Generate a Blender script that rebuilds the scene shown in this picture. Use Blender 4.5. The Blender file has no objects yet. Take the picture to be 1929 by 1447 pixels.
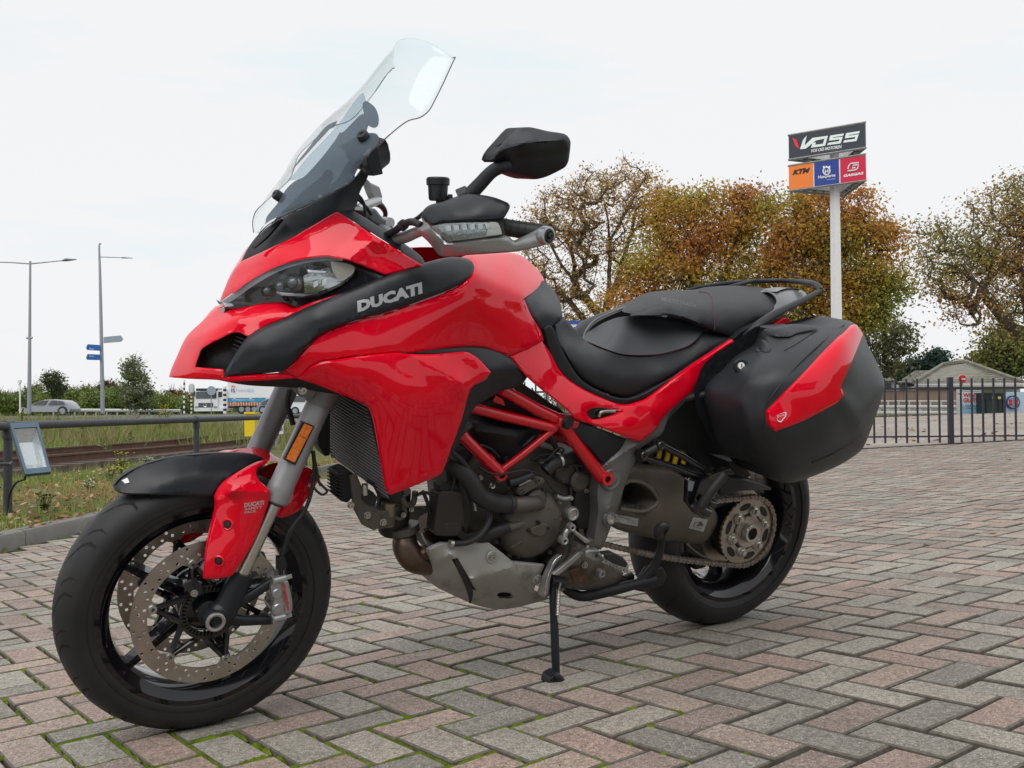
import bpy, bmesh, math, random
import numpy as np
from math import sin, cos, pi, radians
from mathutils import Vector, Matrix
from mathutils.geometry import delaunay_2d_cdt

SC = bpy.context.scene
COL = SC.collection
random.seed(11)
RNG = np.random.default_rng(11)

# ------------------------------------------------------------------ camera
FPX, CAMH = 1850.24, 0.63722            # focal length in photo pixels, lens height above the paving
IW, IH = 1929.0, 1447.0

def cam_rot(pitch, roll):
 c, s = cos(pitch), sin(pitch)
 rx = np.array([[1, 0, 0], [0, c, -s], [0, s, c]])
 c, s = cos(roll), sin(roll)
 a = np.array([[c, s, 0], [0, 0, -1], [-s, c, 0]])
 return rx @ a                         # columns: right, up, back

RC_W = cam_rot(radians(1.25), radians(0.5))     # against the vertical
RC_P = cam_rot(0.03807, 0.05498)                # against the gently sloping forecourt
CAMP = np.array([0, 0, CAMH])
cam_data = bpy.data.cameras.new('camera')
cam = bpy.data.objects.new('camera', cam_data)
COL.objects.link(cam)
cam_data.sensor_width = 36.0
cam_data.lens = FPX / IW * 36.0
cam_data.clip_start = 0.05
cam_data.clip_end = 3000
cam.matrix_world = Matrix.Translation(CAMP) @ Matrix(RC_W.tolist()).to_4x4()
SC.camera = cam
SC.render.resolution_x = 1024
SC.render.resolution_y = 768

# ------------------------------------------------------------------ light
SUN_EL, SUN_AZ = radians(52), radians(200)      # high, soft, from behind the camera's left shoulder
w = bpy.data.worlds.new('World')
SC.world = w
w.use_nodes = True
nt = w.node_tree
nt.nodes.clear()
out = nt.nodes.new('ShaderNodeOutputWorld')
sky = nt.nodes.new('ShaderNodeTexSky')
sky.sky_type = 'NISHITA'
sky.sun_disc = False
sky.sun_elevation = SUN_EL
sky.sun_rotation = SUN_AZ
sky.air_density = 1.0
sky.dust_density = 3.0
bg1 = nt.nodes.new('ShaderNodeBackground')
bg1.inputs['Strength'].default_value = 0.05
nt.links.new(sky.outputs[0], bg1.inputs['Color'])
# a closed layer of bright cloud lies over that sky, thin places let a little pale cyan through
tc = nt.nodes.new('ShaderNodeTexCoord')
mp = nt.nodes.new('ShaderNodeMapping')
mp.inputs['Scale'].default_value = (1.0, 1.0, 5.0)
nz = nt.nodes.new('ShaderNodeTexNoise')
nz.inputs['Scale'].default_value = 2.2
nz.inputs['Detail'].default_value = 7
nz.inputs['Roughness'].default_value = 0.55
cr = nt.nodes.new('ShaderNodeValToRGB')
cr.color_ramp.elements[0].position = 0.30
cr.color_ramp.elements[0].color = (0.78, 0.87, 0.90, 1)
cr.color_ramp.elements[1].position = 0.47
cr.color_ramp.elements[1].color = (0.885, 0.885, 0.90, 1)
bg2 = nt.nodes.new('ShaderNodeBackground')
bg2.inputs['Strength'].default_value = 0.86
mixw = nt.nodes.new('ShaderNodeMixShader')
mixw.inputs[0].default_value = 0.93
nt.links.new(tc.outputs['Generated'], mp.inputs[0])
nt.links.new(mp.outputs[0], nz.inputs['Vector'])
nt.links.new(nz.outputs['Fac'], cr.inputs[0])
nt.links.new(cr.outputs[0], bg2.inputs['Color'])
nt.links.new(bg1.outputs[0], mixw.inputs[1])
nt.links.new(bg2.outputs[0], mixw.inputs[2])
nt.links.new(mixw.outputs[0], out.inputs[0])
sun_data = bpy.data.lights.new('sun', 'SUN')
sun_data.energy = 1.5
sun_data.angle = radians(55)
sun_data.color = (1.0, 0.97, 0.93)
sun = bpy.data.objects.new('sun', sun_data)
COL.objects.link(sun)
# the sun stands at azimuth SUN_AZ (from +Y, towards +X) and elevation SUN_EL
sd = Vector((sin(SUN_AZ) * cos(SUN_EL), cos(SUN_AZ) * cos(SUN_EL), sin(SUN_EL)))
sun.rotation_euler = sd.to_track_quat('Z', 'Y').to_euler()
SC.view_settings.view_transform = 'Standard'
SC.view_settings.look = 'None'
SC.view_settings.gamma = 1
SC.view_settings.exposure = 0.34
SC.view_settings.use_curve_mapping = False
try:
 SC.cycles.max_bounces = 12
 SC.cycles.transparent_max_bounces = 16
except Exception:
 pass

# ------------------------------------------------------------------ frames
R_PW = RC_W @ RC_P.T                       # forecourt frame -> world
T_PW = CAMP - R_PW @ CAMP
def pave_pt(q):
 return R_PW @ np.array(q, float) + T_PW
M_PAVE = Matrix.Translation(T_PW.tolist()) @ Matrix(R_PW.tolist()).to_4x4()

def rz(a):
 c, s = cos(a), sin(a)
 return np.array([[c, -s, 0], [s, c, 0], [0, 0, 1]])
def rx(a):
 c, s = cos(a), sin(a)
 return np.array([[1, 0, 0], [0, c, -s], [0, s, c]])
# bike frame: x forward, y to its left, z up, origin under the rear axle
R_B = rz(pi + 0.54143) @ rx(-0.25918)
T_B = np.array([0.5616, 3.02564, 0.0])
M_BIKE = M_PAVE @ Matrix.Translation(T_B.tolist()) @ Matrix(R_B.tolist()).to_4x4()
R_BW = R_PW @ R_B
T_BW = R_PW @ T_B + T_PW
CAM_B = R_BW.T @ (CAMP - T_BW)

def ray_w(px, py):
 px = np.asarray(px, float); py = np.asarray(py, float)
 d = np.stack([(px - IW / 2) / FPX, -(py - IH / 2) / FPX, -np.ones_like(px)], -1)
 return d @ RC_W.T
def E(px, py, D):
 """world point seen at photo pixel (px,py), D metres deep"""
 return CAMP + ray_w(px, py) * D
def B(px, py, lat):
 """bike-frame point seen at (px,py) lying `lat` metres left of the bike's centre plane"""
 d = ray_w(px, py) @ R_BW
 t = (np.asarray(lat, float) - CAM_B[1]) / d[..., 1]
 return CAM_B + d * t[..., None]
def Bv(px, py, lat):
 return B(np.array(px, float), np.array(py, float), lat)
def projB(q):
 v = RC_W.T @ (R_BW @ np.array(q, float) + T_BW - CAMP)
 return IW / 2 + FPX * v[0] / -v[2], IH / 2 - FPX * v[1] / -v[2]

# ------------------------------------------------------------------ materials
MATS = {}
def mat(name, rgb, rough=0.5, metal=0.0, coat=0.0, coat_rough=0.03, var=0.0, vscale=8.0, bump=0.0, bscale=60.0,
  spec=0.5, rvar=0.0, trans=0.0, ior=1.45, alpha=1.0, emit=0.0, coord='Object', aniso=0.0, dirt=None, dscale=5.0, dthr=0.6):
 if name in MATS:
  return MATS[name]
 m = bpy.data.materials.new(name)
 m.use_nodes = True
 t = m.node_tree
 b = t.nodes['Principled BSDF']
 b.inputs['Base Color'].default_value = (*rgb, 1)
 b.inputs['Roughness'].default_value = rough
 b.inputs['Metallic'].default_value = metal
 b.inputs['Coat Weight'].default_value = coat
 b.inputs['Coat Roughness'].default_value = coat_rough
 b.inputs['Specular IOR Level'].default_value = spec
 b.inputs['Transmission Weight'].default_value = trans
 b.inputs['IOR'].default_value = ior
 b.inputs['Alpha'].default_value = alpha
 if aniso:
  b.inputs['Anisotropic'].default_value = aniso
 co = t.nodes.new('ShaderNodeTexCoord')
 src = co.outputs[coord]
 def noise(scale, detail=5, rg=0.6):
  n = t.nodes.new('ShaderNodeTexNoise')
  n.inputs['Scale'].default_value = scale
  n.inputs['Detail'].default_value = detail
  n.inputs['Roughness'].default_value = rg
  t.links.new(src, n.inputs['Vector'])
  return n
 colour = None
 if var:
  n = noise(vscale)
  r = t.nodes.new('ShaderNodeValToRGB')
  r.color_ramp.elements[0].position = 0.32
  r.color_ramp.elements[1].position = 0.68
  r.color_ramp.elements[0].color = (*[max(0, c * (1 - var)) for c in rgb], 1)
  r.color_ramp.elements[1].color = (*[min(1, c * (1 + var)) for c in rgb], 1)
  t.links.new(n.outputs['Fac'], r.inputs[0])
  colour = r.outputs[0]
 if dirt:
  n = noise(dscale, 8, 0.65)
  r = t.nodes.new('ShaderNodeMapRange')
  r.inputs['From Min'].default_value = dthr - 0.08
  r.inputs['From Max'].default_value = dthr + 0.08
  t.links.new(n.outputs['Fac'], r.inputs[0])
  mx = t.nodes.new('ShaderNodeMixRGB')
  mx.inputs[1].default_value = (*rgb, 1)
  mx.inputs[2].default_value = (*dirt, 1)
  if colour is not None:
   t.links.new(colour, mx.inputs[1])
  t.links.new(r.outputs[0], mx.inputs[0])
  colour = mx.outputs[0]
 if colour is not None:
  t.links.new(colour, b.inputs['Base Color'])
 if rvar:
  n = noise(vscale * 1.7)
  r = t.nodes.new('ShaderNodeMapRange')
  r.inputs['To Min'].default_value = max(0.01, rough - rvar)
  r.inputs['To Max'].default_value = min(1, rough + rvar)
  t.links.new(n.outputs['Fac'], r.inputs[0])
  t.links.new(r.outputs[0], b.inputs['Roughness'])
 if bump:
  n = noise(bscale, 4)
  bp = t.nodes.new('ShaderNodeBump')
  bp.inputs['Strength'].default_value = bump
  bp.inputs['Distance'].default_value = 0.002
  t.links.new(n.outputs['Fac'], bp.inputs['Height'])
  t.links.new(bp.outputs[0], b.inputs['Normal'])
 if emit:
  b.inputs['Emission Color'].default_value = (*rgb, 1)
  b.inputs['Emission Strength'].default_value = emit
 MATS[name] = m
 return m

RED = mat('gloss_red_paint', (0.72, 0.0010, 0.018), 0.4, coat=0.9, coat_rough=0.06, var=0.02, vscale=3, spec=0.0)
BLK = mat('satin_black_plastic', (0.011, 0.013, 0.0175), 0.40, var=0.12, vscale=12, bump=0.06, bscale=900, rvar=0.06)
BLKM = mat('grained_black_plastic', (0.010, 0.011, 0.014), 0.55, var=0.15, vscale=14, bump=0.15, bscale=700, rvar=0.05)
GLOSSB = mat('gloss_black', (0.008, 0.008, 0.010), 0.12, coat=0.6, var=0.1, rvar=0.04)
RUB = mat('tyre_rubber', (0.021, 0.0215, 0.023), 0.52, spec=.4, var=0.25, vscale=9, bump=0.12, bscale=350, dirt=(0.024, 0.023, 0.022), dscale=7, dthr=0.58)
SIDEW = mat('sidewall_rubber', (0.016, 0.016, 0.017), 0.55, var=0.2, vscale=14, bump=0.08, bscale=400)
RIM = mat('gloss_black_rim', (0.004, 0.004, 0.007), 0.3, coat=1.0, coat_rough=0.04, spec=0.1)
ALU = mat('cast_aluminium', (0.42, 0.42, 0.41), 0.42, metal=0.9, var=0.12, vscale=30, bump=0.12, bscale=300)
SILV = mat('silver_paint', (0.40, 0.41, 0.42), 0.34, metal=0.75, coat=0.3, coat_rough=0.2, var=0.05, vscale=20)
STEEL = mat('brushed_steel', (0.58, 0.56, 0.53), 0.33, metal=1.0, var=0.1, vscale=40, rvar=0.08)
DISCM = mat('brake_disc_steel', (0.44, 0.40, 0.36), 0.36, metal=1.0, var=0.12, vscale=25, rvar=0.08)
CHROME = mat('bright_metal', (0.75, 0.75, 0.76), 0.14, metal=1.0)
FORKG = mat('fork_grey', (0.29, 0.293, 0.305), 0.42, metal=0.35, var=0.06, vscale=20, bump=0.04, bscale=800)
CASTG = mat('grey_cast_frame', (0.165, 0.162, 0.16), 0.48, metal=0.4, var=0.1, vscale=18, bump=0.1, bscale=500)
SWING = mat('swingarm_brown_grey', (0.150, 0.128, 0.108), 0.5, metal=0.35, var=0.18, vscale=8, bump=0.12, bscale=500)
ENGG = mat('engine_casing', (0.105, 0.094, 0.082), 0.5, metal=0.4, var=0.25, vscale=14, bump=0.15, bscale=300, dirt=(0.10, 0.085, 0.065), dscale=14, dthr=0.6)
ENGD = mat('engine_dark', (0.026, 0.025, 0.025), 0.55, metal=0.2, var=0.3, vscale=20, bump=0.2, bscale=200)
SKID = mat('skid_plate_grey', (0.33, 0.325, 0.305), 0.48, metal=0.2, var=0.08, vscale=10, bump=0.1, bscale=600, dirt=(0.15, 0.135, 0.115), dscale=9, dthr=0.6)
RUBH = mat('rubber_hose', (0.020, 0.020, 0.021), 0.5, var=0.2, bump=0.1, bscale=200)
FRAMER = mat('red_frame_paint', (0.58, 0.002, 0.010), 0.25, coat=0.7, coat_rough=0.05, var=0.05)
EXH = mat('heat_tinted_exhaust', (0.12, 0.085, 0.065), 0.42, metal=0.85, var=0.35, vscale=9, bump=0.1)
SEATM = mat('seat_vinyl', (0.013, 0.014, 0.017), 0.50, var=0.08, vscale=18, bump=0.35, bscale=1400, rvar=0.04)
SEATT = mat('seat_top_vinyl', (0.050, 0.055, 0.062), 0.50, var=0.06, vscale=20, bump=0.35, bscale=1600, rvar=0.04)
STITCH = mat('red_stitch', (0.10, 0.02, 0.02), 0.7)
PANN = mat('pannier_plastic', (0.021, 0.0235, 0.028), 0.46, var=0.08, vscale=16, bump=0.12, bscale=1200, rvar=0.05)
YEL = mat('yellow_spring', (0.90, 0.60, 0.01), 0.3, coat=0.5, var=0.08)
ORANGE = mat('orange_reflector', (0.85, 0.20, 0.01), 0.25, coat=0.8, bump=0.8, bscale=500, var=0.2, vscale=150)
WHITE = mat('white_lettering', (0.75, 0.75, 0.75), 0.4)
GREYL = mat('grey_lettering', (0.42, 0.43, 0.45), 0.4, metal=0.3)
STICK = mat('pale_sticker', (0.42, 0.42, 0.41), 0.5, var=0.1, vscale=40)
REDL = mat('red_lettering', (0.60, 0.02, 0.03), 0.4)
BLKL = mat('black_lettering', (0.015, 0.015, 0.015), 0.5)
CHAINM = mat('chain_metal', (0.30, 0.26, 0.235), 0.42, metal=0.9, var=0.3, vscale=60)
SPROC = mat('sprocket_metal', (0.42, 0.385, 0.34), 0.38, metal=0.9, var=0.2, vscale=20)

def glass(name, tint, alpha, rough=0.02, spec=0.5):
 """clear polycarbonate: tinted see-through plus its own Fresnel reflection"""
 if name in MATS:
  return MATS[name]
 m = bpy.data.materials.new(name)
 m.use_nodes = True
 t = m.node_tree
 t.nodes.clear()
 o = t.nodes.new('ShaderNodeOutputMaterial')
 tr = t.nodes.new('ShaderNodeBsdfTransparent')
 gl = t.nodes.new('ShaderNodeBsdfGlossy')
 gl.inputs['Roughness'].default_value = rough
 df = t.nodes.new('ShaderNodeBsdfDiffuse')
 df.inputs['Color'].default_value = (*[c * 0.5 for c in tint], 1)
 tr.inputs['Color'].default_value = (*tint, 1)
 lw0 = t.nodes.new('ShaderNodeLayerWeight')
 lw0.inputs['Blend'].default_value = 0.5
 pw = t.nodes.new('ShaderNodeMath'); pw.operation = 'POWER'; pw.inputs[1].default_value = 4.0
 t.links.new(lw0.outputs['Facing'], pw.inputs[0])
 lw = t.nodes.new('ShaderNodeMath'); lw.operation = 'MULTIPLY_ADD'; lw.inputs[1].default_value = 0.40; lw.inputs[2].default_value = 0.022
 t.links.new(pw.outputs[0], lw.inputs[0])
 m1 = t.nodes.new('ShaderNodeMixShader')
 m1.inputs[0].default_value = alpha
 m2 = t.nodes.new('ShaderNodeMixShader')
 t.links.new(tr.outputs[0], m1.inputs[1])
 t.links.new(df.outputs[0], m1.inputs[2])
 t.links.new(lw.outputs[0], m2.inputs[0])
 t.links.new(m1.outputs[0], m2.inputs[1])
 t.links.new(gl.outputs[0], m2.inputs[2])
 t.links.new(m2.outputs[0], o.inputs[0])
 MATS[name] = m
 return m
CLEAR = glass('clear_screen', (0.975, 0.992, 0.992), 0.004)
LENS = glass('clear_lens', (0.90, 0.92, 0.93), 0.03)
WINDG = glass('vehicle_glass', (0.25, 0.29, 0.30), 0.55, 0.05)

# ------------------------------------------------------------------ objects
def setp(o, label=None, cat=None, group=None, kind=None):
 if label: o['label'] = label
 if cat: o['category'] = cat
 if group: o['group'] = group
 if kind: o['kind'] = kind
 return o
def link(o, parent=None):
 COL.objects.link(o)
 if parent is not None:
  o.parent = parent
 return o
def empty(name, loc=(0, 0, 0), rotz=0.0, label=None, cat=None, group=None, parent=None, kind=None):
 o = bpy.data.objects.new(name, None)
 o.empty_display_size = 0.1
 link(o, parent)
 o.location = tuple(float(v) for v in loc)
 o.rotation_euler = (0, 0, rotz)
 return setp(o, label, cat, group, kind)
def meshobj(name, verts, faces, m, parent=None, smooth=None, label=None, cat=None, group=None, kind=None, mats=None, fmat=None):
 me = bpy.data.meshes.new(name)
 me.from_pydata([tuple(map(float, v)) for v in verts], [], [tuple(map(int, f)) for f in faces])
 me.validate(clean_customdata=False)
 for mm in (mats or [m]):
  me.materials.append(mm)
 if fmat is not None and len(fmat) == len(me.polygons):
  me.polygons.foreach_set('material_index', fmat)
 if smooth is not None:
  me.polygons.foreach_set('use_smooth', [True] * len(me.polygons))
  if smooth < 179:
   me.set_sharp_from_angle(angle=radians(smooth))
 me.update()
 o = bpy.data.objects.new(name, me)
 link(o, parent)
 return setp(o, label, cat, group, kind)

class MB:
 """collects simple shapes into one mesh"""
 def __init__(s):
  s.v = []; s.f = []; s.fm = []; s.cur = 0
 def add(s, v, f, mi=None):
  n = len(s.v)
  s.v.extend([tuple(map(float, q)) for q in v])
  s.f.extend([tuple(int(i) + n for i in q) for q in f])
  s.fm.extend([s.cur if mi is None else mi] * len(f))
  return s
 def box(s, c, d, R=None):
  c = np.array(c, float); d = np.array(d, float) / 2
  P = np.array([[x, y, z] for x in (-1, 1) for y in (-1, 1) for z in (-1, 1)]) * d
  if R is not None: P = P @ np.array(R).T
  return s.add(P + c, [(0, 1, 3, 2), (4, 6, 7, 5), (0, 4, 5, 1), (2, 3, 7, 6), (0, 2, 6, 4), (1, 5, 7, 3)])
 def quad(s, a, b, c, d):
  return s.add([a, b, c, d], [(0, 1, 2, 3)])
 def tube(s, pts, r, n=10, caps=True, flat=1.0, up=None):
  v, f = tube_geo(pts, r, n, caps, flat, up)
  return s.add(v, f)
 def cyl(s, a, b, r, n=16, r2=None, caps=True):
  return s.tube([a, b], [r, r if r2 is None else r2], n, caps)
 def build(s, name, m, parent=None, smooth=None, **k):
  mats = m if isinstance(m, (list, tuple)) else [m]
  return meshobj(name, s.v, s.f, mats[0], parent, smooth, mats=mats, fmat=s.fm, **k)

def catmull(pts, n=6, closed=False):
 P = np.array(pts, float)
 if len(P) < 3:
  return P
 out = []
 N = len(P)
 rng = range(N) if closed else range(N - 1)
 for i in rng:
  p1, p2 = P[i], P[(i + 1) % N]
  p0 = P[(i - 1) % N] if (closed or i > 0) else 2 * p1 - p2
  p3 = P[(i + 2) % N] if (closed or i + 2 < N) else 2 * p2 - p1
  for k in range(n):
   t = k / n
   out.append(0.5 * (2 * p1 + (p2 - p0) * t + (2 * p0 - 5 * p1 + 4 * p2 - p3) * t * t + (3 * p1 - p0 - 3 * p2 + p3) * t ** 3))
 if not closed:
  out.append(P[-1])
 return np.array(out)

def tube_geo(pts, r, n=10, caps=True, flat=1.0, up=None):
 P = [np.array(p, float) for p in pts]
 K = len(P)
 rr = [r] * K if not hasattr(r, '__len__') else list(r)
 if len(rr) != K:
  rr = list(np.interp(np.linspace(0, 1, K), np.linspace(0, 1, len(rr)), rr))
 T = []
 for i in range(K):
  a = P[max(0, i - 1)]; b = P[min(K - 1, i + 1)]
  d = b - a
  T.append(d / (np.linalg.norm(d) + 1e-12))
 u = np.array(up, float) if up is not None else np.array([0, 0, 1.0])
 if abs(np.dot(u, T[0])) > 0.95: u = np.array([1.0, 0, 0])
 u = u - T[0] * np.dot(u, T[0]); u /= np.linalg.norm(u)
 V = []; F = []
 for i in range(K):
  u = u - T[i] * np.dot(u, T[i]); u /= (np.linalg.norm(u) + 1e-12)
  w_ = np.cross(T[i], u)
  for k in range(n):
   a = 2 * pi * k / n
   V.append(P[i] + rr[i] * (cos(a) * u + sin(a) * w_ * flat))
 for i in range(K - 1):
  for k in range(n):
   a = i * n + k; b = i * n + (k + 1) % n
   F.append((a, b, b + n, a + n))
 if caps:
  F.append(tuple(range(n))[::-1])
  F.append(tuple(range((K - 1) * n, K * n)))
 return V, F

def beveled(o, w=0.002, seg=2, ang=35):
 m = o.modifiers.new('bevel', 'BEVEL')
 m.width = w; m.segments = seg; m.limit_method = 'ANGLE'; m.angle_limit = radians(ang)
 m.harden_normals = False
 return o

def text_geo(s, extrude=0.0, bold=0.0, res=2):
 cu = bpy.data.curves.new('txt', 'FONT')
 cu.body = s
 cu.size = 1.0
 cu.offset = bold
 cu.resolution_u = res
 cu.extrude = extrude
 ob = bpy.data.objects.new('txt', cu)
 COL.objects.link(ob)
 dg = bpy.context.evaluated_depsgraph_get()
 me = bpy.data.meshes.new_from_object(ob.evaluated_get(dg))
 v = np.array([tuple(q.co) for q in me.vertices])
 f = [tuple(p.vertices) for p in me.polygons]
 bpy.data.meshes.remove(me)
 bpy.data.objects.remove(ob)
 bpy.data.curves.remove(cu)
 if len(v) == 0:
  return np.zeros((0, 3)), []
 v[:, 0] -= v[:, 0].min(); v[:, 1] -= v[:, 1].min()
 wd = v[:, 0].max(); ht = v[:, 1].max()
 v[:, 0] /= wd; v[:, 1] /= ht
 return v, f

# =================================================================== GROUND
def plane_hit(px, py, h=0.0):
 """forecourt-frame point seen at (px,py) on the plane `h` above the paving"""
 d = ray_w(px, py) @ R_PW
 t = (h - CAMH) / d[..., 2]
 return CAMP + d * t[..., None]
def zplane(x, y):
 # world height of the paving plane under world (x,y)
 n = R_PW[:, 2]
 return T_PW[2] - (n[0] * (x - T_PW[0]) + n[1] * (y - T_PW[1])) / n[2]

K0 = plane_hit(np.array(0.), np.array(1040.))      # kerb foot
K1 = plane_hit(np.array(600.), np.array(893.))
KD = (K1 - K0) / np.linalg.norm(K1 - K0)
KN = np.array([-KD[1], KD[0], 0.0])                # away from the forecourt
K0w, K1w = pave_pt(K0), pave_pt(K1)
kd = (K1w - K0w)[:2]; kd /= np.linalg.norm(kd)
kn = np.array([-kd[1], kd[0]])
FENCE_D = 13.4
def sstep(t):
 t = np.clip(t, 0, 1)
 return t * t * (3 - 2 * t)
def kerbdist(x, y):
 return (x - K0w[0]) * kn[0] + (y - K0w[1]) * kn[1]
def hgt(x, y):
 x = np.asarray(x, float); y = np.asarray(y, float)
 dk = kerbdist(x, y)
 # foot point on the kerb
 fx = x - kn[0] * dk; fy = y - kn[1] * dk
 zk = np.clip(zplane(fx, fy), -0.5, 0.05) + 0.085
 verge = zk + (-0.02 - zk) * sstep((dk - 1.0) / 16.0)
 zf = zplane(x, np.minimum(y, FENCE_D)) - 0.01
 far = zf + (-0.30 - zf) * sstep((y - FENCE_D - 1) / 45.0)
 inside = zplane(x, y) - 0.12
 right = np.where(y < FENCE_D - 0.05, inside, far)
 side = sstep((x - 0.5) / 3.0)
 z = np.where(dk > 0.02, verge + (right - verge) * side * sstep((y - 9) / 4.0), right)
 return z

def noise_ground(name, c1, c2, c3, scale, rough=0.95):
 m = bpy.data.materials.new(name); m.use_nodes = True
 t = m.node_tree; b = t.nodes['Principled BSDF']
 b.inputs['Roughness'].default_value = rough
 b.inputs['Specular IOR Level'].default_value = 0.2
 co = t.nodes.new('ShaderNodeTexCoord')
 n = t.nodes.new('ShaderNodeTexNoise'); n.inputs['Scale'].default_value = scale; n.inputs['Detail'].default_value = 9
 n.inputs['Roughness'].default_value = 0.7
 t.links.new(co.outputs['Object'], n.inputs['Vector'])
 r = t.nodes.new('ShaderNodeValToRGB')
 r.color_ramp.elements[0].position = 0.35; r.color_ramp.elements[0].color = (*c1, 1)
 r.color_ramp.elements[1].position = 0.65; r.color_ramp.elements[1].color = (*c3, 1)
 e = r.color_ramp.elements.new(0.5); e.color = (*c2, 1)
 t.links.new(n.outputs['Fac'], r.inputs[0]); t.links.new(r.outputs[0], b.inputs['Base Color'])
 n2 = t.nodes.new('ShaderNodeTexNoise'); n2.inputs['Scale'].default_value = scale * 12; n2.inputs['Detail'].default_value = 4
 t.links.new(co.outputs['Object'], n2.inputs['Vector'])
 bp = t.nodes.new('ShaderNodeBump'); bp.inputs['Strength'].default_value = 0.5; bp.inputs['Distance'].default_value = 0.02
 t.links.new(n2.outputs['Fac'], bp.inputs['Height']); t.links.new(bp.outputs[0], b.inputs['Normal'])
 return m
GROUNDM = noise_ground('rough_grass_ground', (0.10, 0.075, 0.04), (0.085, 0.10, 0.030), (0.13, 0.145, 0.045), 0.9)
SANDM = noise_ground('sandy_yard', (0.24, 0.22, 0.19), (0.30, 0.27, 0.235), (0.36, 0.33, 0.285), 0.5)
ROADM = noise_ground('weathered_asphalt', (0.12, 0.12, 0.12), (0.15, 0.15, 0.145), (0.18, 0.18, 0.175), 0.8)
LAWNM = noise_ground('lawn_strip', (0.10, 0.12, 0.035), (0.12, 0.15, 0.045), (0.15, 0.13, 0.05), 0.6)

def polar_sheet(name, m, a0, a1, na, rads, dz, test=None, kind='structure'):
 A = np.linspace(a0, a1, na); V = []; F = []
 for r in rads:
  for a in A:
   x, y = r * sin(a), r * cos(a)
   V.append((x, y, float(hgt(x, y)) + dz))
 for i in range(len(rads) - 1):
  for k in range(na - 1):
   q = i * na + k
   F.append((q, q + 1, q + na + 1, q + na))
 return meshobj(name, V, F, m, smooth=179, kind=kind)
rads = list(0.2 * 1.045 ** np.arange(0, 190))
rads = [r for r in rads if r < 900] + [900]
polar_sheet('ground', GROUNDM, radians(-75), radians(75), 240, rads, 0.0)

def strip(name, m, xs, ys, dz, nx=40):
 """sheet over a quad given in world x,y (4 corners: near-left, near-right, far-right, far-left)"""
 V = []; F = []; ny = 24
 P = [np.array(q, float) for q in zip(xs, ys)]
 for j in range(ny + 1):
  for i in range(nx + 1):
   s, t_ = i / nx, j / ny
   q = (P[0] * (1 - s) + P[1] * s) * (1 - t_) + (P[3] * (1 - s) + P[2] * s) * t_
   V.append((q[0], q[1], float(hgt(q[0], q[1])) + dz))
 for j in range(ny):
  for i in range(nx):
   a = j * (nx + 1) + i
   F.append((a, a + 1, a + nx + 2, a + nx + 1))
 return meshobj(name, V, F, m, smooth=179, kind='structure')
strip('road', ROADM, (-60, 4, 6, -110), (44, 44, 95, 95), 0.03)
strip('yard', SANDM, (3.2, 30, 60, 8), (13.40, 13.40, 48, 48), 0.02)
strip('lawn', LAWNM, (9, 62, 80, 10), (48.05, 48.05, 62, 62), 0.03)

# ------------------------------------------------------------------ paving bricks
LGX, LGY, LTH, LM = -0.34876, 2.12466, 0.66027, 0.10554
def lat_pt(u, v):
 return np.array([LGX + LM * (u * cos(LTH) + v * sin(LTH)), LGY + LM * (u * sin(LTH) - v * cos(LTH))])

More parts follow.
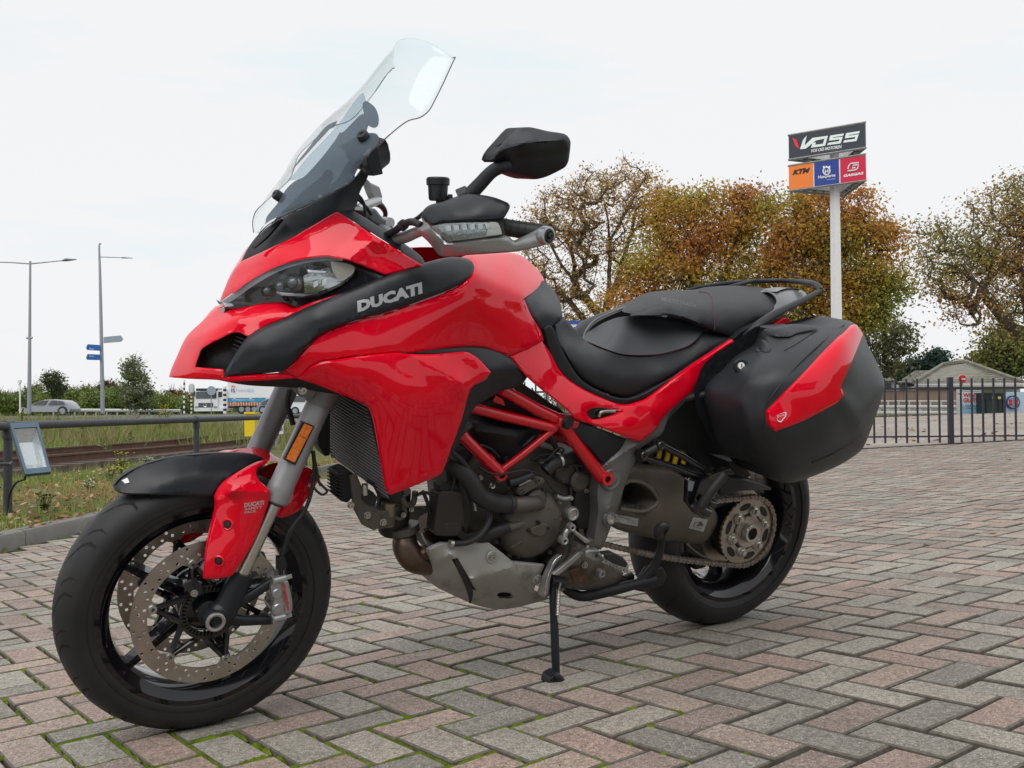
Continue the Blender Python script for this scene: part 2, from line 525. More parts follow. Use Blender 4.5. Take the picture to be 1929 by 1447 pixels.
def brick_mat():
 m = bpy.data.materials.new('concrete_paving_brick'); m.use_nodes = True
 t = m.node_tree; b = t.nodes['Principled BSDF']
 b.inputs['Roughness'].default_value = 0.78
 b.inputs['Specular IOR Level'].default_value = 0.35
 oi = t.nodes.new('ShaderNodeObjectInfo')
 at = t.nodes.new('ShaderNodeAttribute'); at.attribute_name = 'bid'
 ad = t.nodes.new('ShaderNodeMath'); ad.operation = 'ADD'
 t.links.new(oi.outputs['Random'], ad.inputs[0]); t.links.new(at.outputs['Fac'], ad.inputs[1])
 fr = t.nodes.new('ShaderNodeMath'); fr.operation = 'FRACT'; t.links.new(ad.outputs[0], fr.inputs[0])
 r = t.nodes.new('ShaderNodeValToRGB'); r.color_ramp.interpolation = 'CONSTANT'
 cols = [(0.285, 0.212, 0.178), (0.258, 0.240, 0.206), (0.310, 0.240, 0.200), (0.205, 0.192, 0.166), (0.250, 0.195, 0.168), (0.282, 0.262, 0.224), (0.290, 0.232, 0.196), (0.226, 0.210, 0.182), (0.225, 0.180, 0.156), (0.292, 0.262, 0.222)]
 el = r.color_ramp.elements
 el[0].position = 0; el[0].color = (*cols[0], 1)
 el[1].position = 0.1; el[1].color = (*cols[1], 1)
 for i in range(2, 10):
  e = el.new(i * 0.1); e.color = (*cols[i], 1)
 t.links.new(fr.outputs[0], r.inputs[0])
 geo = t.nodes.new('ShaderNodeNewGeometry')
 def nz_(scale, det=5, rg=0.6):
  n = t.nodes.new('ShaderNodeTexNoise'); n.inputs['Scale'].default_value = scale
  n.inputs['Detail'].default_value = det; n.inputs['Roughness'].default_value = rg
  t.links.new(geo.outputs['Position'], n.inputs['Vector']); return n
 # aggregate grain
 n1 = nz_(300, 4, 0.75)
 r1 = t.nodes.new('ShaderNodeMapRange'); r1.inputs['From Min'].default_value = 0.3; r1.inputs['From Max'].default_value = 0.7
 r1.inputs['To Min'].default_value = 0.30; r1.inputs['To Max'].default_value = 1.75
 t.links.new(n1.outputs['Fac'], r1.inputs[0])
 n5 = nz_(95, 4, 0.7)
 r5 = t.nodes.new('ShaderNodeMapRange'); r5.inputs['From Min'].default_value = 0.3; r5.inputs['From Max'].default_value = 0.7
 r5.inputs['To Min'].default_value = 0.52; r5.inputs['To Max'].default_value = 1.50
 t.links.new(n5.outputs['Fac'], r5.inputs[0])
 mu5 = t.nodes.new('ShaderNodeMath'); mu5.operation = 'MULTIPLY'; t.links.new(r1.outputs[0], mu5.inputs[0]); t.links.new(r5.outputs[0], mu5.inputs[1])
 mul = t.nodes.new('ShaderNodeVectorMath'); mul.operation = 'SCALE'
 t.links.new(r.outputs[0], mul.inputs[0]); t.links.new(mu5.outputs[0], mul.inputs['Scale'])
 # pale stones in the aggregate
 vo = t.nodes.new('ShaderNodeTexVoronoi'); vo.inputs['Scale'].default_value = 150
 t.links.new(geo.outputs['Position'], vo.inputs['Vector'])
 r2 = t.nodes.new('ShaderNodeMapRange'); r2.inputs['From Min'].default_value = 0.16; r2.inputs['From Max'].default_value = 0.26
 r2.inputs['To Min'].default_value = 1.0; r2.inputs['To Max'].default_value = 0.0
 t.links.new(vo.outputs['Distance'], r2.inputs[0])
 gt = t.nodes.new('ShaderNodeMath'); gt.operation = 'GREATER_THAN'; gt.inputs[1].default_value = 0.66
 sx = t.nodes.new('ShaderNodeSeparateColor'); t.links.new(vo.outputs['Color'], sx.inputs[0]); t.links.new(sx.outputs[0], gt.inputs[0])
 mm = t.nodes.new('ShaderNodeMath'); mm.operation = 'MULTIPLY'; t.links.new(r2.outputs[0], mm.inputs[0]); t.links.new(gt.outputs[0], mm.inputs[1])
 mx = t.nodes.new('ShaderNodeMixRGB'); mx.inputs[2].default_value = (0.62, 0.58, 0.53, 1)
 t.links.new(mm.outputs[0], mx.inputs[0]); t.links.new(mul.outputs[0], mx.inputs[1])
 # broad weathering and a little green growth
 n3 = nz_(2.3, 6, 0.6)
 r3 = t.nodes.new('ShaderNodeMapRange'); r3.inputs['From Min'].default_value = 0.35; r3.inputs['From Max'].default_value = 0.7
 r3.inputs['To Min'].default_value = 1.12; r3.inputs['To Max'].default_value = 0.80
 t.links.new(n3.outputs['Fac'], r3.inputs[0])
 m3 = t.nodes.new('ShaderNodeVectorMath'); m3.operation = 'SCALE'
 t.links.new(mx.outputs[0], m3.inputs[0]); t.links.new(r3.outputs[0], m3.inputs['Scale'])
 n4 = nz_(9, 6, 0.65)
 r4 = t.nodes.new('ShaderNodeMapRange'); r4.inputs['From Min'].default_value = 0.58; r4.inputs['From Max'].default_value = 0.78
 r4.inputs['To Max'].default_value = 0.45
 t.links.new(n4.outputs['Fac'], r4.inputs[0])
 m4 = t.nodes.new('ShaderNodeMixRGB'); m4.inputs[2].default_value = (0.085, 0.10, 0.055, 1)
 t.links.new(r4.outputs[0], m4.inputs[0]); t.links.new(m3.outputs[0], m4.inputs[1])
 t.links.new(m4.outputs[0], b.inputs['Base Color'])
 bp = t.nodes.new('ShaderNodeBump'); bp.inputs['Strength'].default_value = 0.55; bp.inputs['Distance'].default_value = 0.0015
 t.links.new(n1.outputs['Fac'], bp.inputs['Height']); t.links.new(bp.outputs[0], b.inputs['Normal'])
 return m
BRICKM = brick_mat()

def moss_mat():
 m = bpy.data.materials.new('mossy_joint_filling'); m.use_nodes = True
 t = m.node_tree; b = t.nodes['Principled BSDF']; b.inputs['Roughness'].default_value = 0.95
 b.inputs['Specular IOR Level'].default_value = 0.15
 geo = t.nodes.new('ShaderNodeNewGeometry')
 n = t.nodes.new('ShaderNodeTexNoise'); n.inputs['Scale'].default_value = 6.0; n.inputs['Detail'].default_value = 6
 t.links.new(geo.outputs['Position'], n.inputs['Vector'])
 r = t.nodes.new('ShaderNodeValToRGB')
 r.color_ramp.elements[0].position = 0.43; r.color_ramp.elements[0].color = (0.040, 0.036, 0.028, 1)
 r.color_ramp.elements[1].position = 0.60; r.color_ramp.elements[1].color = (0.10, 0.15, 0.018, 1)
 e = r.color_ramp.elements.new(0.51); e.color = (0.050, 0.060, 0.022, 1)
 t.links.new(n.outputs['Fac'], r.inputs[0]); t.links.new(r.outputs[0], b.inputs['Base Color'])
 n2 = t.nodes.new('ShaderNodeTexNoise'); n2.inputs['Scale'].default_value = 500
 t.links.new(geo.outputs['Position'], n2.inputs['Vector'])
 bp = t.nodes.new('ShaderNodeBump'); bp.inputs['Strength'].default_value = 0.8; bp.inputs['Distance'].default_value = 0.003
 t.links.new(n2.outputs['Fac'], bp.inputs['Height']); t.links.new(bp.outputs[0], b.inputs['Normal'])
 return m
MOSSM = moss_mat()

paving = empty('paving', label=None, kind='structure')
paving.matrix_world = M_PAVE

def brick_geo(L, W, jit=0.0):
 """chamfered paving brick, top face at z=0, long side along x"""
 c, h = 0.0035, 0.03
 l, w_ = L / 2, W / 2
 V = [(-l + c, -w_ + c, 0), (l - c, -w_ + c, 0), (l - c, w_ - c, 0), (-l + c, w_ - c, 0),
  (-l, -w_, -c), (l, -w_, -c), (l, w_, -c), (-l, w_, -c),
  (-l, -w_, -h), (l, -w_, -h), (l, w_, -h), (-l, w_, -h)]
 F = [(0, 1, 2, 3)]
 for i in range(4):
  j = (i + 1) % 4
  F.append((4 + i, 4 + j, j, i)); F.append((8 + i, 8 + j, 4 + j, 4 + i))
 return V, F

du = np.array([cos(LTH), sin(LTH)]); dv = np.array([sin(LTH), -cos(LTH)])
allb = []
for j in range(-60, 61):
 for k in range(-130, 131):
  for typ in (0, 1):
   if typ == 0: u, v, a, b_ = k + 2 * j, k - 2 * j, 2, 1
   else: u, v, a, b_ = k - 1 + 2 * j, k - 2 * j, 1, 2
   c = lat_pt(u + a / 2, v + b_ / 2)
   if c[1] < 0.9 or c[1] > 14.0: continue
   wq = pave_pt((c[0], c[1], 0))
   dk = (c[0] - K0[0]) * KN[0] + (c[1] - K0[1]) * KN[1]
   if dk > -0.06 or wq[1] > FENCE_D - 0.02: continue
   q = RC_W.T @ (wq - CAMP)
   X = IW / 2 + FPX * q[0] / -q[2]; Y = IH / 2 - FPX * q[1] / -q[2]
   if X < -500 or X > IW + 500 or Y > IH + 260: continue
   allb.append((q[2], c, typ, X, Y))
vis = sorted([b for b in allb if -20 < b[3] < IW + 20 and Y is not None and b[4] < IH + 25], key=lambda b: -b[0])
near = set(id(b) for b in vis[:300])
bmeshes = []
BRICKS = mat('dirty_brick_edge', (0.125, 0.112, 0.092), 0.9, var=.3, vscale=60)
for i in range(9):
 V, F = brick_geo(0.2008, 0.0952)
 me = bpy.data.meshes.new('brick')
 me.from_pydata([(x + random.uniform(-.0022, .0014) * (1 if x > 0 else -1) * (z == 0), y + random.uniform(-.0020, .0012) * (1 if y > 0 else -1) * (z == 0), z + random.uniform(-.0012, 0) * (z == 0)) for x, y, z in V], [], F)
 me.materials.append(BRICKM); me.materials.append(BRICKS); me.polygons.foreach_set('material_index', [0] + [1] * 8); me.update(); bmeshes.append(me)
SV = []; SF = []; SB = []
for b in allb:
 c = b[1]; d = du if b[2] == 0 else dv
 ang = math.atan2(d[1], d[0]) + random.gauss(0, 0.006)
 cx_, cy_ = c[0] + random.gauss(0, .0009), c[1] + random.gauss(0, .0009)
 tx, ty, dzb = random.gauss(0, .008), random.gauss(0, .009), random.gauss(0, 0.0013)
 if id(b) in near:
  o = bpy.data.objects.new('brick', bmeshes[random.randrange(9)])
  link(o, paving)
  o.location = (cx_, cy_, dzb); o.rotation_euler = (tx, ty, ang)
 else:
  V, F = brick_geo(0.2008, 0.0952)
  P = np.array(V); ca, sa = cos(ang), sin(ang)
  n0 = len(SV)
  zz = P[:, 2] + dzb + P[:, 0] * tx * .5 + P[:, 1] * ty * .5
  SV.extend(np.stack([cx_ + P[:, 0] * ca - P[:, 1] * sa, cy_ + P[:, 0] * sa + P[:, 1] * ca, zz], 1).tolist())
  SF.extend([tuple(i + n0 for i in f) for f in F])
  SB.extend([random.random()] * len(F))
o = meshobj('paving_bricks', SV, SF, BRICKM, paving, kind='stuff', mats=[BRICKM, BRICKS], fmat=([0] + [1] * 8) * (len(SF) // 9))
at = o.data.attributes.new('bid', 'FLOAT', 'FACE')
at.data.foreach_set('value', SB)

# the joint filling: a lumpy bed just below the brick tops
V = []; F = []
kx0 = K0 - KD * 3.5; nl, nw = 150, 130
for i in range(nl + 1):
 for k in range(nw + 1):
  p = kx0 + KD * (i / nl) * 22 - KN * ((k / nw) ** 1.0) * 19.0
  V.append((p[0], p[1], -0.0125 + random.uniform(-.002, .003)))
for i in range(nl):
 for k in range(nw):
  a = i * (nw + 1) + k
  c = np.array(V[a])
  if pave_pt(c)[1] > FENCE_D + 0.1 or c[1] < 0.3: continue
  F.append((a, a + 1, a + nw + 2, a + nw + 1))
meshobj('joint_moss', V, F, MOSSM, paving, smooth=179, kind='stuff')

# bright moss cushions standing in the joints
def scatter_moss(n):
 V = []; F = []
 for _ in range(n):
  X = random.triangular(-60, 1500, 180); Y = random.uniform(1085, 1460)
  if random.random() < .25: X = random.uniform(600, 1900); Y = random.uniform(1180, 1440)
  p = plane_hit(np.array(X), np.array(Y))
  rel = np.array([p[0] - LGX, p[1] - LGY]) / LM
  u, v = rel @ du, rel @ dv
  if random.random() > 1.2 - X / 1300: continue
  if not (0.5 + 0.5 * sin(u * 0.83 + 1.3) * sin(v * 0.71 + .4) > random.random() * 1.1): continue
  # snap to a joint of the herringbone
  uu = round(u); vv = round(v)
  kind_ = random.random() < .5
  if kind_:
   v = vv; uc = math.floor(u)
   # v-line at vv over cell uc is a joint unless a V brick crosses it
   s = (uc + 1 - (vv)) % 4; cross = ((uc - vv + 1 + 1) % 4 == 1)
  else:
   u = uu; vc = math.floor(v)
   cross = ((uu - vc - 1) % 4 == 0)
  if kind_:
   # V bricks at (k-1+2j, k-2j): u-v = -1+4j ; they cross v = v0+1 at u0
   if (uc - (vv - 1) + 1) % 4 == 0: continue
  else:
   # U bricks at (k+2j,k-2j): u-v=4j; they cross u = u0+1 at v0
   if ((uu - 1) - vc) % 4 == 0: continue
  q = lat_pt(u, v)
  ln = random.uniform(.010, .035); wd = random.uniform(.003, .0052)
  dirv = du if kind_ else dv
  nn = np.array([-dirv[1], dirv[0]])
  h = random.uniform(-.001, .0035)
  n0 = len(V); m_ = 7
  V.append((q[0], q[1], h))
  for i in range(m_):
   a = 2 * pi * i / m_; rr = random.uniform(.8, 1.15)
   e = q + dirv * ln * cos(a) * rr + nn * wd * sin(a) * rr
   V.append((e[0], e[1], -0.0085))
  for i in range(m_):
   F.append((n0, n0 + 1 + i, n0 + 1 + (i + 1) % m_))
 return V, F
MOSSC = mat('green_moss', (0.125, 0.185, 0.014), 0.95, var=0.45, vscale=30, bump=1.0, bscale=900, spec=0.1)
V, F = scatter_moss(5200)
meshobj('moss', V, F, MOSSC, paving, smooth=179, kind='stuff')

# ------------------------------------------------------------------ kerb
KERBM = mat('concrete_kerb', (0.20, 0.195, 0.18), 0.85, var=0.18, vscale=3, bump=0.5, bscale=80, dirt=(0.10, 0.11, 0.07), dscale=3, dthr=0.56)
kerb = empty('kerb', kind='structure'); kerb.matrix_world = M_PAVE
kdir = math.atan2(KD[1], KD[0])
joint0 = plane_hit(np.array(50.), np.array(1028.))
sj = (joint0 - K0) @ KD
for i in range(-4, 16):
 a = sj + i * 1.0 + 0.004; b_ = sj + (i + 1) * 1.0 - 0.004
 mb = MB()
 prof = [(-0.0, -0.06), (0.0, 0.075), (0.012, 0.098), (0.030, 0.104), (0.15, 0.106), (0.15, -0.06)]
 V = []
 for s in (a, b_):
  p = K0 + KD * s
  for t_, z in prof:
   V.append((p[0] + KN[0] * t_, p[1] + KN[1] * t_, z + random.uniform(-.001, .001)))
 n = len(prof)
 F = [(k, (k + 1) % n, n + (k + 1) % n, n + k) for k in range(n)] + [tuple(range(n))[::-1], tuple(range(n, 2 * n))]
 o = meshobj('kerb_stone', V, F, KERBM, kerb, smooth=40)

# ------------------------------------------------------------------ verge: grass, litter, weeds
def vcol_mat(name, rough=0.8, trans=0.0):
 m = bpy.data.materials.new(name); m.use_nodes = True
 t = m.node_tree; b = t.nodes['Principled BSDF']
 b.inputs['Roughness'].default_value = rough; b.inputs['Specular IOR Level'].default_value = 0.25
 a = t.nodes.new('ShaderNodeAttribute'); a.attribute_name = 'tint'
 t.links.new(a.outputs['Color'], b.inputs['Base Color'])
 if trans:
  tl = t.nodes.new('ShaderNodeBsdfTranslucent'); t.links.new(a.outputs['Color'], tl.inputs['Color'])
  mx = t.nodes.new('ShaderNodeMixShader'); mx.inputs[0].default_value = trans
  t.links.new(b.outputs[0], mx.inputs[1]); t.links.new(tl.outputs[0], mx.inputs[2])
  t.links.new(mx.outputs[0], t.nodes['Material Output'].inputs[0])
 return m
LEAFM = vcol_mat('leaf_blades', 0.75, 0.3)

def facecol(o, cols):
 at = o.data.color_attributes.new('tint', 'FLOAT_COLOR', 'CORNER')
 nl = [len(p.vertices) for p in o.data.polygons]
 C = np.repeat(np.array(cols, float), nl, axis=0)
 C = np.hstack([C, np.ones((len(C), 1))])
 at.data.foreach_set('color', C.ravel())

def fastmesh(name, V, ntri, m, cols=None, parent=None, quad=False, **k):
 """V: (n,3|4,3) array of separate faces"""
 V = np.asarray(V, float); n, c = V.shape[0], V.shape[1]
 me = bpy.data.meshes.new(name)
 me.vertices.add(n * c); me.vertices.foreach_set('co', V.reshape(-1))
 me.loops.add(n * c); me.loops.foreach_set('vertex_index', np.arange(n * c, dtype=np.int32))
 me.polygons.add(n); me.polygons.foreach_set('loop_start', np.arange(0, n * c, c, dtype=np.int32))
 try: me.polygons.foreach_set('loop_total', np.full(n, c, dtype=np.int32))
 except Exception: pass
 me.update(calc_edges=True)
 me.materials.append(m)
 o = bpy.data.objects.new(name, me); link(o, parent)
 if cols is not None:
  at = me.color_attributes.new('tint', 'FLOAT_COLOR', 'CORNER')
  C = np.hstack([np.repeat(np.asarray(cols, float), c, axis=0), np.ones((n * c, 1))])
  at.data.foreach_set('color', C.ravel())
 return setp(o, **k)

def blades(n, dk0, dk1, s0, s1, h0, h1, w0, w1, pal, power=1.0, xy=None):
 """triangular grass blades over the verge strip, dk metres beyond the kerb and s metres along it"""
 dk = dk0 + (dk1 - dk0) * RNG.random(n) ** power
 s = s0 + (s1 - s0) * RNG.random(n)
 x = K0w[0] + kd[0] * s + kn[0] * dk; y = K0w[1] + kd[1] * s + kn[1] * dk
 if xy is not None: x, y = xy
 # clumping
 cl = np.sin(x * 2.1 + 1) * np.sin(y * 1.7) + 0.6 * np.sin(x * 5.3) * np.sin(y * 4.9 + 2)
 keep = RNG.random(n) < 0.55 + 0.4 * cl
 x, y, dk, cl = x[keep], y[keep], dk[keep], cl[keep]; n = len(x)
 z = hgt(x, y)
 h = (h0 + (h1 - h0) * RNG.random(n) ** 2) * (0.8 + 0.4 * np.clip(cl, -1, 1))
 wd = w0 + (w1 - w0) * RNG.random(n)
 a = RNG.random(n) * 2 * pi
 lean = RNG.normal(0, 0.35, (n, 2)) * h[:, None]
 P = np.zeros((n, 3, 3))
 P[:, 0] = np.stack([x - np.cos(a) * wd, y - np.sin(a) * wd, z - .01], 1)
 P[:, 1] = np.stack([x + np.cos(a) * wd, y + np.sin(a) * wd, z - .01], 1)
 P[:, 2] = np.stack([x + lean[:, 0], y + lean[:, 1], z + h], 1)
 pal = np.array(pal); idx = RNG.integers(0, len(pal), n)
 mixn = np.clip(0.5 + 0.5 * np.sin(x * 0.9 + 2) * np.sin(y * 0.8) + RNG.normal(0, .25, n), 0, 1)
 idx = np.clip((mixn * len(pal)).astype(int), 0, len(pal) - 1)
 C = pal[idx] * (0.7 + 0.6 * RNG.random((n, 1)))
 return P, C
GP = [(0.380, 0.307, 0.136), (0.271, 0.290, 0.090), (0.181, 0.290, 0.054), (0.145, 0.254, 0.045), (0.236, 0.362, 0.064)]
P1, C1 = blades(75000, 0.12, 7.0, -3.5, 12, .03, .15, .0025, .006, GP, 1.3)
P2, C2 = blades(85000, 5.5, 28.0, -14, 30, .10, .42, .006, .016, [(0.348, 0.290, 0.145), (0.246, 0.261, 0.087), (0.174, 0.246, 0.058), (0.145, 0.232, 0.043), (0.203, 0.275, 0.072)], 1.0)
D3 = 24 + 19.5 * RNG.random(60000); X3 = (RNG.uniform(-260, 760, 60000) - IW / 2) / FPX * D3
P3, C3 = blades(60000, 0, 1, 0, 1, .18, .62, .008, .022, [(0.30, 0.25, 0.13), (0.22, 0.22, 0.09), (0.17, 0.23, 0.06), (0.25, 0.21, 0.10), (0.20, 0.25, 0.07)], 1.0, (X3, D3))
fastmesh('grass', np.concatenate([P1, P2, P3]), 0, LEAFM, np.concatenate([C1, C2, C3]), label='rough green and straw coloured grass on the verge behind the kerb', cat='grass', kind='stuff')

def litter(name, n, pts, size, pal, lift=0.012, **k):
 x, y = pts[:, 0], pts[:, 1]; n = len(x)
 z = hgt(x, y) + lift * RNG.random(n) + 0.004 if 'zf' not in k else k.pop('zf')
 c = np.stack([x, y, z], 1)
 a = RNG.random(n) * 2 * pi; tilt = RNG.normal(0, .35, (n, 2))
 s = size * (0.6 + 0.8 * RNG.random(n))
 e1 = np.stack([np.cos(a), np.sin(a), tilt[:, 0]], 1) * s[:, None]
 e2 = np.stack([-np.sin(a), np.cos(a), tilt[:, 1]], 1) * (s * 0.6)[:, None]
 P = np.stack([c - e1, c - e2 * .9, c + e1, c + e2], 1)
 pal = np.array(pal); C = pal[RNG.integers(0, len(pal), n)] * (0.65 + 0.6 * RNG.random((n, 1)))
 return fastmesh(name, P, 0, LEAFM, C, **k)
n = 5200
dk = 0.05 + 3.2 * RNG.random(n) ** 1.6; s = -3 + 15 * RNG.random(n)
pts = np.stack([K0w[0] + kd[0] * s + kn[0] * dk, K0w[1] + kd[1] * s + kn[1] * dk], 1)
LP = [(0.390, 0.195, 0.091), (0.468, 0.286, 0.156), (0.286, 0.130, 0.065), (0.546, 0.390, 0.247), (0.234, 0.117, 0.065)]
litter('fallen_leaves', n, pts, 0.030, LP, 0.03, label='brown fallen leaves lying in the verge grass along the kerb', cat='leaves', kind='stuff')
n = 1300
x = RNG.uniform(4.0, 16, n); y = 13.9 + 34 * RNG.random(n) ** 1.8
litter('leaf_litter', n, np.stack([x, y], 1), 0.05, LP, 0.02, label='scattered brown leaves on the sandy yard beyond the black fence', cat='leaves', kind='stuff')
n = 900
x = RNG.uniform(9, 46, n); y = RNG.uniform(46.4, 49.5, n)
litter('leaf_drift', n, np.stack([x, y], 1), 0.14, [(0.36, 0.15, 0.05), (0.30, 0.12, 0.05), (0.40, 0.22, 0.08)], 0.05, label='drift of orange leaves along the edge of the lawn by the white rails', cat='leaves', kind='stuff')

# single fallen leaves on the paving
LEAFONE = mat('dry_leaf', (0.26, 0.15, 0.08), 0.8, var=0.3, vscale=40)
LEAFPALE = mat('pale_dry_leaf', (0.42, 0.33, 0.20), 0.8, var=0.3, vscale=40)
for i, (px, py, sz, m_, lb) in enumerate([
  (1631, 962, .028, LEAFONE, 'small dark curled leaf on the paving right of the rear tyre'),
  (1745, 1028, .026, LEAFONE, 'small brown leaf on the paving, lowest of those on the right'),
  (1870, 1006, .028, LEAFONE, 'small dark leaf on the paving near the right edge of the picture'),
  (1815, 853, .055, LEAFPALE, 'pale leaf lying in front of the fence, left of the gatepost shadow line'),
  (1900, 867, .045, LEAFONE, 'brown leaf on the paving in front of the right part of the fence'),
  (25, 1030, .05, LEAFPALE, 'large pale brown leaf lying at the foot of the kerb, bottom left')]):
 p = plane_hit(np.array(float(px)), np.array(float(py)))
 mb = MB(); a = random.uniform(0, 6)
 N_ = 9; V = [(0, 0, .004)]
 for q in range(N_):
  th = 2 * pi * q / N_; r = sz * (0.55 + 0.45 * abs(cos(2.5 * th))) * .8
  V.append((r * cos(th) * 1.3, r * sin(th) * .8, .004 + .35 * sz * (cos(th) ** 2) * random.uniform(.4, 1)))
 mb.add(V, [(0, 1 + q, 1 + (q + 1) % N_) for q in range(N_)])
 o = mb.build('dead_leaf', m_, smooth=179, label=lb, cat='leaf', group='single leaves on the paving')
 pw = pave_pt(p); o.location = pw.tolist(); o.rotation_euler = (0.05, 0, a)

# weeds with flowers
def weed(px, py, D, hgt_, n, cols, fl, label, name='weed', spread=.12):
 b = E(px, py, D); b[2] = float(hgt(b[0], b[1]))
 root = empty(name, b, label=label, cat='weed', group='weeds on the verge')
 mb = MB(); fb = MB()
 st = mat('weed_stem', (0.13, 0.16, 0.05), 0.8)
 for i in range(n):
  a = random.uniform(0, 2 * pi); r = random.uniform(0, spread)
  h = hgt_ * random.uniform(.55, 1)
  p0 = (r * cos(a) * .3, r * sin(a) * .3, -.01); p1 = (r * cos(a), r * sin(a), h)
  pm = (r * cos(a) * .5, r * sin(a) * .5, h * .55)
  mb.tube([p0, pm, p1], .0022 * (1 + D / 12), 4, False)
  for q in range(5):
   t_ = random.uniform(.2, .95); b0 = np.array(pm) * (1 - t_) + np.array(p1) * t_ if t_ > .5 else np.array(pm) * t_ * 2
   d = np.array([random.gauss(0, 1), random.gauss(0, 1), .5]) * .03 * (1 + D / 20)
   sd_ = np.array([-d[1], d[0], 0]) * .25
   mb.add([b0, b0 + d * .6 + sd_, b0 + d * 1.2, b0 + d * .6 - sd_], [(0, 1, 2, 3)])
  if fl and random.random() < .8:
   for q in range(7):
    c = np.array(p1) + np.array([random.gauss(0, .02), random.gauss(0, .02), random.gauss(0, .008)]) * (1 + D / 14)
    s_ = .008 * (1 + D / 12)
    fb.add([c + (-s_, 0, 0), c + (0, -s_, .2 * s_), c + (s_, 0, 0), c + (0, s_, .3 * s_)], [(0, 1, 2, 3)])
 mb.build('stem', st, root)
 if fl: fb.build('flower', fl, root)
YF = mat('yellow_petals', (0.75, 0.62, 0.03), 0.7); WF = mat('white_petals', (0.65, 0.64, 0.58), 0.7)
for (px, py, D, h, n, fl, lb) in [
 (228, 862, 12.8, .34, 9, YF, 'yellow flowered ragwort in front of the rails, right of the floodlight'),
 (205, 868, 12.0, .22, 6, YF, 'small yellow flowered weed just left of the taller ragwort'),
 (275, 858, 12.6, .26, 8, WF, 'white flat topped flowers above the front mudguard tip'),
 (305, 850, 13.0, .24, 7, WF, 'white flowered weed right of the mudguard tip near the rails'),
 (165, 890, 10.2, .12, 5, WF, 'low white flowered weed between the floodlight and the mudguard'),
 (82, 975, 7.9, .16, 10, None, 'broad green weed at the kerb just right of the rail post'),
 (70, 868, 12.5, .22, 5, WF, 'white flowered weed beside the floodlight glass'),
 (40, 790, 36, .75, 7, YF, 'yellow tinged weed by the road at the far left'),
 (312, 785, 34, .95, 9, YF, 'tall yellow flowered weed by the road left of the striped pole'),
 (300, 788, 33, .8, 7, YF, 'second yellow flowered weed by the road near the striped pole'),
 (258, 792, 32, .7, 6, None, 'brown seed stalks beside the road under the young birch'),
 (110, 792, 32, .8, 8, None, 'brown seed stalks in front of the silver car'),
 (160, 805, 25, .6, 6, None, 'green leafy weed between the two street lamps'),
 (205, 830, 17.5, .45, 8, None, 'leafy green bush-like weed growing on the railway line'),
 (245, 812, 22, .5, 7, None, 'tall pale weed behind the railway line under the birch')]:
 weed(px, py, D, h, n, None, fl, lb)

# ------------------------------------------------------------------ railway
RAILM = mat('rusty_rail', (0.115, 0.062, 0.042), 0.75, var=0.25, vscale=6, bump=0.4, bscale=60)
RAILT = mat('worn_rail_top', (0.20, 0.15, 0.12), 0.5, metal=0.5, var=0.2)
SLEEP = mat('old_sleeper', (0.10, 0.08, 0.065), 0.9, var=0.3, vscale=6, bump=0.5, bscale=30)
ra = E(97, 872, 14.7); rb = E(400, 834, 22.4)
rd = (rb - ra); rd[2] = 0; rd /= np.linalg.norm(rd); rnrm = np.array([-rd[1], rd[0], 0])
if rnrm[1] < 0: rnrm = -rnrm
track = empty('railway_track', ra, label='rusty railway line running through the grass behind the railing', cat='railway')
mb = MB()
for i in range(-24, 90):
 p = rd * i * .6 + rnrm * .72
 z = float(hgt(ra[0] + p[0], ra[1] + p[1])) - ra[2]
 Rm = np.array([rd, rnrm, [0, 0, 1]]).T
 mb.box((p[0], p[1], z + .03), (.24, 2.4, .10), Rm)
mb.build('sleepers', SLEEP, track, kind='stuff')
for off in (0, 1.435):
 V = []; F = []
 prof = [(-.06, 0), (.06, 0), (.06, .02), (.012, .035), (.012, .115), (.034, .125), (.034, .155), (-.034, .155), (-.034, .125), (-.012, .115), (-.012, .035), (-.06, .02)]
 for i in range(0, 40):
  s_ = -15 + i * 1.8
  p = rd * s_ + rnrm * off
  z = float(hgt(ra[0] + p[0], ra[1] + p[1])) - ra[2] + .07
  for a, b_ in prof:
   V.append((p[0] + rnrm[0] * a, p[1] + rnrm[1] * a, z + b_))
 n = len(prof)
 for i in range(39):
  for k in range(n):
   F.append((i * n + k, i * n + (k + 1) % n, (i + 1) * n + (k + 1) % n, (i + 1) * n + k))
 meshobj('rail', V, F, RAILM, track, fmat=None)

# ------------------------------------------------------------------ tubular railing + floodlight
RAILG = mat('dark_painted_steel', (0.055, 0.062, 0.072), 0.5, metal=0.3, var=0.12, vscale=8, bump=0.05)
def rz_at(px, py, z):
 d = ray_w(px, py); t_ = (z - CAMH) / d[2]; return CAMP + d * t_
zr = 0.637 - 7.6 * (802 - 772) / FPX - 0.02
pA = E(0, 803, 7.5); pB = E(370, 790.5, 11.4); pC = E(620, 782, 15.5)
rl = empty('tubular_railing', (pA[0], pA[1], float(hgt(pA[0], pA[1]))), label='dark grey tubular steel railing along the back of the verge', cat='railing')
base = np.array(rl.location)
dAB = (pB - pA); Lr = np.linalg.norm(dAB); dAB /= Lr
ext = [pA - dAB * 4.2, pA, pB, pC, pC + (pC - pB) / np.linalg.norm(pC - pB) * 5]
mb = MB(); mb.tube([p - base for p in ext], .034, 14); mb.build('top_rail', RAILG, rl, smooth=60)
posts = [E(15, 802, 7.62), pB, E(575, 783.5, 14.7), pA - dAB * 3.8, pC + (pC - pB) / np.linalg.norm(pC - pB) * 4.5]
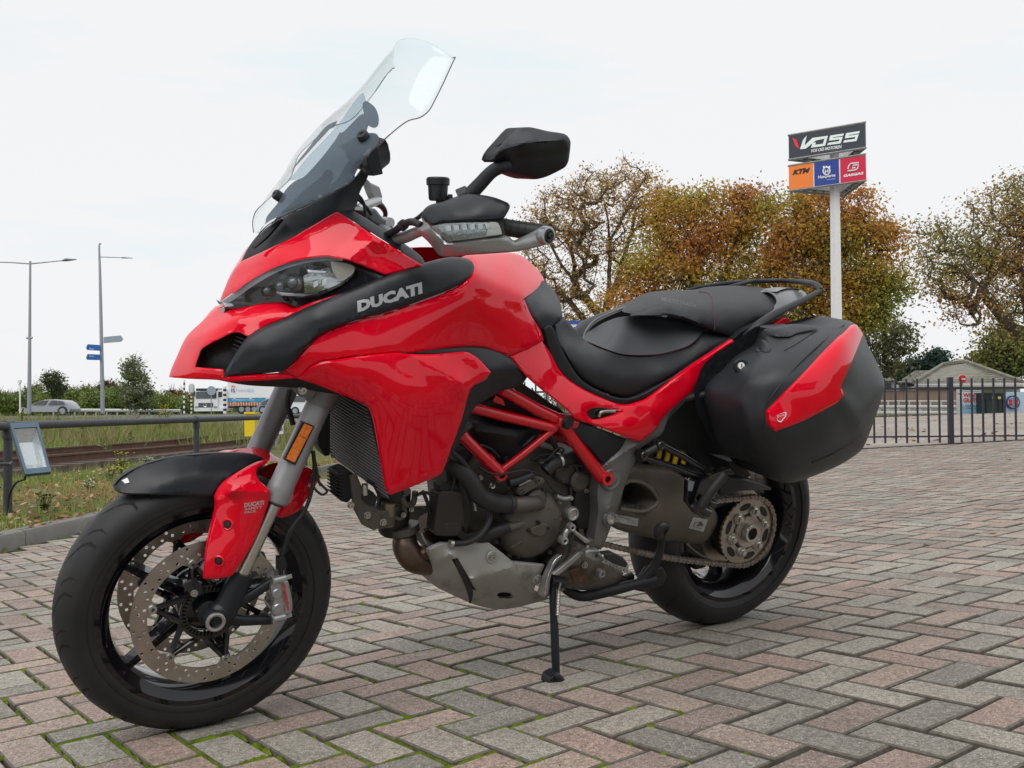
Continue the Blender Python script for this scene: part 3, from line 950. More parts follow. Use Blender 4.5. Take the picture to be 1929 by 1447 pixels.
for p in posts:
 mb = MB(); g = float(hgt(p[0], p[1]))
 mb.cyl((p[0] - base[0], p[1] - base[1], g - .1 - base[2]), (p[0] - base[0], p[1] - base[1], p[2] - base[2] + .01), .032, 14)
 mb.cyl((p[0] - base[0], p[1] - base[1], p[2] - base[2] - .1), (p[0] - base[0], p[1] - base[1], p[2] - base[2] - .02), .041, 14)
 mb.tube([p - base - dAB * .05, p - base + dAB * .05], .041, 14)
 mb.build('post', RAILG, rl, smooth=60)

FLM = mat('floodlight_housing', (0.30, 0.31, 0.32), 0.45, metal=0.5, var=0.08)
FLF = mat('floodlight_frame_blue', (0.10, 0.15, 0.20), 0.4, metal=0.3, var=0.1)
FLREF = mat('floodlight_reflector', (0.75, 0.78, 0.78), 0.25, metal=0.8)
fd = 7.35
fl = empty('floodlight', E(50, 890, fd), label='grey and blue floodlight with a glass front mounted on the railing post', cat='floodlight')
fb_ = np.array(fl.location)
# glass face corners (photo px): frame outer
def fp(px, py, D): return E(px, py, D) - fb_
oc = [(18, 799, 7.30), (71, 796, 7.42), (96, 890, 7.27), (47, 895, 7.15)]
O = [fp(*q) for q in oc]
nrm = np.cross(O[1] - O[0], O[3] - O[0]); nrm /= np.linalg.norm(nrm)
if nrm[1] > 0: nrm = -nrm
I_ = [O[0] * (1 - .10) + O[2] * .10, O[1] * .9 + O[3] * .1, O[2] * .9 + O[0] * .1, O[3] * .9 + O[1] * .1]
mb = MB()
for i in range(4):
 j = (i + 1) % 4
 mb.add([O[i] + nrm * .012, O[j] + nrm * .012, I_[j] + nrm * .012, I_[i] + nrm * .012], [(0, 1, 2, 3)])
 mb.add([O[i] + nrm * .012, O[j] + nrm * .012, O[j] - nrm * .03, O[i] - nrm * .03], [(0, 1, 2, 3)])
 mb.add([I_[i] + nrm * .012, I_[j] + nrm * .012, I_[j] - nrm * .004, I_[i] - nrm * .004], [(0, 1, 2, 3)])
mb.build('frame', FLF, fl)
mb = MB(); bk = [(O[i] * .72 + sum(O) / 4 * .28) - nrm * .13 for i in range(4)]
mb.add([q - nrm * .03 for q in O] + bk, [(0, 1, 5, 4), (1, 2, 6, 5), (2, 3, 7, 6), (3, 0, 4, 7), (4, 5, 6, 7)])
mb.build('housing', FLM, fl)
mb = MB(); mb.add([q - nrm * .001 for q in I_], [(0, 1, 2, 3)]); mb.build('glass', LENS, fl)
mb = MB(); cI = sum(I_) / 4
bI = [(q * .55 + cI * .45) - nrm * .08 for q in I_]
mb.add([q - nrm * .004 for q in I_] + bI, [(0, 1, 5, 4), (1, 2, 6, 5), (2, 3, 7, 6), (3, 0, 4, 7), (4, 5, 6, 7)])
mb.build('reflector', FLREF, fl)
mb = MB(); mb.tube([fp(-8, 874, 7.2), fp(30, 874, 7.15)], .014, 4, True, .4); mb.cyl(fp(22, 874, 7.12), fp(26, 874, 7.07), .018)
mb.build('bracket', RAILG, fl)
mb = MB(); mb.tube(catmull([fp(47, 896, 7.25), fp(46, 903, 7.3), fp(30, 910, 7.4), fp(17, 935, 7.45), fp(16, 960, 7.47), fp(19, 983, 7.5)], 6), .0085, 8)
mb.build('cable', RUBH, fl, smooth=60)

# ------------------------------------------------------------------ helpers for far things
def PBX(mb, x0, y0, x1, y1, D, dep):
 """box whose camera-side face covers the photo rectangle at depth D"""
 a = E(x0, y1, D); b = E(x1, y0, D)
 mb.box(((a[0] + b[0]) / 2, D + dep / 2, (a[2] + b[2]) / 2), (abs(b[0] - a[0]), dep, abs(b[2] - a[2])))
def PW(name, x0, y0, x1, y1, D, dep, m, root, **k):
 mb = MB(); PBX(mb, x0, y0, x1, y1, D, dep)
 o = mb.build(name, m, root, **k)
 if root is not None:
  L = np.array(root.matrix_basis.translation)
  o.data.transform(Matrix.Translation((-L).tolist()))
 return o
def far_root(name, px, py, D, **k):
 p = E(px, py, D)
 return empty(name, p, **k)
LAMPM = mat('galvanised_pole', (0.30, 0.33, 0.37), 0.45, metal=0.6, var=0.05)
def loc(root, *q): return E(*q) - np.array(root.location)
def wtext(s, root, o, ux, uy, m, name='lettering', bold=0.0, off=0.0, **k):
 """text with lower-left corner at world o, unit box vectors ux (width) and uy (cap height)"""
 v, f = text_geo(s, bold=bold)
 if len(v) == 0: return None
 n = np.cross(ux, uy); n = n / np.linalg.norm(n)
 P = o + v[:, :1] * ux + v[:, 1:2] * uy + n * off
 if root is not None: P = P - np.array(root.location)
 return meshobj(name, P, f, m, root, **k)

# street lamps
l1 = far_root('street_lamp', 55, 776, 60, label='twin armed grey street lamp at the far left', cat='street lamp', group='street lamps by the road')
mb = MB(); mb.tube([loc(l1, 55, 779, 60), loc(l1, 56, 640, 60), loc(l1, 57, 492, 60)], [.13, .09, .06], 10); mb.build('pole', LAMPM, l1, smooth=60)
mb = MB(); mb.tube([loc(l1, 57, 497, 60), loc(l1, 20, 494.5, 60), loc(l1, -40, 493, 60)], [.045, .04, .03], 8); mb.build('arm', LAMPM, l1, smooth=60)
mb = MB(); mb.tube([loc(l1, 57, 497, 60), loc(l1, 118, 491, 60)], [.045, .03], 8); mb.build('arm', LAMPM, l1, smooth=60)
mb = MB(); mb.tube([loc(l1, 116, 491.5, 60), loc(l1, 125, 489.5, 60), loc(l1, 144, 489, 60)], [.03, .10, .03], 8, True, 2.2); mb.build('lamp_head', LAMPM, l1, smooth=60)
mb = MB(); mb.cyl(loc(l1, 50, 636.5, 60), loc(l1, 61, 636.5, 60), .07, 8); mb.build('clamp', LAMPM, l1)
l2 = far_root('street_lamp', 193, 776, 60, label='tall single armed street lamp carrying the direction signs', cat='street lamp', group='street lamps by the road')
mb = MB(); mb.tube(catmull([loc(l2, 193.5, 779, 60), loc(l2, 191, 640, 60), loc(l2, 188.5, 520, 60), loc(l2, 187, 464, 60), loc(l2, 190.5, 459.5, 60)], 4), [.13, .10, .06, .04], 10); mb.build('pole', LAMPM, l2, smooth=60)
mb = MB(); mb.tube([loc(l2, 187.5, 484, 60), loc(l2, 232, 485.5, 60)], [.03, .025], 8); mb.build('arm', LAMPM, l2, smooth=60)
mb = MB(); mb.tube([loc(l2, 230, 485.5, 60), loc(l2, 250, 486.3, 60)], [.05, .02], 8, True, 2); mb.build('lamp_head', LAMPM, l2, smooth=60)
SIGNB = mat('sign_blue', (0.012, 0.10, 0.33), 0.4); SIGNG = mat('sign_back_grey', (0.26, 0.32, 0.36), 0.5, metal=0.3)
SIGNW = mat('sign_white', (0.70, 0.71, 0.72), 0.45); SIGNY = mat('sign_yellow', (0.75, 0.50, 0.02), 0.45)
def arrow_sign(pts, D, m, label, dep=.05):
 r = far_root('direction_sign', pts[0][0], pts[0][1], D, label=label, cat='direction sign', group='direction signs on the lamp post')
 P = [loc(r, x, y, D) for x, y in pts]; n = len(P)
 V = P + [p + np.array([0, dep, 0]) for p in P]
 meshobj('panel', V, [tuple(range(n)), tuple(range(n, 2 * n))[::-1]] + [(i, (i + 1) % n, n + (i + 1) % n, n + i) for i in range(n)], m, r)
 return r
arrow_sign([(195, 635), (227, 632), (232, 639), (227.5, 644), (195, 646.5)], 59.7, SIGNG, 'plain grey back of an arrow shaped sign pointing right on the lamp post')
r = arrow_sign([(162, 655), (165, 648.5), (188.5, 650), (188.5, 661), (164, 659.5)], 59.7, SIGNB, 'upper blue arrow sign with a yellow route plate')
mb = MB(); PBX(mb, 167, 650, 174.5, 654.5, 59.66, .03); o = mb.build('route_plate', SIGNY, r); o.data.transform(Matrix.Translation(-r.location))
wtext('Megen', r, E(168, 659, 59.64), E(177, 659, 59.64) - E(168, 659, 59.64), E(168, 656, 59.64) - E(168, 659, 59.64), SIGNW)
r = arrow_sign([(162, 674), (165, 667), (188.5, 668), (188.5, 678.5), (164, 678)], 59.7, SIGNB, 'lower blue and white arrow sign below the one with the yellow plate')
mb = MB(); PBX(mb, 166, 673.4, 188, 677.6, 59.66, .03); o = mb.build('white_band', SIGNW, r); o.data.transform(Matrix.Translation(-r.location))
wtext('Ais Punt', r, E(168, 672.6, 59.64), E(177, 672.6, 59.64) - E(168, 672.6, 59.64), E(168, 669.6, 59.64) - E(168, 672.6, 59.64), SIGNW)
wtext('Ag Bedrijven', r, E(168, 677, 59.6), E(181, 677, 59.6) - E(168, 677, 59.6), E(168, 674.3, 59.6) - E(168, 677, 59.6), SIGNB)
# small white post far left
r = far_root('marker_post', 38, 776, 62, label='thin white post with a small lamp left of the twin armed street lamp', cat='post')
mb = MB(); mb.tube([loc(r, 38, 779, 62), loc(r, 37.5, 718, 62)], .05, 8); mb.cyl(loc(r, 37, 722, 62), loc(r, 37, 716, 62), .12, 8); mb.build('post', SIGNW, r, smooth=60)

# striped poles, signs at the crossing
BW1 = mat('stripe_black', (0.03, 0.03, 0.03), 0.5)
def striped(px, y0, y1, wpx, n, D, label, start=0):
 r = far_root('striped_pole', px, y1, D, label=label, cat='pole', group='black and white striped poles at the level crossing')
 for i in range(n):
  mb = MB(); a = y0 + (y1 - y0) * i / n; b = y0 + (y1 - y0) * (i + 1) / n
  mb.cyl(loc(r, px, b, D), loc(r, px, a, D), wpx / 2 / FPX * D, 10)
  mb.build('black_band' if i % 2 else 'white_band', BW1 if i % 2 else SIGNW, r, smooth=60)
 return r
striped(347, 716, 779, 3.4, 13, 55, 'slim black and white striped pole, leftmost at the level crossing')
striped(360.5, 746, 779, 3.0, 9, 56, 'short slim striped pole just left of the truck cab')
striped(423.5, 728, 779, 6.5, 11, 54, 'thick black and white striped pole in front of the truck')
r = far_root('signal_head', 361, 746, 56, label='pale rounded signal board on the short striped pole', cat='signal')
mb = MB(); mb.tube([loc(r, 361, 741, 55.8), loc(r, 361, 737, 55.8), loc(r, 361, 727, 55.8), loc(r, 361, 723, 55.8)], [.10, .17, .17, .10], 12, True, .3, up=(1, 0, 0)); mb.build('board', mat('pale_grey_green', (0.42, 0.46, 0.42), 0.5), r, smooth=60)
mb = MB(); mb.tube([loc(r, 361, 739, 55.7), loc(r, 361, 725, 55.7)], .10, 12, True, .2, up=(1, 0, 0)); mb.build('face', mat('pale_face', (0.5, 0.53, 0.5), 0.4), r)
r = far_root('round_sign', 398, 778, 53, label='round traffic sign seen from its grey back, in front of the truck cab', cat='traffic sign')
mb = MB(); mb.cyl(loc(r, 398, 780, 53), loc(r, 398, 730, 53), .03, 8); mb.build('pole', LAMPM, r, smooth=60)
mb = MB(); c_ = loc(r, 398, 736, 52.9); mb.cyl(c_, c_ + (0, .03, 0), 8.6 / FPX * 53, 24); mb.build('disc', SIGNG, r)
# yellow cabinet and kilometre board by the track
r = far_root('yellow_cabinet', 472, 815, 19, label='yellow marker cabinet behind the railing beside the fork', cat='cabinet')
mb = MB(); PBX(mb, 461, 780, 480, 822, 19, .25); o = mb.build('body', mat('cabinet_yellow', (0.72, 0.52, 0.01), 0.45, var=0.08), r); o.data.transform(Matrix.Translation(-r.location))
mb = MB(); PBX(mb, 460, 776, 481, 779.8, 18.97, .3); o = mb.build('lid', mat('cabinet_yellow'  , (0.72, 0.52, 0.01)), r); o.data.transform(Matrix.Translation(-r.location))
r = far_root('kilometre_board', 520, 818, 18.5, label='white number board reading 45 seen between the fork legs', cat='sign')
mb = MB(); PBX(mb, 508, 798, 534, 818.5, 18.5, .03); o = mb.build('board', SIGNW, r); o.data.transform(Matrix.Translation(-r.location)); beveled(o, .02)
wtext('45', r, E(520, 811.5, 18.46), E(532.5, 811.5, 18.46) - E(520, 811.5, 18.46), E(520, 802, 18.46) - E(520, 811.5, 18.46), BLKL, bold=.02)
wtext('K', r, E(510, 811.5, 18.46), E(516.5, 811.5, 18.46) - E(510, 811.5, 18.46), E(510, 802, 18.46) - E(510, 811.5, 18.46), BLKL)
mb = MB(); mb.cyl(loc(r, 521, 818, 18.53), loc(r, 521, 842, 18.53), .025, 8); mb.build('post', LAMPM, r)
# guard rail along the road
r = far_root('guard_rail', 140, 776, 88, label='low galvanised crash barrier along the far side of the road', cat='crash barrier')
mb = MB(); p0 = loc(r, 100, 772.5, 88); p1 = loc(r, 340, 774, 88)
mb.tube([p0, p1], .14, 6, True, .3); mb.build('beam', mat('barrier_zinc', (0.42, 0.43, 0.42), 0.5, metal=0.5), r)
for i in range(13):
 p = p0 + (p1 - p0) * i / 12; mb = MB(); mb.box((p[0], p[1] + .1, p[2] - .25), (.12, .1, .6)); mb.build('post', LAMPM, r)

# ------------------------------------------------------------------ vehicles
def car(px0, px1, ybase, D, prof, glassp, body, label, wheels, name='parked_car', facing=1, width=1.75):
 """side-view profile in photo px, extruded with tumblehome"""
 r = far_root(name, (px0 + px1) / 2, ybase, D, label=label, cat='car', group='cars on the road behind the railing')
 P = [loc(r, x, y, D) for x, y in prof]; n = len(P)
 base_z = P[0][2]; V = []
 zs = [p[2] for p in P]; zt = max(zs)
 cx_ = sum(p[0] for p in P) / n
 for k, (off, inset) in enumerate(((0, 1), (width * .12, 0), (width * .88, 0), (width, 1))):
  for p in P:
   t_ = max(0, (p[2] - zt * .52) / (zt * .5)) * .10 * (1 if k in (0, 1) else -1)
   q = p * np.array([.97 if inset else 1, 1, .97 if inset else 1]) + np.array([0, off + t_, 0])
   V.append(q)
 F = [tuple(range(n))] + [(k * n + i, k * n + (i + 1) % n, (k + 1) * n + (i + 1) % n, (k + 1) * n + i) for k in range(3) for i in range(n)] + [tuple(range(3 * n, 4 * n))[::-1]]
 meshobj('body', V, F, body, r, smooth=50)
 for g in glassp:
  G = [loc(r, x, y, D - .02) for x, y in g]; G = [q + np.array([0, max(0, (q[2] - zt * .52) / (zt * .5)) * .10 - .02, 0]) for q in G]
  meshobj('window', G, [tuple(range(len(G)))], mat('car_window_dark', (0.03, 0.04, 0.045), 0.08, coat=1), r)
 for wx in wheels:
  mb = MB(); c_ = loc(r, wx, ybase - 5.2 * 60 / D, D); mb.cyl(c_ + (0, -.03, 0), c_ + (0, .2, 0), .33, 18); o = mb.build('wheel', RUB, r, smooth=50)
  mb = MB(); mb.cyl(c_ + (0, -.045, 0), c_ + (0, .0, 0), .2, 14); mb.build('rim', LAMPM, o)
 return r
SILCAR = mat('silver_car_paint', (0.26, 0.29, 0.31), 0.3, metal=0.6, coat=0.8)
WHTCAR = mat('white_car_paint', (0.62, 0.64, 0.65), 0.3, coat=0.6)
car(33, 134, 779, 68, [(34, 776), (33, 771), (42, 766.5), (57, 763), (66, 757), (80, 753.2), (100, 752.6), (118, 754.5), (126, 759.5), (131, 766), (133, 773), (131, 776)],
 [[(60, 763.5), (68, 757.5), (80, 754.8), (90, 754.4), (84, 763.6)], [(90, 763.6), (96, 755), (106, 754.6), (108, 763.3)], [(110, 763.2), (108.5, 754.8), (117, 756.5), (122, 762.8)]],
 SILCAR, 'silver hatchback driving left on the road at the far left', (50, 118))
car(483, 560, 776, 80, [(483, 773), (482, 766), (488, 762), (494, 755), (505, 750), (530, 749), (560, 750), (560, 775), (484, 775)],
 [[(491, 762), (496, 756), (506, 752), (506, 762)]], mat('blue_grey_car_paint', (0.16, 0.22, 0.28), 0.3, metal=0.5, coat=.8), 'blue grey car behind the right fork leg tailing the truck', (495,))
car(543, 640, 778, 78, [(543, 776), (543, 762), (546, 757), (549, 747), (554, 743), (600, 742), (640, 744), (640, 776)],
 [[(548, 757), (551, 748), (556, 745.5), (575, 745.5), (575, 757)]], WHTCAR, 'white van seen through the gap between the fork legs', (556, 620))

# truck
TW = mat('truck_white', (0.66, 0.68, 0.70), 0.35, coat=0.4); TD = mat('truck_dark', (0.03, 0.03, 0.035), 0.4)
TR = far_root('box_truck', 420, 778, 98, label='white articulated truck with blue banded box trailer under the beak', cat='truck')
def tp(name, x0, y0, x1, y1, D, dep, m): return PW(name, x0, y0, x1, y1, D, dep, m, TR)
tp('cab', 366, 737, 410, 771, 98, 2.0, TW); tp('roof', 369, 731.5, 408, 736.8, 98.1, 1.9, TD)
tp('windscreen', 369.5, 737.5, 407.5, 751, 97.95, .04, mat('truck_glass', (0.04, 0.055, 0.065), 0.06, coat=1))
tp('grille', 374, 759, 401, 767.5, 97.93, .06, TD); tp('bumper', 366, 768, 427, 775, 97.9, 2.2, TW)
for y in (761, 763.5, 766): tp('grille_slat', 375, y, 400, y + .8, 97.9, .03, LAMPM)
mb = MB(); c_ = loc(TR, 386.5, 763, 97.88); mb.tube([c_ + .17 * np.array([cos(a), 0, sin(a)]) for a in np.linspace(0, 2 * pi, 15)], .025, 5)
for a in (pi / 2, pi / 2 + 2.094, pi / 2 + 4.189): mb.tube([c_, c_ + .17 * np.array([cos(a), 0, sin(a)])], .022, 5)
mb.build('badge', CHROME, TR)
tp('side', 410.2, 734, 428, 769, 98.2, 2.3, TW); tp('side_window', 411.5, 738, 418, 748, 98.15, .04, TD)
tp('mirror', 363, 736, 366, 746, 97.7, .2, TD); tp('headlight', 367.5, 765, 373, 768.5, 97.85, .05, LAMPM); tp('headlight', 403, 765, 409, 768.5, 97.85, .05, LAMPM)
tp('trailer_box', 428.5, 712, 560, 750, 98.4, 2.5, mat('trailer_white', (0.70, 0.72, 0.74), 0.4, var=0.03))
tp('blue_band', 428.5, 750.1, 560, 757.3, 98.36, 2.5, mat('band_blue', (0.02, 0.28, 0.52), 0.4))
tp('side_skirt', 428.5, 757.5, 540, 764.5, 98.4, 2.4, mat('skirt_orange', (0.42, 0.13, 0.04), 0.5))
for i in range(22): tp('skirt_rib', 429 + i * 5, 757.6, 429.8 + i * 5, 764.4, 98.37, .05, SIGNW)
tp('chassis', 420, 764.8, 545, 768.5, 98.8, 1.5, TD)
for px in (455, 467, 479, 418):
 mb = MB(); c_ = loc(TR, px, 771, 98.5); mb.cyl(c_, c_ + (0, .35, 0), .48, 18); o = mb.build('wheel', RUB, TR, smooth=50)
 mb = MB(); mb.cyl(c_ - (0, .02, 0), c_ + (0, .02, 0), .26, 14); mb.build('rim', LAMPM, o)
def wt(s, x0, y0, x1, y1, D, m, name='lettering', root=TR, bold=0.0):
 return wtext(s, root, E(x0, y1, D), E(x1, y1, D) - E(x0, y1, D), E(x0, y0, D) - E(x0, y1, D), m, name, bold)
wt('Freightbe', 445, 732, 465, 738.5, 98.33, mat('faded_grey_print', (0.5, 0.52, 0.55), 0.5)); wt('NELUX', 466, 732, 478, 738.5, 98.33, mat('faded_cyan_print', (0.2, 0.5, 0.58), 0.5))
wt('uw ladingpartner Transport', 437, 751.5, 480, 755.5, 98.3, SIGNW)
mb = MB(); c_ = loc(TR, 439, 730, 98.33)
mb.tube([c_ + .17 * np.array([cos(a), 0, sin(a)]) for a in np.linspace(.2, 2.8, 10)], .06, 5, True, .2); mb.build('logo_arc', mat('logo_orange', (0.75, 0.22, 0.03), 0.5), TR)
mb = MB(); mb.tube([c_ + np.array([-.12, 0, -.1]), c_ + np.array([-.16, 0, -.42])], .04, 5); mb.tube([c_ + np.array([.05, 0, -.1]), c_ + np.array([.12, 0, -.5])], .05, 5); mb.build('logo_stroke', SIGNB, TR)

# =================================================================== RIGHT SIDE
FENM = mat('black_blue_fence_steel', (0.022, 0.023, 0.042), 0.45, coat=0.2, var=0.15)
fz = lambda x: float(hgt(x, FENCE_D + .1))
fx0, fx1 = E(900, 838, FENCE_D)[0], E(2180, 838, FENCE_D)[0]
fr = empty('metal_fence', E(1791, 841, FENCE_D), label='black steel bar fence closing the forecourt on the right', cat='fence')
L0 = np.array(fr.location)
for (yy, hh) in ((731.8, .026), (822, .022)):
 z = E(1791, yy, FENCE_D)[2]
 mb = MB(); mb.box(((fx0 + fx1) / 2 - L0[0], 0, z - L0[2]), (fx1 - fx0, .030, hh)); mb.build('rail', FENM, fr)
zt_, zb_ = E(1791, 713, FENCE_D)[2], E(1791, 834, FENCE_D)[2]
bar = MB(); bar.box((0, 0, (zt_ + zb_) / 2 - L0[2]), (.022, .022, zt_ - zb_))
barme = None
for i in range(-43, 19):
 px = 1791 + i * 20.55
 if i % 20 == 0: continue
 x = E(px, 838, FENCE_D)[0]
 if barme is None:
  o = bar.build('bar', FENM, fr); barme = o.data
 else:
  o = bpy.data.objects.new('bar', barme); link(o, fr)
 o.location = (x - L0[0], -.004, 0)
for px in (1791, 1791 - 411, 1791 - 822, 1791 + 411):
 x = E(px, 838, FENCE_D)[0]; z0 = E(1791, 841, FENCE_D)[2]; z1 = E(1791, 710.5, FENCE_D)[2]
 mb = MB(); mb.box((x - L0[0], -.01, (z0 - .1 + z1) / 2 - L0[2]), (.066, .066, z1 - z0 + .1)); beveled(mb.build('post', FENM, fr), .004)
# red tie on the lower rail and the far gate
ff = far_root('gate', 1925, 790, 46, label='dark barred gate in the distance at the right edge', cat='gate')
mb = MB()
for i in range(9): mb.cyl(loc(ff, 1906 + i * 4.2, 782, 46), loc(ff, 1906 + i * 4.2, 756, 46), .03, 6)
mb.cyl(loc(ff, 1904, 758, 46), loc(ff, 1950, 757, 46), .03, 6); mb.cyl(loc(ff, 1904, 779, 46), loc(ff, 1950, 779, 46), .03, 6)
mb.build('bars', FENM, ff)
mb = MB(); mb.cyl(loc(ff, 1927, 794, 46), loc(ff, 1927, 750, 46), .09, 8); mb.build('post', FENM, ff)

# low white railing and brown screen wall
WHM = mat('white_painted_rail', (0.62, 0.62, 0.60), 0.5, var=0.06)
wr = far_root('white_railing', 1740, 779, 47, label='low white railing in front of the brown wall', cat='railing')
for y, r_ in ((766, .075), (755.5, .035), (777.5, .09)):
 mb = MB(); mb.cyl(loc(wr, 1600, y, 47), loc(wr, 1806, y + .5, 47), r_, 8); mb.build('rail', WHM, wr, smooth=60)
for x in range(1613, 1806, 20):
 mb = MB(); mb.cyl(loc(wr, x, 783, 47), loc(wr, x, 755, 47), .035, 6); mb.build('post', WHM, wr, smooth=60)
for x in (1604, 1805):
 mb = MB(); mb.cyl(loc(wr, x, 783, 46.9), loc(wr, x, 733, 46.9), .09, 8); mb.build('post', WHM, wr, smooth=60)
bw = far_root('brown_wall', 1730, 760, 52, label='low brown panelled wall under the tiled roof', cat='wall')
BRN = mat('brown_panel', (0.23, 0.165, 0.13), 0.8, var=0.12, vscale=3)
for i in range(11):
 PW('panel', 1570 + i * 22, 735.5, 1591.2 + i * 22, 770, 52, .12, BRN, bw)
PW('coping', 1568, 732.5, 1813, 735.3, 51.9, .3, mat('pale_coping', (0.42, 0.41, 0.38), 0.7), bw)

# house with hipped tiled roof
TILE = mat('grey_roof_tile', (0.185, 0.175, 0.15), 0.8, var=0.28, vscale=2.5, bump=0.3, bscale=8, dirt=(0.13, 0.135, 0.085), dscale=1.5, dthr=0.55)
HWALL = mat('cream_house_wall', (0.42, 0.42, 0.38), 0.8, var=0.08)
hs = far_root('house', 1820, 760, 60, label='low bungalow with a wide hipped tiled roof and small finial behind the fence', cat='house')
def hp(px, py, D): return loc(hs, px, py, D)
apex = hp(1820, 684, 66); ridgeL = hp(1775, 690, 68)
eFL = hp(1722, 724, 58); eFR = hp(1925, 723, 58); eBL = hp(1735, 722, 76); eBR = hp(1930, 722, 74)
mb = MB()
mb.add([eFL, eFR, apex, ridgeL, eBL, eBR], [(0, 1, 2, 3), (1, 5, 2), (0, 3, 4), (3, 2, 5, 4)])
mb.build('roof', TILE, hs)
def tilerows(A, B_, C_, D_, n, m_, name='roof_tiles'):
 """overlapping tile courses over the quad A-B (eaves) to D-C (ridge)"""
 mb = MB()
 for i in range(n):
  t0, t1 = i / n, (i + 1.12) / n
  a = A * (1 - t0) + D_ * t0; b = B_ * (1 - t0) + C_ * t0
  c = B_ * (1 - min(1, t1)) + C_ * min(1, t1); d = A * (1 - min(1, t1)) + D_ * min(1, t1)
  nn = np.cross(b - a, d - a); nn /= (np.linalg.norm(nn) + 1e-9)
  if nn[2] < 0: nn = -nn
  k = max(2, int(np.linalg.norm(b - a) / .33))
  for j in range(k):
   u0, u1 = j / k, (j + .93) / k
   hh = .07 + random.uniform(-.012, .012)
   mb.add([a + (b - a) * u0 + nn * hh, a + (b - a) * u1 + nn * hh, d + (c - d) * u1 + nn * .02, d + (c - d) * u0 + nn * .02,
     a + (b - a) * u0, a + (b - a) * u1], [(0, 1, 2, 3), (4, 5, 1, 0)])
 return mb.build(name, m_, hs, kind='stuff')
tilerows(eFL, eFR, apex, ridgeL, 13, TILE)
tilerows(eFR, eBR, apex, apex, 13, TILE)
mb = MB(); mb.tube([ridgeL + (0, 0, .1), apex + (0, 0, .12)], .16, 6); mb.tube([apex + (0, 0, .1), eFR + (0, 0, .12)], .15, 6); mb.tube([ridgeL + (0, 0, .1), eFL + (0, 0, .12)], .15, 6); mb.build('ridge_tiles', TILE, hs)
mb = MB(); mb.tube([apex, apex + (0, 0, .35)], .03, 5); mb.build('finial', FENM, hs)
mb = MB(); mb.tube([eFL + (0, -.1, -.1), eFR + (0, -.1, -.1)], .13, 6); mb.build('gutter', mat('zinc_gutter', (0.35, 0.34, 0.32), 0.6), hs)
PW('wall', 1728, 726, 1922, 780, 59.2, 8, HWALL, hs)
PW('window', 1800, 738, 1814, 752, 59.15, .1, mat('house_window', (0.05, 0.06, 0.07), 0.1), hs)
eL2a, eL2b = hp(1690, 720, 62), hp(1700, 718, 76)
mb = MB(); mb.add([hp(1690, 722, 60), hp(1762, 721, 60), hp(1750, 698.5, 67), hp(1724, 699, 67), hp(1700, 720, 76)], [(0, 1, 2, 3), (0, 3, 4)]); mb.build('wing_roof', TILE, hs)
tilerows(hp(1690, 722, 60), hp(1762, 721, 60), hp(1750, 698.5, 67), hp(1724, 699, 67), 9, TILE)
PW('wing_wall', 1694, 724, 1735, 780, 61, 6, HWALL, hs)
sh = far_root('garden_shed', 1665, 760, 56, label='small tiled roof of a shed just behind the pannier edge', cat='shed')
mb = MB(); mb.add([loc(sh, 1640, 719, 56), loc(sh, 1690, 718, 56), loc(sh, 1675, 708, 60), loc(sh, 1655, 708, 60)], [(0, 1, 2, 3)]); mb.build('roof', TILE, sh)
PW('wall', 1645, 719, 1686, 760, 56.4, 3, mat('pale_render', (0.5, 0.5, 0.47), 0.8), sh)
PW('window', 1668, 722, 1679, 733, 56.35, .1, mat('house_window', (0.05, 0.06, 0.07)), sh)

# no-entry sign, banner, container, emblem board
ns = far_root('no_entry_sign', 1813, 783, 45, label='round red no entry sign with a white bar', cat='traffic sign')
mb = MB(); mb.cyl(loc(ns, 1812.5, 784, 45.05), loc(ns, 1812.5, 714, 45.05), .035, 8); mb.build('pole', LAMPM, ns, smooth=60)
mb = MB(); c_ = loc(ns, 1813, 714.3, 44.98); rr = 8.4 / FPX * 45
mb.tube([c_ + (0, .03, 0), c_], rr, 28); mb.build('disc', SIGNW, ns)
mb = MB(); mb.tube([c_ + (0, .0, 0), c_ - (0, .012, 0)], rr * .93, 28); mb.build('red_face', mat('traffic_red', (0.55, 0.012, 0.02), 0.4), ns)
mb = MB(); mb.box(c_ - (0, .025, 0), (rr * 1.3, .02, rr * .30)); mb.build('white_bar', SIGNW, ns)
bn = far_root('banner', 1830, 782, 44, label='pale blue advertising banner with red and blue lettering beside the dark container', cat='banner')
bnm = bpy.data.materials.new('banner_print'); bnm.use_nodes = True
t = bnm.node_tree; b = t.nodes['Principled BSDF']; b.inputs['Roughness'].default_value = .5
tcn = t.nodes.new('ShaderNodeTexCoord'); sp = t.nodes.new('ShaderNodeSeparateXYZ'); t.links.new(tcn.outputs['Generated'], sp.inputs[0])
rp = t.nodes.new('ShaderNodeValToRGB'); rp.color_ramp.elements[0].color = (0.16, 0.42, 0.60, 1); rp.color_ramp.elements[1].color = (0.62, 0.70, 0.74, 1); rp.color_ramp.elements[1].position = .75
t.links.new(sp.outputs['Z'], rp.inputs[0]); t.links.new(rp.outputs[0], b.inputs['Base Color'])
PW('sheet', 1812, 737.5, 1850, 778.5, 44, .06, bnm, bn)
PW('frame', 1809.5, 735, 1851, 737.2, 43.98, .1, WHM, bn); PW('frame', 1809.5, 778.7, 1851, 780.5, 43.98, .1, WHM, bn)
wt('WIN EEN', 1814.5, 740.5, 1857, 748.5, 43.97, REDL, root=bn, bold=.03); wt('GRATIS', 1814.5, 750, 1844, 758, 43.97, REDL, root=bn, bold=.03)
NAVY = mat('navy_lettering', (0.02, 0.06, 0.22), 0.5)
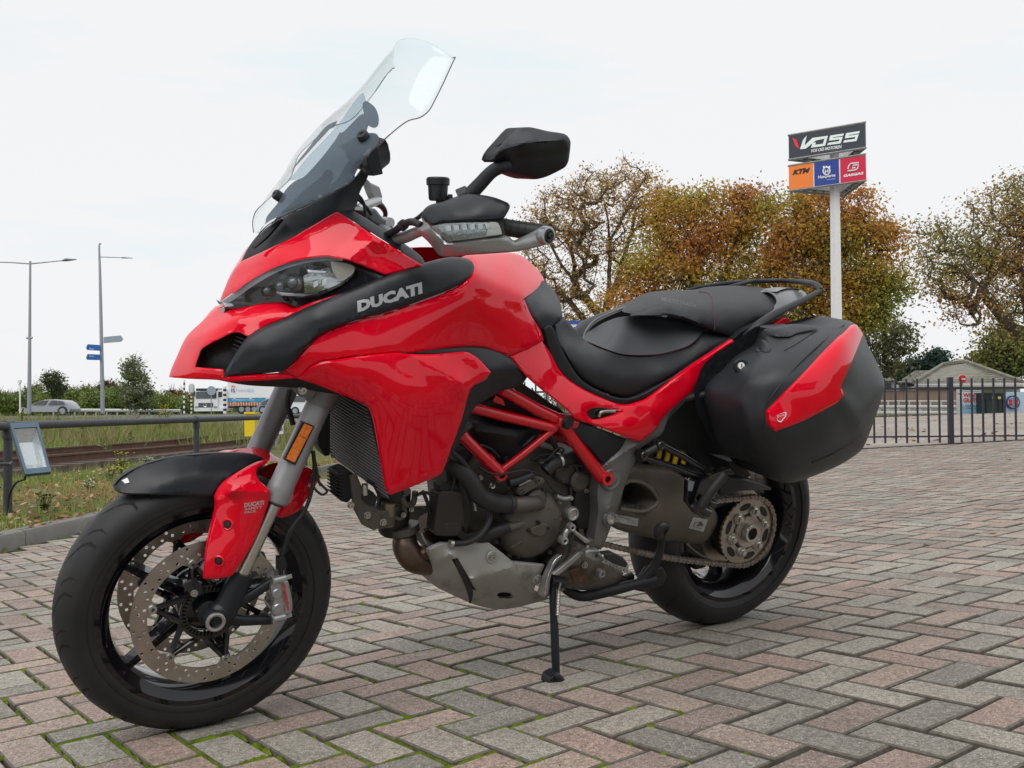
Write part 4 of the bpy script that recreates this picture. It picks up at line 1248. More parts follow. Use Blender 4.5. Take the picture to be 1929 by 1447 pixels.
wt('1. CHAT VIA DE APP', 1814.5, 763, 1852, 766.5, 43.97, NAVY, root=bn, bold=.02); wt('2. CHECK JE MAIL', 1814.5, 767.8, 1850, 771.3, 43.97, NAVY, root=bn, bold=.02)
ct = far_root('container', 1870, 786, 43.5, label='dark green container with two small stickers beside the banner', cat='container')
CTM = mat('dark_green_paint', (0.018, 0.045, 0.038), 0.5, var=0.12)
PW('body', 1847, 742, 1894, 785, 43.6, 2, CTM, ct); PW('lid', 1846, 739.8, 1895, 742, 43.5, 2.2, CTM, ct)
for x in (1849, 1858, 1881, 1890): PW('rib', x, 751, x + 1.2, 784, 43.55, .08, FENM, ct)
PW('rail', 1848, 750.5, 1893, 752, 43.54, .08, FENM, ct)
PW('sticker', 1869, 747, 1874, 752, 43.52, .03, mat('sticker_cream', (0.55, 0.5, 0.3), 0.5), ct); PW('sticker', 1880, 747, 1885, 752, 43.52, .03, mat('sticker_yellow', (0.65, 0.5, 0.1), 0.5), ct)
em = far_root('emblem_board', 1908, 783, 44.5, label='white board with a round navy and red striped emblem right of the container', cat='sign')
PW('board', 1895, 738, 1960, 779, 44.6, .08, mat('pale_blue_board', (0.45, 0.60, 0.68), 0.5), em)
c_ = loc(em, 1908.5, 758, 44.5); R_ = 13 / FPX * 44.5
mb = MB(); mb.tube([c_ + (0, .06, 0), c_], [R_, R_], 32); mb.build('ring', NAVY, em)
mb = MB(); mb.tube([c_, c_ - (0, .015, 0)], [R_ * .78, R_ * .78], 32); mb.build('field', SIGNW, em)
mb = MB()
for i in range(-3, 4):
 h = math.sqrt(max(0, 1 - (i / 4.2) ** 2)) * R_ * .74
 mb.box(c_ + (i * R_ * .19, -.025, 0), (R_ * .07, .02, 2 * h))
mb.build('stripe', NAVY, em)
mb = MB(); mb.box(c_ + (-R_ * .42, -.03, R_ * .2), (R_ * .5, .02, R_ * .35)); mb.box(c_ + (R_ * .42, -.03, R_ * .2), (R_ * .5, .02, R_ * .35)); mb.box(c_ + (-R_ * .42, -.03, -R_ * .25), (R_ * .5, .02, R_ * .3)); mb.box(c_ + (R_ * .42, -.03, -R_ * .25), (R_ * .5, .02, R_ * .3)); mb.build('red_patch', REDL, em)

# blue and white billboard seen between tank and seat
bb = far_root('billboard', 1095, 640, 34, label='blue and white billboard with red and blue lettering seen between tank and seat', cat='billboard')
PW('board', 1010, 604, 1150, 640, 34, .15, SIGNW, bb)
PW('blue_band', 1009, 603.6, 1151, 610.5, 33.97, .2, mat('board_blue', (0.02, 0.07, 0.36), 0.4), bb); PW('blue_band', 1009, 625, 1151, 632, 33.97, .2, mat('board_blue', (0.02, 0.07, 0.36)), bb)
wt('han', 1062, 612.5, 1090, 623.5, 33.93, NAVY, root=bb, bold=.03); wt('g', 1091, 612, 1102, 626, 33.92, REDL, root=bb, bold=.06); wt('os', 1103, 613, 1120, 622, 33.92, REDL, root=bb, bold=.03)
mb = MB(); mb.cyl(loc(bb, 1030, 640, 34.1), loc(bb, 1030, 790, 34.1), .08, 8); mb.cyl(loc(bb, 1135, 640, 34.1), loc(bb, 1135, 790, 34.1), .08, 8); mb.build('post', LAMPM, bb)

# ------------------------------------------------------------------ dealer pylon
DP = 40.0
py_ = far_root('sign_pylon', 1578, 790, DP, label='tall white pylon carrying two tiers of dealer sign boards', cat='sign pylon')
PYW = mat('pylon_white', (0.70, 0.71, 0.73), 0.4, coat=.2, var=0.03)
mb = MB(); b0 = loc(py_, 1578.5, 800, DP - .5); b1 = loc(py_, 1571, 240, DP - .5)
mb.tube([b0, b1], [.235, .175], 4, True, 1.0, up=(1, -.45, 0)); mb.build('pole', PYW, py_)
GRS = mat('pylon_grey_structure', (0.28, 0.28, 0.27), 0.6, metal=.2, var=.2)
LD, RDp, BD = DP, DP / 1.047, DP * 1.026
def tri(y0, y1, name):
 """three boards round the pole; y0,y1 are the left edge's top and bottom rows"""
 r = {}
 A0, A1 = E(1484.5, y0[0], LD), E(1484.8, y0[1], LD)
 B0, B1 = E(1630.5, y1[0], RDp), E(1631.5, y1[1], RDp)
 zt, zb = (A0[2] + B0[2]) / 2, (A1[2] + B1[2]) / 2
 c = E(1590, 300, BD)
 P = [np.array([A0[0], A0[1]]), np.array([B0[0], B0[1]]), np.array([c[0], c[1]])]
 return P, zt, zb
def slab(name, p, q, zt, zb, th, m, root, inset=0.06):
 d = (q - p); L = np.linalg.norm(d); d /= L; n = np.array([-d[1], d[0]])
 cxy = (P_c[0] - (p + q) / 2)
 if n @ (P_c - (p + q) / 2) > 0: n = -n
 p = p + d * inset; q = q - d * inset
 mb = MB(); V = []
 for z in (zb, zt):
  for a in (p, q, q - n * th, p - n * th): V.append((a[0], a[1], z))
 V = [np.array(v) - np.array(root.location) for v in V]
 mb.add(V, [(0, 1, 5, 4), (1, 2, 6, 5), (2, 3, 7, 6), (3, 0, 4, 7), (4, 5, 6, 7), (0, 3, 2, 1)])
 return mb.build(name, m, root), n
def board_plane(p, q):
 d = np.array([q[0] - p[0], q[1] - p[1], 0]); d /= np.linalg.norm(d); n = np.array([d[1], -d[0], 0.0])
 return np.array([p[0], p[1], 0.0]), n
def onb(px, py, plane, off=0.0):
 o, n = plane; d = ray_w(px, py)
 n2 = n if (n @ d) < 0 else -n
 t_ = ((o + n2 * off) - CAMP) @ n2 / (d @ n2)
 return CAMP + d * t_
c4 = lambda x, y: (1440 + x / 6.577, 200 + y / 6.577)
DKB = mat('board_charcoal', (0.025, 0.032, 0.045), 0.4, coat=.3)
tiers = [((255.5, 299.6), (232, 278), 'sign_board'), ((313, 358), (292.4, 339.8), 'sign_board')]
for ti, (ya, yb, nm) in enumerate(tiers):
 Pp, zt, zb = tri(ya, yb, nm)
 P_c = sum(Pp) / 3
 for k in range(3):
  slab('board', Pp[k], Pp[(k + 1) % 3], zt, zb, .10, DKB if (ti == 0 and k == 0) else PYW, py_, 0.02 if k == 0 else .10)
 # frames under the boards, and struts inwards
 mb = MB()
 for k in range(3):
  a, b_ = Pp[k], Pp[(k + 1) % 3]
  for z in (zb - .03, zt + .02):
   mb.tube([np.array([a[0], a[1], z]) * 1.0 - np.array(py_.location), np.array([b_[0], b_[1], z]) - np.array(py_.location)], .045, 4)
  for s_ in (.2, .4, .6, .8):
   m_ = a * (1 - s_) + b_ * s_; i_ = m_ * .7 + P_c * .3
   mb.tube([np.array([m_[0], m_[1], zb]) - np.array(py_.location), np.array([i_[0], i_[1], zb + .02]) - np.array(py_.location)], .035, 4)
  i0 = a * .72 + P_c * .28; i1 = b_ * .72 + P_c * .28
  mb.add([np.array([q[0], q[1], z]) - np.array(py_.location) for q, z in ((a * .9 + P_c * .1, zb + .04), (b_ * .9 + P_c * .1, zb + .04), (i1, zb + .06), (i0, zb + .06))], [(0, 1, 2, 3)])
 mb.build('board_frame', GRS, py_)
 pl = board_plane(Pp[0], Pp[1])
 if ti == 0:
  def poly(pts, m_, name='letter', off=.02):
   P = [onb(*c4(x, y), pl, off) - np.array(py_.location) for x, y in pts]
   return meshobj(name, P, [tuple(range(len(P)))], m_, py_)
  RB_ = mat('emblem_red', (0.75, 0.02, 0.06), 0.4); WL = mat('letter_mint_white', (0.72, 0.80, 0.78), 0.4)
  poly([(347, 393), (400, 420), (435, 530), (385, 500)], RB_, 'emblem_stroke')
  poly([(525, 362), (478, 420), (440, 535), (486, 530), (497, 488)], WL); poly([(497, 488), (486, 530), (512, 527), (640, 425), (650, 386), (597, 392)], WL)
  poly([(650, 386), (787, 367), (779, 396), (640, 425)], WL); poly([(745, 398), (780, 393), (752, 490), (716, 497)], WL)
  poly([(577, 515), (586, 485), (722, 466), (716, 497)], WL, off=.021); poly([(577, 515), (598, 455), (640, 449), (628, 480), (610, 483)], WL, off=.022)
  for dx, dy in ((0, 0), (197, -30)):
   sh_ = lambda L_: [(x + dx, y + dy) for x, y in L_]
   poly(sh_([(815, 365), (985, 338), (977, 366), (850, 388), (808, 394)]), WL); poly(sh_([(808, 394), (850, 388), (838, 424), (800, 430)]), WL, off=.021)
   poly(sh_([(800, 430), (806, 402), (972, 378), (964, 407)]), WL, off=.022); poly(sh_([(930, 412), (964, 405), (944, 462), (912, 466)]), WL, off=.023)
   poly(sh_([(778, 484), (790, 455), (952, 431), (944, 462)]), WL, off=.024)
  o = onb(*c4(570, 577), pl, .02); ux = onb(*c4(950, 522), pl, .02) - o; uy = onb(*c4(580, 535), pl, .02) - o
  wtext('VOS OSS MOTOREN', py_, o, ux, uy, SIGNW, bold=.03)
 else:
  cells = [((303, 745), (603, 697), (607, 995), (305, 1038), mat('board_orange', (0.78, 0.20, 0.03), .4)),
    ((615, 697), (921, 656), (928, 957), (620, 992), mat('board_deep_blue', (0.015, 0.05, 0.26), .4)),
    ((938, 652), (1256, 612), (1263, 915), (943, 955), mat('board_crimson', (0.55, 0.01, 0.05), .4))]
  for q in cells:
   P = [onb(*c4(x, y), pl, .012) - np.array(py_.location) for x, y in q[:4]]
   meshobj('sign_face', P, [(0, 1, 2, 3)], q[4], py_)
  def bt(s, x0, y0, x1, y1, xu, yu, m_, bold=.03):
   o = onb(*c4(x0, y0), pl, .025); wtext(s, py_, o, onb(*c4(x1, y1), pl, .025) - o, onb(*c4(xu, yu), pl, .025) - o, m_, bold=bold)
  bt('KTM', 348, 853, 540, 826, 372, 790, BLKL, .06)
  P = [onb(*c4(x, y), pl, .026) - np.array(py_.location) for x, y in ((430, 778), (515, 765), (512, 773), (427, 786))]; meshobj('letter_bar', P, [(0, 1, 2, 3)], BLKL, py_)
  bt('Husqvarna', 664, 910, 880, 882, 666, 862, SIGNW, .03)
  bt('MOTORCYCLES', 775, 917, 882, 902, 775, 909, SIGNW, .02)
  mb = MB(); lc = np.array(py_.location)
  ring = [onb(*c4(770 + 42 * cos(a), 805 + 46 * sin(a)), pl, .03) - lc for a in np.linspace(0, 2 * pi, 25)]
  mb.tube(ring, .028, 5)
  for xx in (735, 770, 805): mb.add([onb(*c4(x, y), pl, .03) - lc for x, y in ((xx - 9, 768), (xx + 9, 768), (xx + 12, 740), (xx - 12, 742))], [(0, 1, 2, 3)])
  for pts in ([(750, 785), (761, 784), (761, 830), (750, 831)], [(782, 782), (793, 781), (793, 828), (782, 829)], [(761, 802), (782, 800), (782, 811), (761, 812)]):
   mb.add([onb(*c4(x, y), pl, .03) - lc for x, y in pts], [(0, 1, 2, 3)])
  mb.build('crown_logo', SIGNW, py_)
  bt('GASGAS', 975, 882, 1224, 846, 982, 848, SIGNW, .05)
  mb = MB()
  mb.tube([onb(*c4(x, y), pl, .03) - lc for x, y in ((1170, 702), (1070, 712), (1048, 735), (1035, 778))], .030, 5)
  mb.tube([onb(*c4(x, y), pl, .03) - lc for x, y in ((1032, 804), (1130, 792), (1152, 775), (1165, 728), (1100, 736), (1090, 768), (1128, 764))], .030, 5)
  mb.build('g_logo', SIGNW, py_)

# ------------------------------------------------------------------ trees
BARK = mat('tree_bark', (0.075, 0.062, 0.048), 0.9, var=0.3, vscale=3, bump=0.6, bscale=12)
BARKL = mat('birch_bark', (0.30, 0.29, 0.26), 0.8, var=0.3, vscale=4)
LEAFT = vcol_mat('autumn_foliage', 0.7, 0.45)

def tree(name, label, cat, D, base, crown, nclus, nleaf, lsz, pal, trunk_r, bark=BARK, group=None, limbs=None, dens=1.0, spread=.35, seed=1, depth=.8, twig=1.0, stuffing=0.3, droop=0.0):
 """crown: ellipses (cx,cy,rx,ry,weight) in photo px at depth D. A skeleton grows from the base to cluster points
 spread through the crown; leaves gather round its tips."""
 rg = np.random.default_rng(seed)
 b = E(base[0], base[1], D)
 b[2] = min(b[2], float(hgt(b[0], b[1])))
 root = empty(name, b, label=label, cat=cat, group=group)
 s = D / FPX
 ws = np.array([c[4] if len(c) > 4 else c[2] * c[3] for c in crown], float); ws /= ws.sum()
 pts = []
 pick = rg.choice(len(crown), nclus, p=ws)
 for k in pick:
  cx_, cy_, rx_, ry_ = crown[k][:4]
  while True:
   v = rg.uniform(-1, 1, 3)
   if v @ v < 1 and (v @ v) > rg.random() * .55: break
  q = E(cx_ + v[0] * rx_, cy_ + v[1] * ry_, D) + np.array([0, v[2] * (rx_ + ry_) / 2 * s * depth, 0])
  pts.append(q - b)
 pts = np.array(pts)
 nodes = [np.zeros(3)]; par = [-1]
 for q in (limbs or []):
  P = [E(x, y, D) - b for x, y in q]
  last = int(np.argmin([np.linalg.norm(n_ - P[0]) for n_ in nodes]))
  for j in range(len(P)):
   p = P[j] + np.array([0, rg.normal(0, .12) * j, 0])
   a = nodes[last]; m_ = max(1, int(np.linalg.norm(p - a) / (26 * s)))
   for k in range(1, m_ + 1):
    nodes.append(a + (p - a) * k / m_ + rg.normal(0, 1.2 * s, 3)); par.append(last); last = len(nodes) - 1
 # grow towards cluster points, nearest to the trunk first
 order = np.argsort(np.linalg.norm(pts - np.array([0, 0, pts[:, 2].min() * .5]), axis=1))
 tips = []
 for i in order:
  q = pts[i]; N_ = np.array(nodes)
  d = np.linalg.norm(N_ - q, axis=1) + 0.18 * np.maximum(0, N_[:, 2] - q[2])
  j = int(np.argmin(d)); a = N_[j]; L = np.linalg.norm(q - a)
  m_ = max(1, int(L / (22 * s))); last = j
  for k in range(1, m_ + 1):
   t_ = k / m_
   bow = np.array([0, 0, -1.0]) * sin(pi * t_) * L * .07
   nodes.append(a + (q - a) * t_ + bow + rg.normal(0, 1.5 * s, 3) * (k < m_)); par.append(last); last = len(nodes) - 1
  tips.append(last)
 N_ = np.array(nodes); par = np.array(par)
 cnt = np.zeros(len(N_));
 for tpi in tips:
  k = tpi
  while k >= 0: cnt[k] += 1; k = par[k]
 cnt = np.maximum(cnt, .6)
 rad = trunk_r * (cnt / cnt[0]) ** 0.48
 rad = np.maximum(rad, .35 * s * twig)
 mb = MB()
 for k in range(1, len(N_)):
  p = par[k]; nsd = 7 if rad[k] > trunk_r * .3 else (4 if rad[k] > s else 3)
  v, f = tube_geo([N_[p], N_[k]], [min(rad[p], rad[k] * 1.35), rad[k]], nsd, False)
  mb.add(v, f)
 # fine twigs around tips
 for tpi in tips:
  for q in range(int(5 * twig + .5)):
   d = rg.normal(0, 1, 3); d[2] = abs(d[2]) * (1 - 2 * droop); d = d / np.linalg.norm(d) * rg.uniform(6, 20) * s
   v, f = tube_geo([N_[tpi], N_[tpi] + d], [.5 * s * twig, .2 * s], 3, False); mb.add(v, f)
 mb.build('trunk', bark, root, smooth=60)
 if nleaf:
  # clumped leaves: pick tips (and some inner nodes), scatter round them
  src = np.array(tips + list(rg.choice(len(N_), int(len(tips) * stuffing)))) if stuffing else np.array(tips)
  wt_ = rg.random(len(src)) ** 1.3 + .15; wt_ /= wt_.sum()
  ci = src[rg.choice(len(src), nleaf, p=wt_)]
  rr = spread * 46 * s
  c = N_[ci] + rg.normal(0, 1, (nleaf, 3)) * rr * np.array([1, 1, .62])
  a = rg.normal(0, 1, (nleaf, 3)); a /= np.linalg.norm(a, axis=1)[:, None]
  b2 = np.cross(a, rg.normal(0, 1, (nleaf, 3))); b2 /= np.linalg.norm(b2, axis=1)[:, None]
  sz = lsz * s * (0.55 + .9 * rg.random(nleaf))[:, None]
  P = np.stack([c - a * sz, c - b2 * sz * .55, c + a * sz, c + b2 * sz * .55], 1)
  pal = np.array(pal)
  f1 = np.sin(c[:, 0] * 1.1 / (s * 45) + seed) * np.sin(c[:, 2] * 1.3 / (s * 45) + 1.7) * .5 + np.sin(c[:, 0] * .5 / (s * 45) - c[:, 2] * .6 / (s * 45)) * .35 + rg.normal(0, .22, nleaf)
  top = (c[:, 2] - c[:, 2].min()) / (c[:, 2].max() - c[:, 2].min() + 1e-6)
  idx = np.clip(((.5 + .5 * f1) * .75 + top * .25) * len(pal), 0, len(pal) - 1).astype(int)
  C = pal[idx] * (.65 + .7 * rg.random((nleaf, 1)))
  fastmesh('crown', P, 0, LEAFT, C, root)
 return root
AUT = [(0.20, 0.24, 0.05), (0.27, 0.29, 0.06), (0.38, 0.33, 0.06), (0.48, 0.32, 0.06), (0.50, 0.25, 0.06), (0.44, 0.18, 0.06)]
AUT2 = [(0.21, 0.23, 0.07), (0.30, 0.27, 0.08), (0.38, 0.26, 0.09), (0.38, 0.21, 0.09)]
SPARSE = [(0.522, 0.295, 0.086), (0.418, 0.209, 0.086), (0.487, 0.330, 0.104), (0.383, 0.244, 0.122)]
GRN = [(0.121, 0.203, 0.051), (0.182, 0.263, 0.061), (0.243, 0.324, 0.081), (0.304, 0.344, 0.101)]
tree('autumn_tree', 'half bare autumn tree with orange leaves left of the signboard, nearest the mirror', 'tree', 50, (1128, 790),
 [(1045, 470, 75, 110), (1130, 400, 95, 85), (1190, 360, 60, 60), (1075, 400, 60, 60), (1190, 470, 50, 70), (1060, 570, 60, 60), (1130, 520, 60, 60)], 420, 15000, 2.5, SPARSE, .32,
 limbs=[[(1128, 790), (1131, 700), (1135, 600)], [(1135, 600), (1160, 540), (1180, 470), (1200, 400)], [(1135, 600), (1100, 560), (1060, 500), (1030, 450)],
   [(1133, 610), (1148, 540), (1150, 450), (1140, 380)], [(1131, 640), (1090, 590), (1050, 545)], [(1150, 450), (1190, 380), (1215, 335)]], spread=.30, seed=3, twig=1.25, group='autumn trees beyond the fence')
tree('autumn_tree', 'large dense orange and green autumn tree between the bare tree and the pylon', 'tree', 47, (1330, 790),
 [(1290, 440, 85, 75), (1250, 520, 80, 90), (1360, 420, 80, 70), (1400, 500, 100, 85), (1330, 560, 120, 60), (1270, 385, 45, 30), (1420, 390, 50, 40), (1180, 575, 60, 35)], 480, 36000, 3.1, AUT, .36,
 limbs=[[(1330, 790), (1332, 690), (1335, 590)], [(1335, 590), (1300, 520), (1270, 450)], [(1335, 590), (1370, 510), (1390, 430)], [(1335, 610), (1240, 560), (1200, 545)], [(1340, 600), (1420, 540), (1460, 500)]],
 spread=.36, seed=5, group='autumn trees beyond the fence')
tree('autumn_tree', 'broad orange and green autumn tree standing behind the pylon', 'tree', 45, (1575, 790),
 [(1500, 420, 75, 65), (1570, 420, 80, 70), (1620, 490, 90, 75), (1500, 510, 80, 80), (1560, 570, 110, 50), (1650, 560, 75, 45), (1660, 440, 35, 30), (1600, 600, 70, 35), (1560, 355, 40, 22)], 540, 42000, 3.2, AUT, .38,
 limbs=[[(1575, 790), (1572, 690), (1560, 600)], [(1560, 600), (1520, 520), (1500, 440)], [(1560, 600), (1600, 520), (1610, 440)], [(1565, 620), (1630, 570), (1690, 545)], [(1560, 600), (1490, 560), (1450, 530)]],
 spread=.35, seed=8, group='autumn trees beyond the fence')
tree('autumn_tree', 'big spreading brown and green tree leaning in from the right edge', 'tree', 38, (1985, 800),
 [(1880, 430, 80, 75), (1930, 390, 60, 60), (1800, 490, 80, 50), (1860, 530, 100, 60), (1930, 500, 80, 90), (1780, 540, 50, 28), (1760, 450, 40, 40), (1840, 590, 55, 30), (1925, 600, 50, 50), (2040, 470, 110, 130)], 600, 25000, 3.0, AUT2, .34,
 limbs=[[(1985, 800), (1975, 700), (1945, 650)], [(1945, 650), (1900, 610), (1855, 560), (1850, 540)], [(1850, 540), (1800, 500), (1760, 490)], [(1945, 650), (1930, 560), (1910, 470), (1890, 400)], [(1850, 540), (1830, 590), (1790, 600)], [(1965, 690), (2020, 560), (2050, 460)]],
 spread=.38, seed=12, twig=1.0, group='autumn trees beyond the fence')
tree('bare_tree', 'thin blue green tree with sparse leaves just right of the pannier', 'tree', 55, (1640, 790),
 [(1650, 640, 55, 50), (1690, 650, 35, 45), (1630, 680, 50, 35), (1665, 690, 35, 25)], 230, 4200, 3.4, [(0.10, 0.12, 0.05), (0.14, 0.15, 0.07), (0.17, 0.14, 0.08)], .2, seed=17, twig=1.1, spread=.28)
tree('green_tree', 'yellow green tree behind the roof at the right edge', 'tree', 80, (1885, 790),
 [(1885, 665, 50, 40), (1920, 680, 40, 35), (1870, 690, 55, 22), (1895, 635, 25, 20)], 260, 9000, 3.4, [(0.10, 0.13, 0.035), (0.14, 0.17, 0.05), (0.20, 0.19, 0.05), (0.24, 0.19, 0.06)], .3, seed=19, spread=.3)
for i, (cx_, cy_, rx_, ry_, lb) in enumerate([(1765, 690, 24, 26, 'tallest dark blue green conifer left of the tiled roof'), (1728, 700, 18, 24, 'slim dark conifer left of the tallest one'), (1695, 712, 26, 18, 'low dark evergreen bush beside the pannier')]):
 tree('conifer', lb, 'tree', 85, (cx_, 765), [(cx_, cy_, rx_, ry_), (cx_ + 3, cy_ + 22, rx_ * 1.1, ry_)], 110, 6500, 3.2, [(0.020, 0.045, 0.040), (0.028, 0.060, 0.050), (0.040, 0.075, 0.058)], .2, seed=30 + i, spread=.2, group='dark conifers left of the roof')
# left side
tree('birch_tree', 'young birch with airy yellow green leaves beside the right street lamp', 'tree', 85, (253, 776),
 [(255, 735, 28, 32), (252, 700, 17, 22), (250, 682, 9, 10), (258, 755, 30, 16)], 190, 4200, 2.6, [(0.10, 0.14, 0.045), (0.14, 0.18, 0.06), (0.17, 0.18, 0.06)], .12, BARKL, seed=41, spread=.16,
 limbs=[[(253, 776), (253, 740), (251, 700), (250, 680)]])
tree('small_tree', 'small thin leaved tree between the two street lamps', 'tree', 90, (100, 772),
 [(100, 720, 15, 20), (107, 735, 10, 12), (92, 710, 8, 10)], 80, 1300, 2.6, [(0.06, 0.09, 0.03), (0.08, 0.12, 0.04)], .12, seed=42, spread=.14, limbs=[[(100, 772), (99, 745), (98, 720)]])
tree('round_tree', 'dark brownish round tree behind the right street lamp', 'tree', 120, (203, 774), [(200, 742, 20, 20), (212, 752, 18, 14)], 120, 5000, 2.6, [(0.08, 0.08, 0.03), (0.12, 0.09, 0.05), (0.07, 0.10, 0.03)], .2, seed=43, spread=.14)
tree('conifer', 'small dark conifer on the horizon left of the striped pole', 'tree', 150, (324, 774), [(324, 748, 6, 14), (324, 762, 10, 10)], 50, 1800, 2.2, [(0.03, 0.06, 0.04)], .15, seed=44, spread=.08)
tree('orange_tree', 'orange leaved tree on the horizon behind the striped pole', 'tree', 140, (338, 774), [(340, 752, 12, 14), (352, 757, 12, 12)], 60, 2400, 2.4, [(0.30, 0.15, 0.04), (0.22, 0.14, 0.04)], .15, seed=45, spread=.12)
lbs = ['far left', 'behind the left lamp', 'behind the silver car', 'right of the silver car', 'left of the right lamp', 'behind the right lamp', 'left of the birch', 'right of the birch', 'left of the conifer', 'under the beak', 'behind the truck', 'farthest right']
for i, (cx_, h, w_) in enumerate([(-12, 34, 30), (22, 32, 24), (62, 44, 26), (92, 34, 26), (128, 42, 26), (158, 40, 22), (180, 34, 22), (222, 40, 28), (282, 34, 28), (305, 28, 26), (336, 24, 28), (395, 24, 40)]):
 tree('shrub', 'green roadside willow shrub ' + ('at the ' if i in (0, 11) else '') + lbs[i], 'shrub', 105 + 4 * (i % 3), (cx_, 776),
  [(cx_, 776 - h * .5, w_, h * .62), (cx_ - w_ * .5, 776 - h * .35, w_ * .6, h * .4), (cx_ + w_ * .4, 776 - h * .6, w_ * .35, h * .5)], 90, 3600, 2.3, GRN, .05, seed=60 + i, spread=.14, group='shrubs along the far side of the road', stuffing=.8)
# far woods closing the view
def hedge(name, label, x0, x1, D, h, n, pal, seed):
 rg = np.random.default_rng(seed)
 x = rg.uniform(x0, x1, n); yy = rg.uniform(0, 1, n)
 top = h * (.6 + .25 * np.sin(x * .05 + seed) + .18 * np.sin(x * .17 + 2 * seed) + .1 * np.sin(x * .41))
 py = 776 - top * yy
 c = CAMP + ray_w(x, py) * (D + rg.uniform(-4, 4, n))[:, None]
 s = D / FPX
 a = rg.normal(0, 1, (n, 3)); a /= np.linalg.norm(a, axis=1)[:, None]
 b2 = np.cross(a, rg.normal(0, 1, (n, 3))); b2 /= np.linalg.norm(b2, axis=1)[:, None]
 sz = 2.4 * s * (.6 + .8 * rg.random(n))[:, None]
 P = np.stack([c - a * sz, c - b2 * sz * .6, c + a * sz, c + b2 * sz * .6], 1)
 pal = np.array(pal); C = pal[np.clip((rg.random(n) * .5 + .25 + .25 * np.sin(x * .08)) * len(pal), 0, len(pal) - 1).astype(int)] * (.7 + .6 * rg.random((n, 1)))
 fastmesh(name, P, 0, LEAFT, C, label=label, cat='woodland', kind='stuff')
hedge('far_woods', 'continuous green woodland edge beyond the road', -260, 700, 150, 36, 20000, [(0.10, 0.15, 0.06), (0.14, 0.20, 0.07), (0.20, 0.22, 0.09)], 3)
hedge('far_trees', 'low greenery beyond the houses on the right', 900, 2200, 120, 48, 15000, [(0.06, 0.09, 0.035), (0.10, 0.12, 0.04), (0.17, 0.13, 0.045)], 7)

# ------------------------------------------------------------------ the dealer's showroom behind the photographer
sr = empty('showroom', (0, -6.2, 0), label='dark glazed motorcycle showroom facing the forecourt, mirrored in the glossy red pannier panel', cat='building')
SRW = mat('showroom_cladding', (0.13, 0.13, 0.13), 0.6, var=.1)
SRG = mat('showroom_glass', (0.02, 0.025, 0.03), 0.04, coat=1)
mb = MB(); mb.box((2, -3, 2.0), (34, 5.6, 4.4)); mb.build('wall', SRW, sr)
mb = MB(); mb.box((2, .05, 4.1), (34.4, .9, .35)); mb.build('canopy', mat('showroom_trim', (0.45, 0.45, 0.46), .5), sr)
for i in range(14):
 mb = MB(); mb.box((-13.4 + i * 2.4, -.15, 1.7), (2.2, .06, 3.0)); mb.build('window', SRG, sr)
 mb = MB(); mb.box((-12.2 + i * 2.4, -.1, 1.7), (.12, .12, 3.1)); mb.build('mullion', mat('mullion_white', (0.6, 0.6, 0.6), .5), sr)

# =================================================================== MOTORCYCLE
bike = bpy.data.objects.new('motorcycle', None)
COL.objects.link(bike)
bike.matrix_world = M_BIKE
setp(bike, 'glossy red and black adventure touring motorcycle with panniers leaning on its side stand', 'motorcycle')

def tps(ctrl, lam=.012):
 """smooth lateral-offset surface through (px,py,lat) control points"""
 C = np.array([c[:3] for c in ctrl], float)
 P = C[:, :2] / 100.0; n = len(P)
 def U(r2): return np.where(r2 > 1e-12, r2 * np.log(np.maximum(r2, 1e-12)), 0) * .5
 d2 = ((P[:, None] - P[None]) ** 2).sum(-1)
 A = np.zeros((n + 3, n + 3)); A[:n, :n] = U(d2) + lam * np.eye(n)
 A[:n, n] = 1; A[:n, n + 1:] = P; A[n, :n] = 1; A[n + 1:, :n] = P.T
 w_ = np.linalg.solve(A, np.concatenate([C[:, 2], [0, 0, 0]]))
 def f(x, y):
  Q = np.stack([np.asarray(x, float).ravel(), np.asarray(y, float).ravel()], 1) / 100.0
  d = ((Q[:, None] - P[None]) ** 2).sum(-1)
  return U(d) @ w_[:n] + w_[n] + Q @ w_[n + 1:]
 return f

def outline(pts, step=7.0):
 """closed outline in photo pixels; a third item 1 marks a sharp corner"""
 n = len(pts)
 corners = [i for i, p in enumerate(pts) if len(p) > 2 and p[2]]
 P = [np.array(p[:2], float) for p in pts]
 out = []
 def seg(Q, closed=False):
  c = catmull(Q, 8, closed)
  if closed: c = np.vstack([c, c[:1]])
  d = np.concatenate([[0], np.cumsum(np.linalg.norm(np.diff(c, axis=0), axis=1))])
  m_ = max(1, int(round(d[-1] / step)))
  t_ = np.linspace(0, d[-1], m_ + 1)[:-1]
  return np.stack([np.interp(t_, d, c[:, 0]), np.interp(t_, d, c[:, 1])], 1)
 if len(corners) < 1:
  return seg(P, True)
 k = len(corners)
 for a in range(k):
  i, j = corners[a], corners[(a + 1) % k]
  idx = [i]
  while idx[-1] != j or (len(idx) == 1 and k == 1):
   idx.append((idx[-1] + 1) % n)
   if len(idx) > n + 1: break
  out.append(seg([P[q] for q in idx]))
 return np.vstack(out)

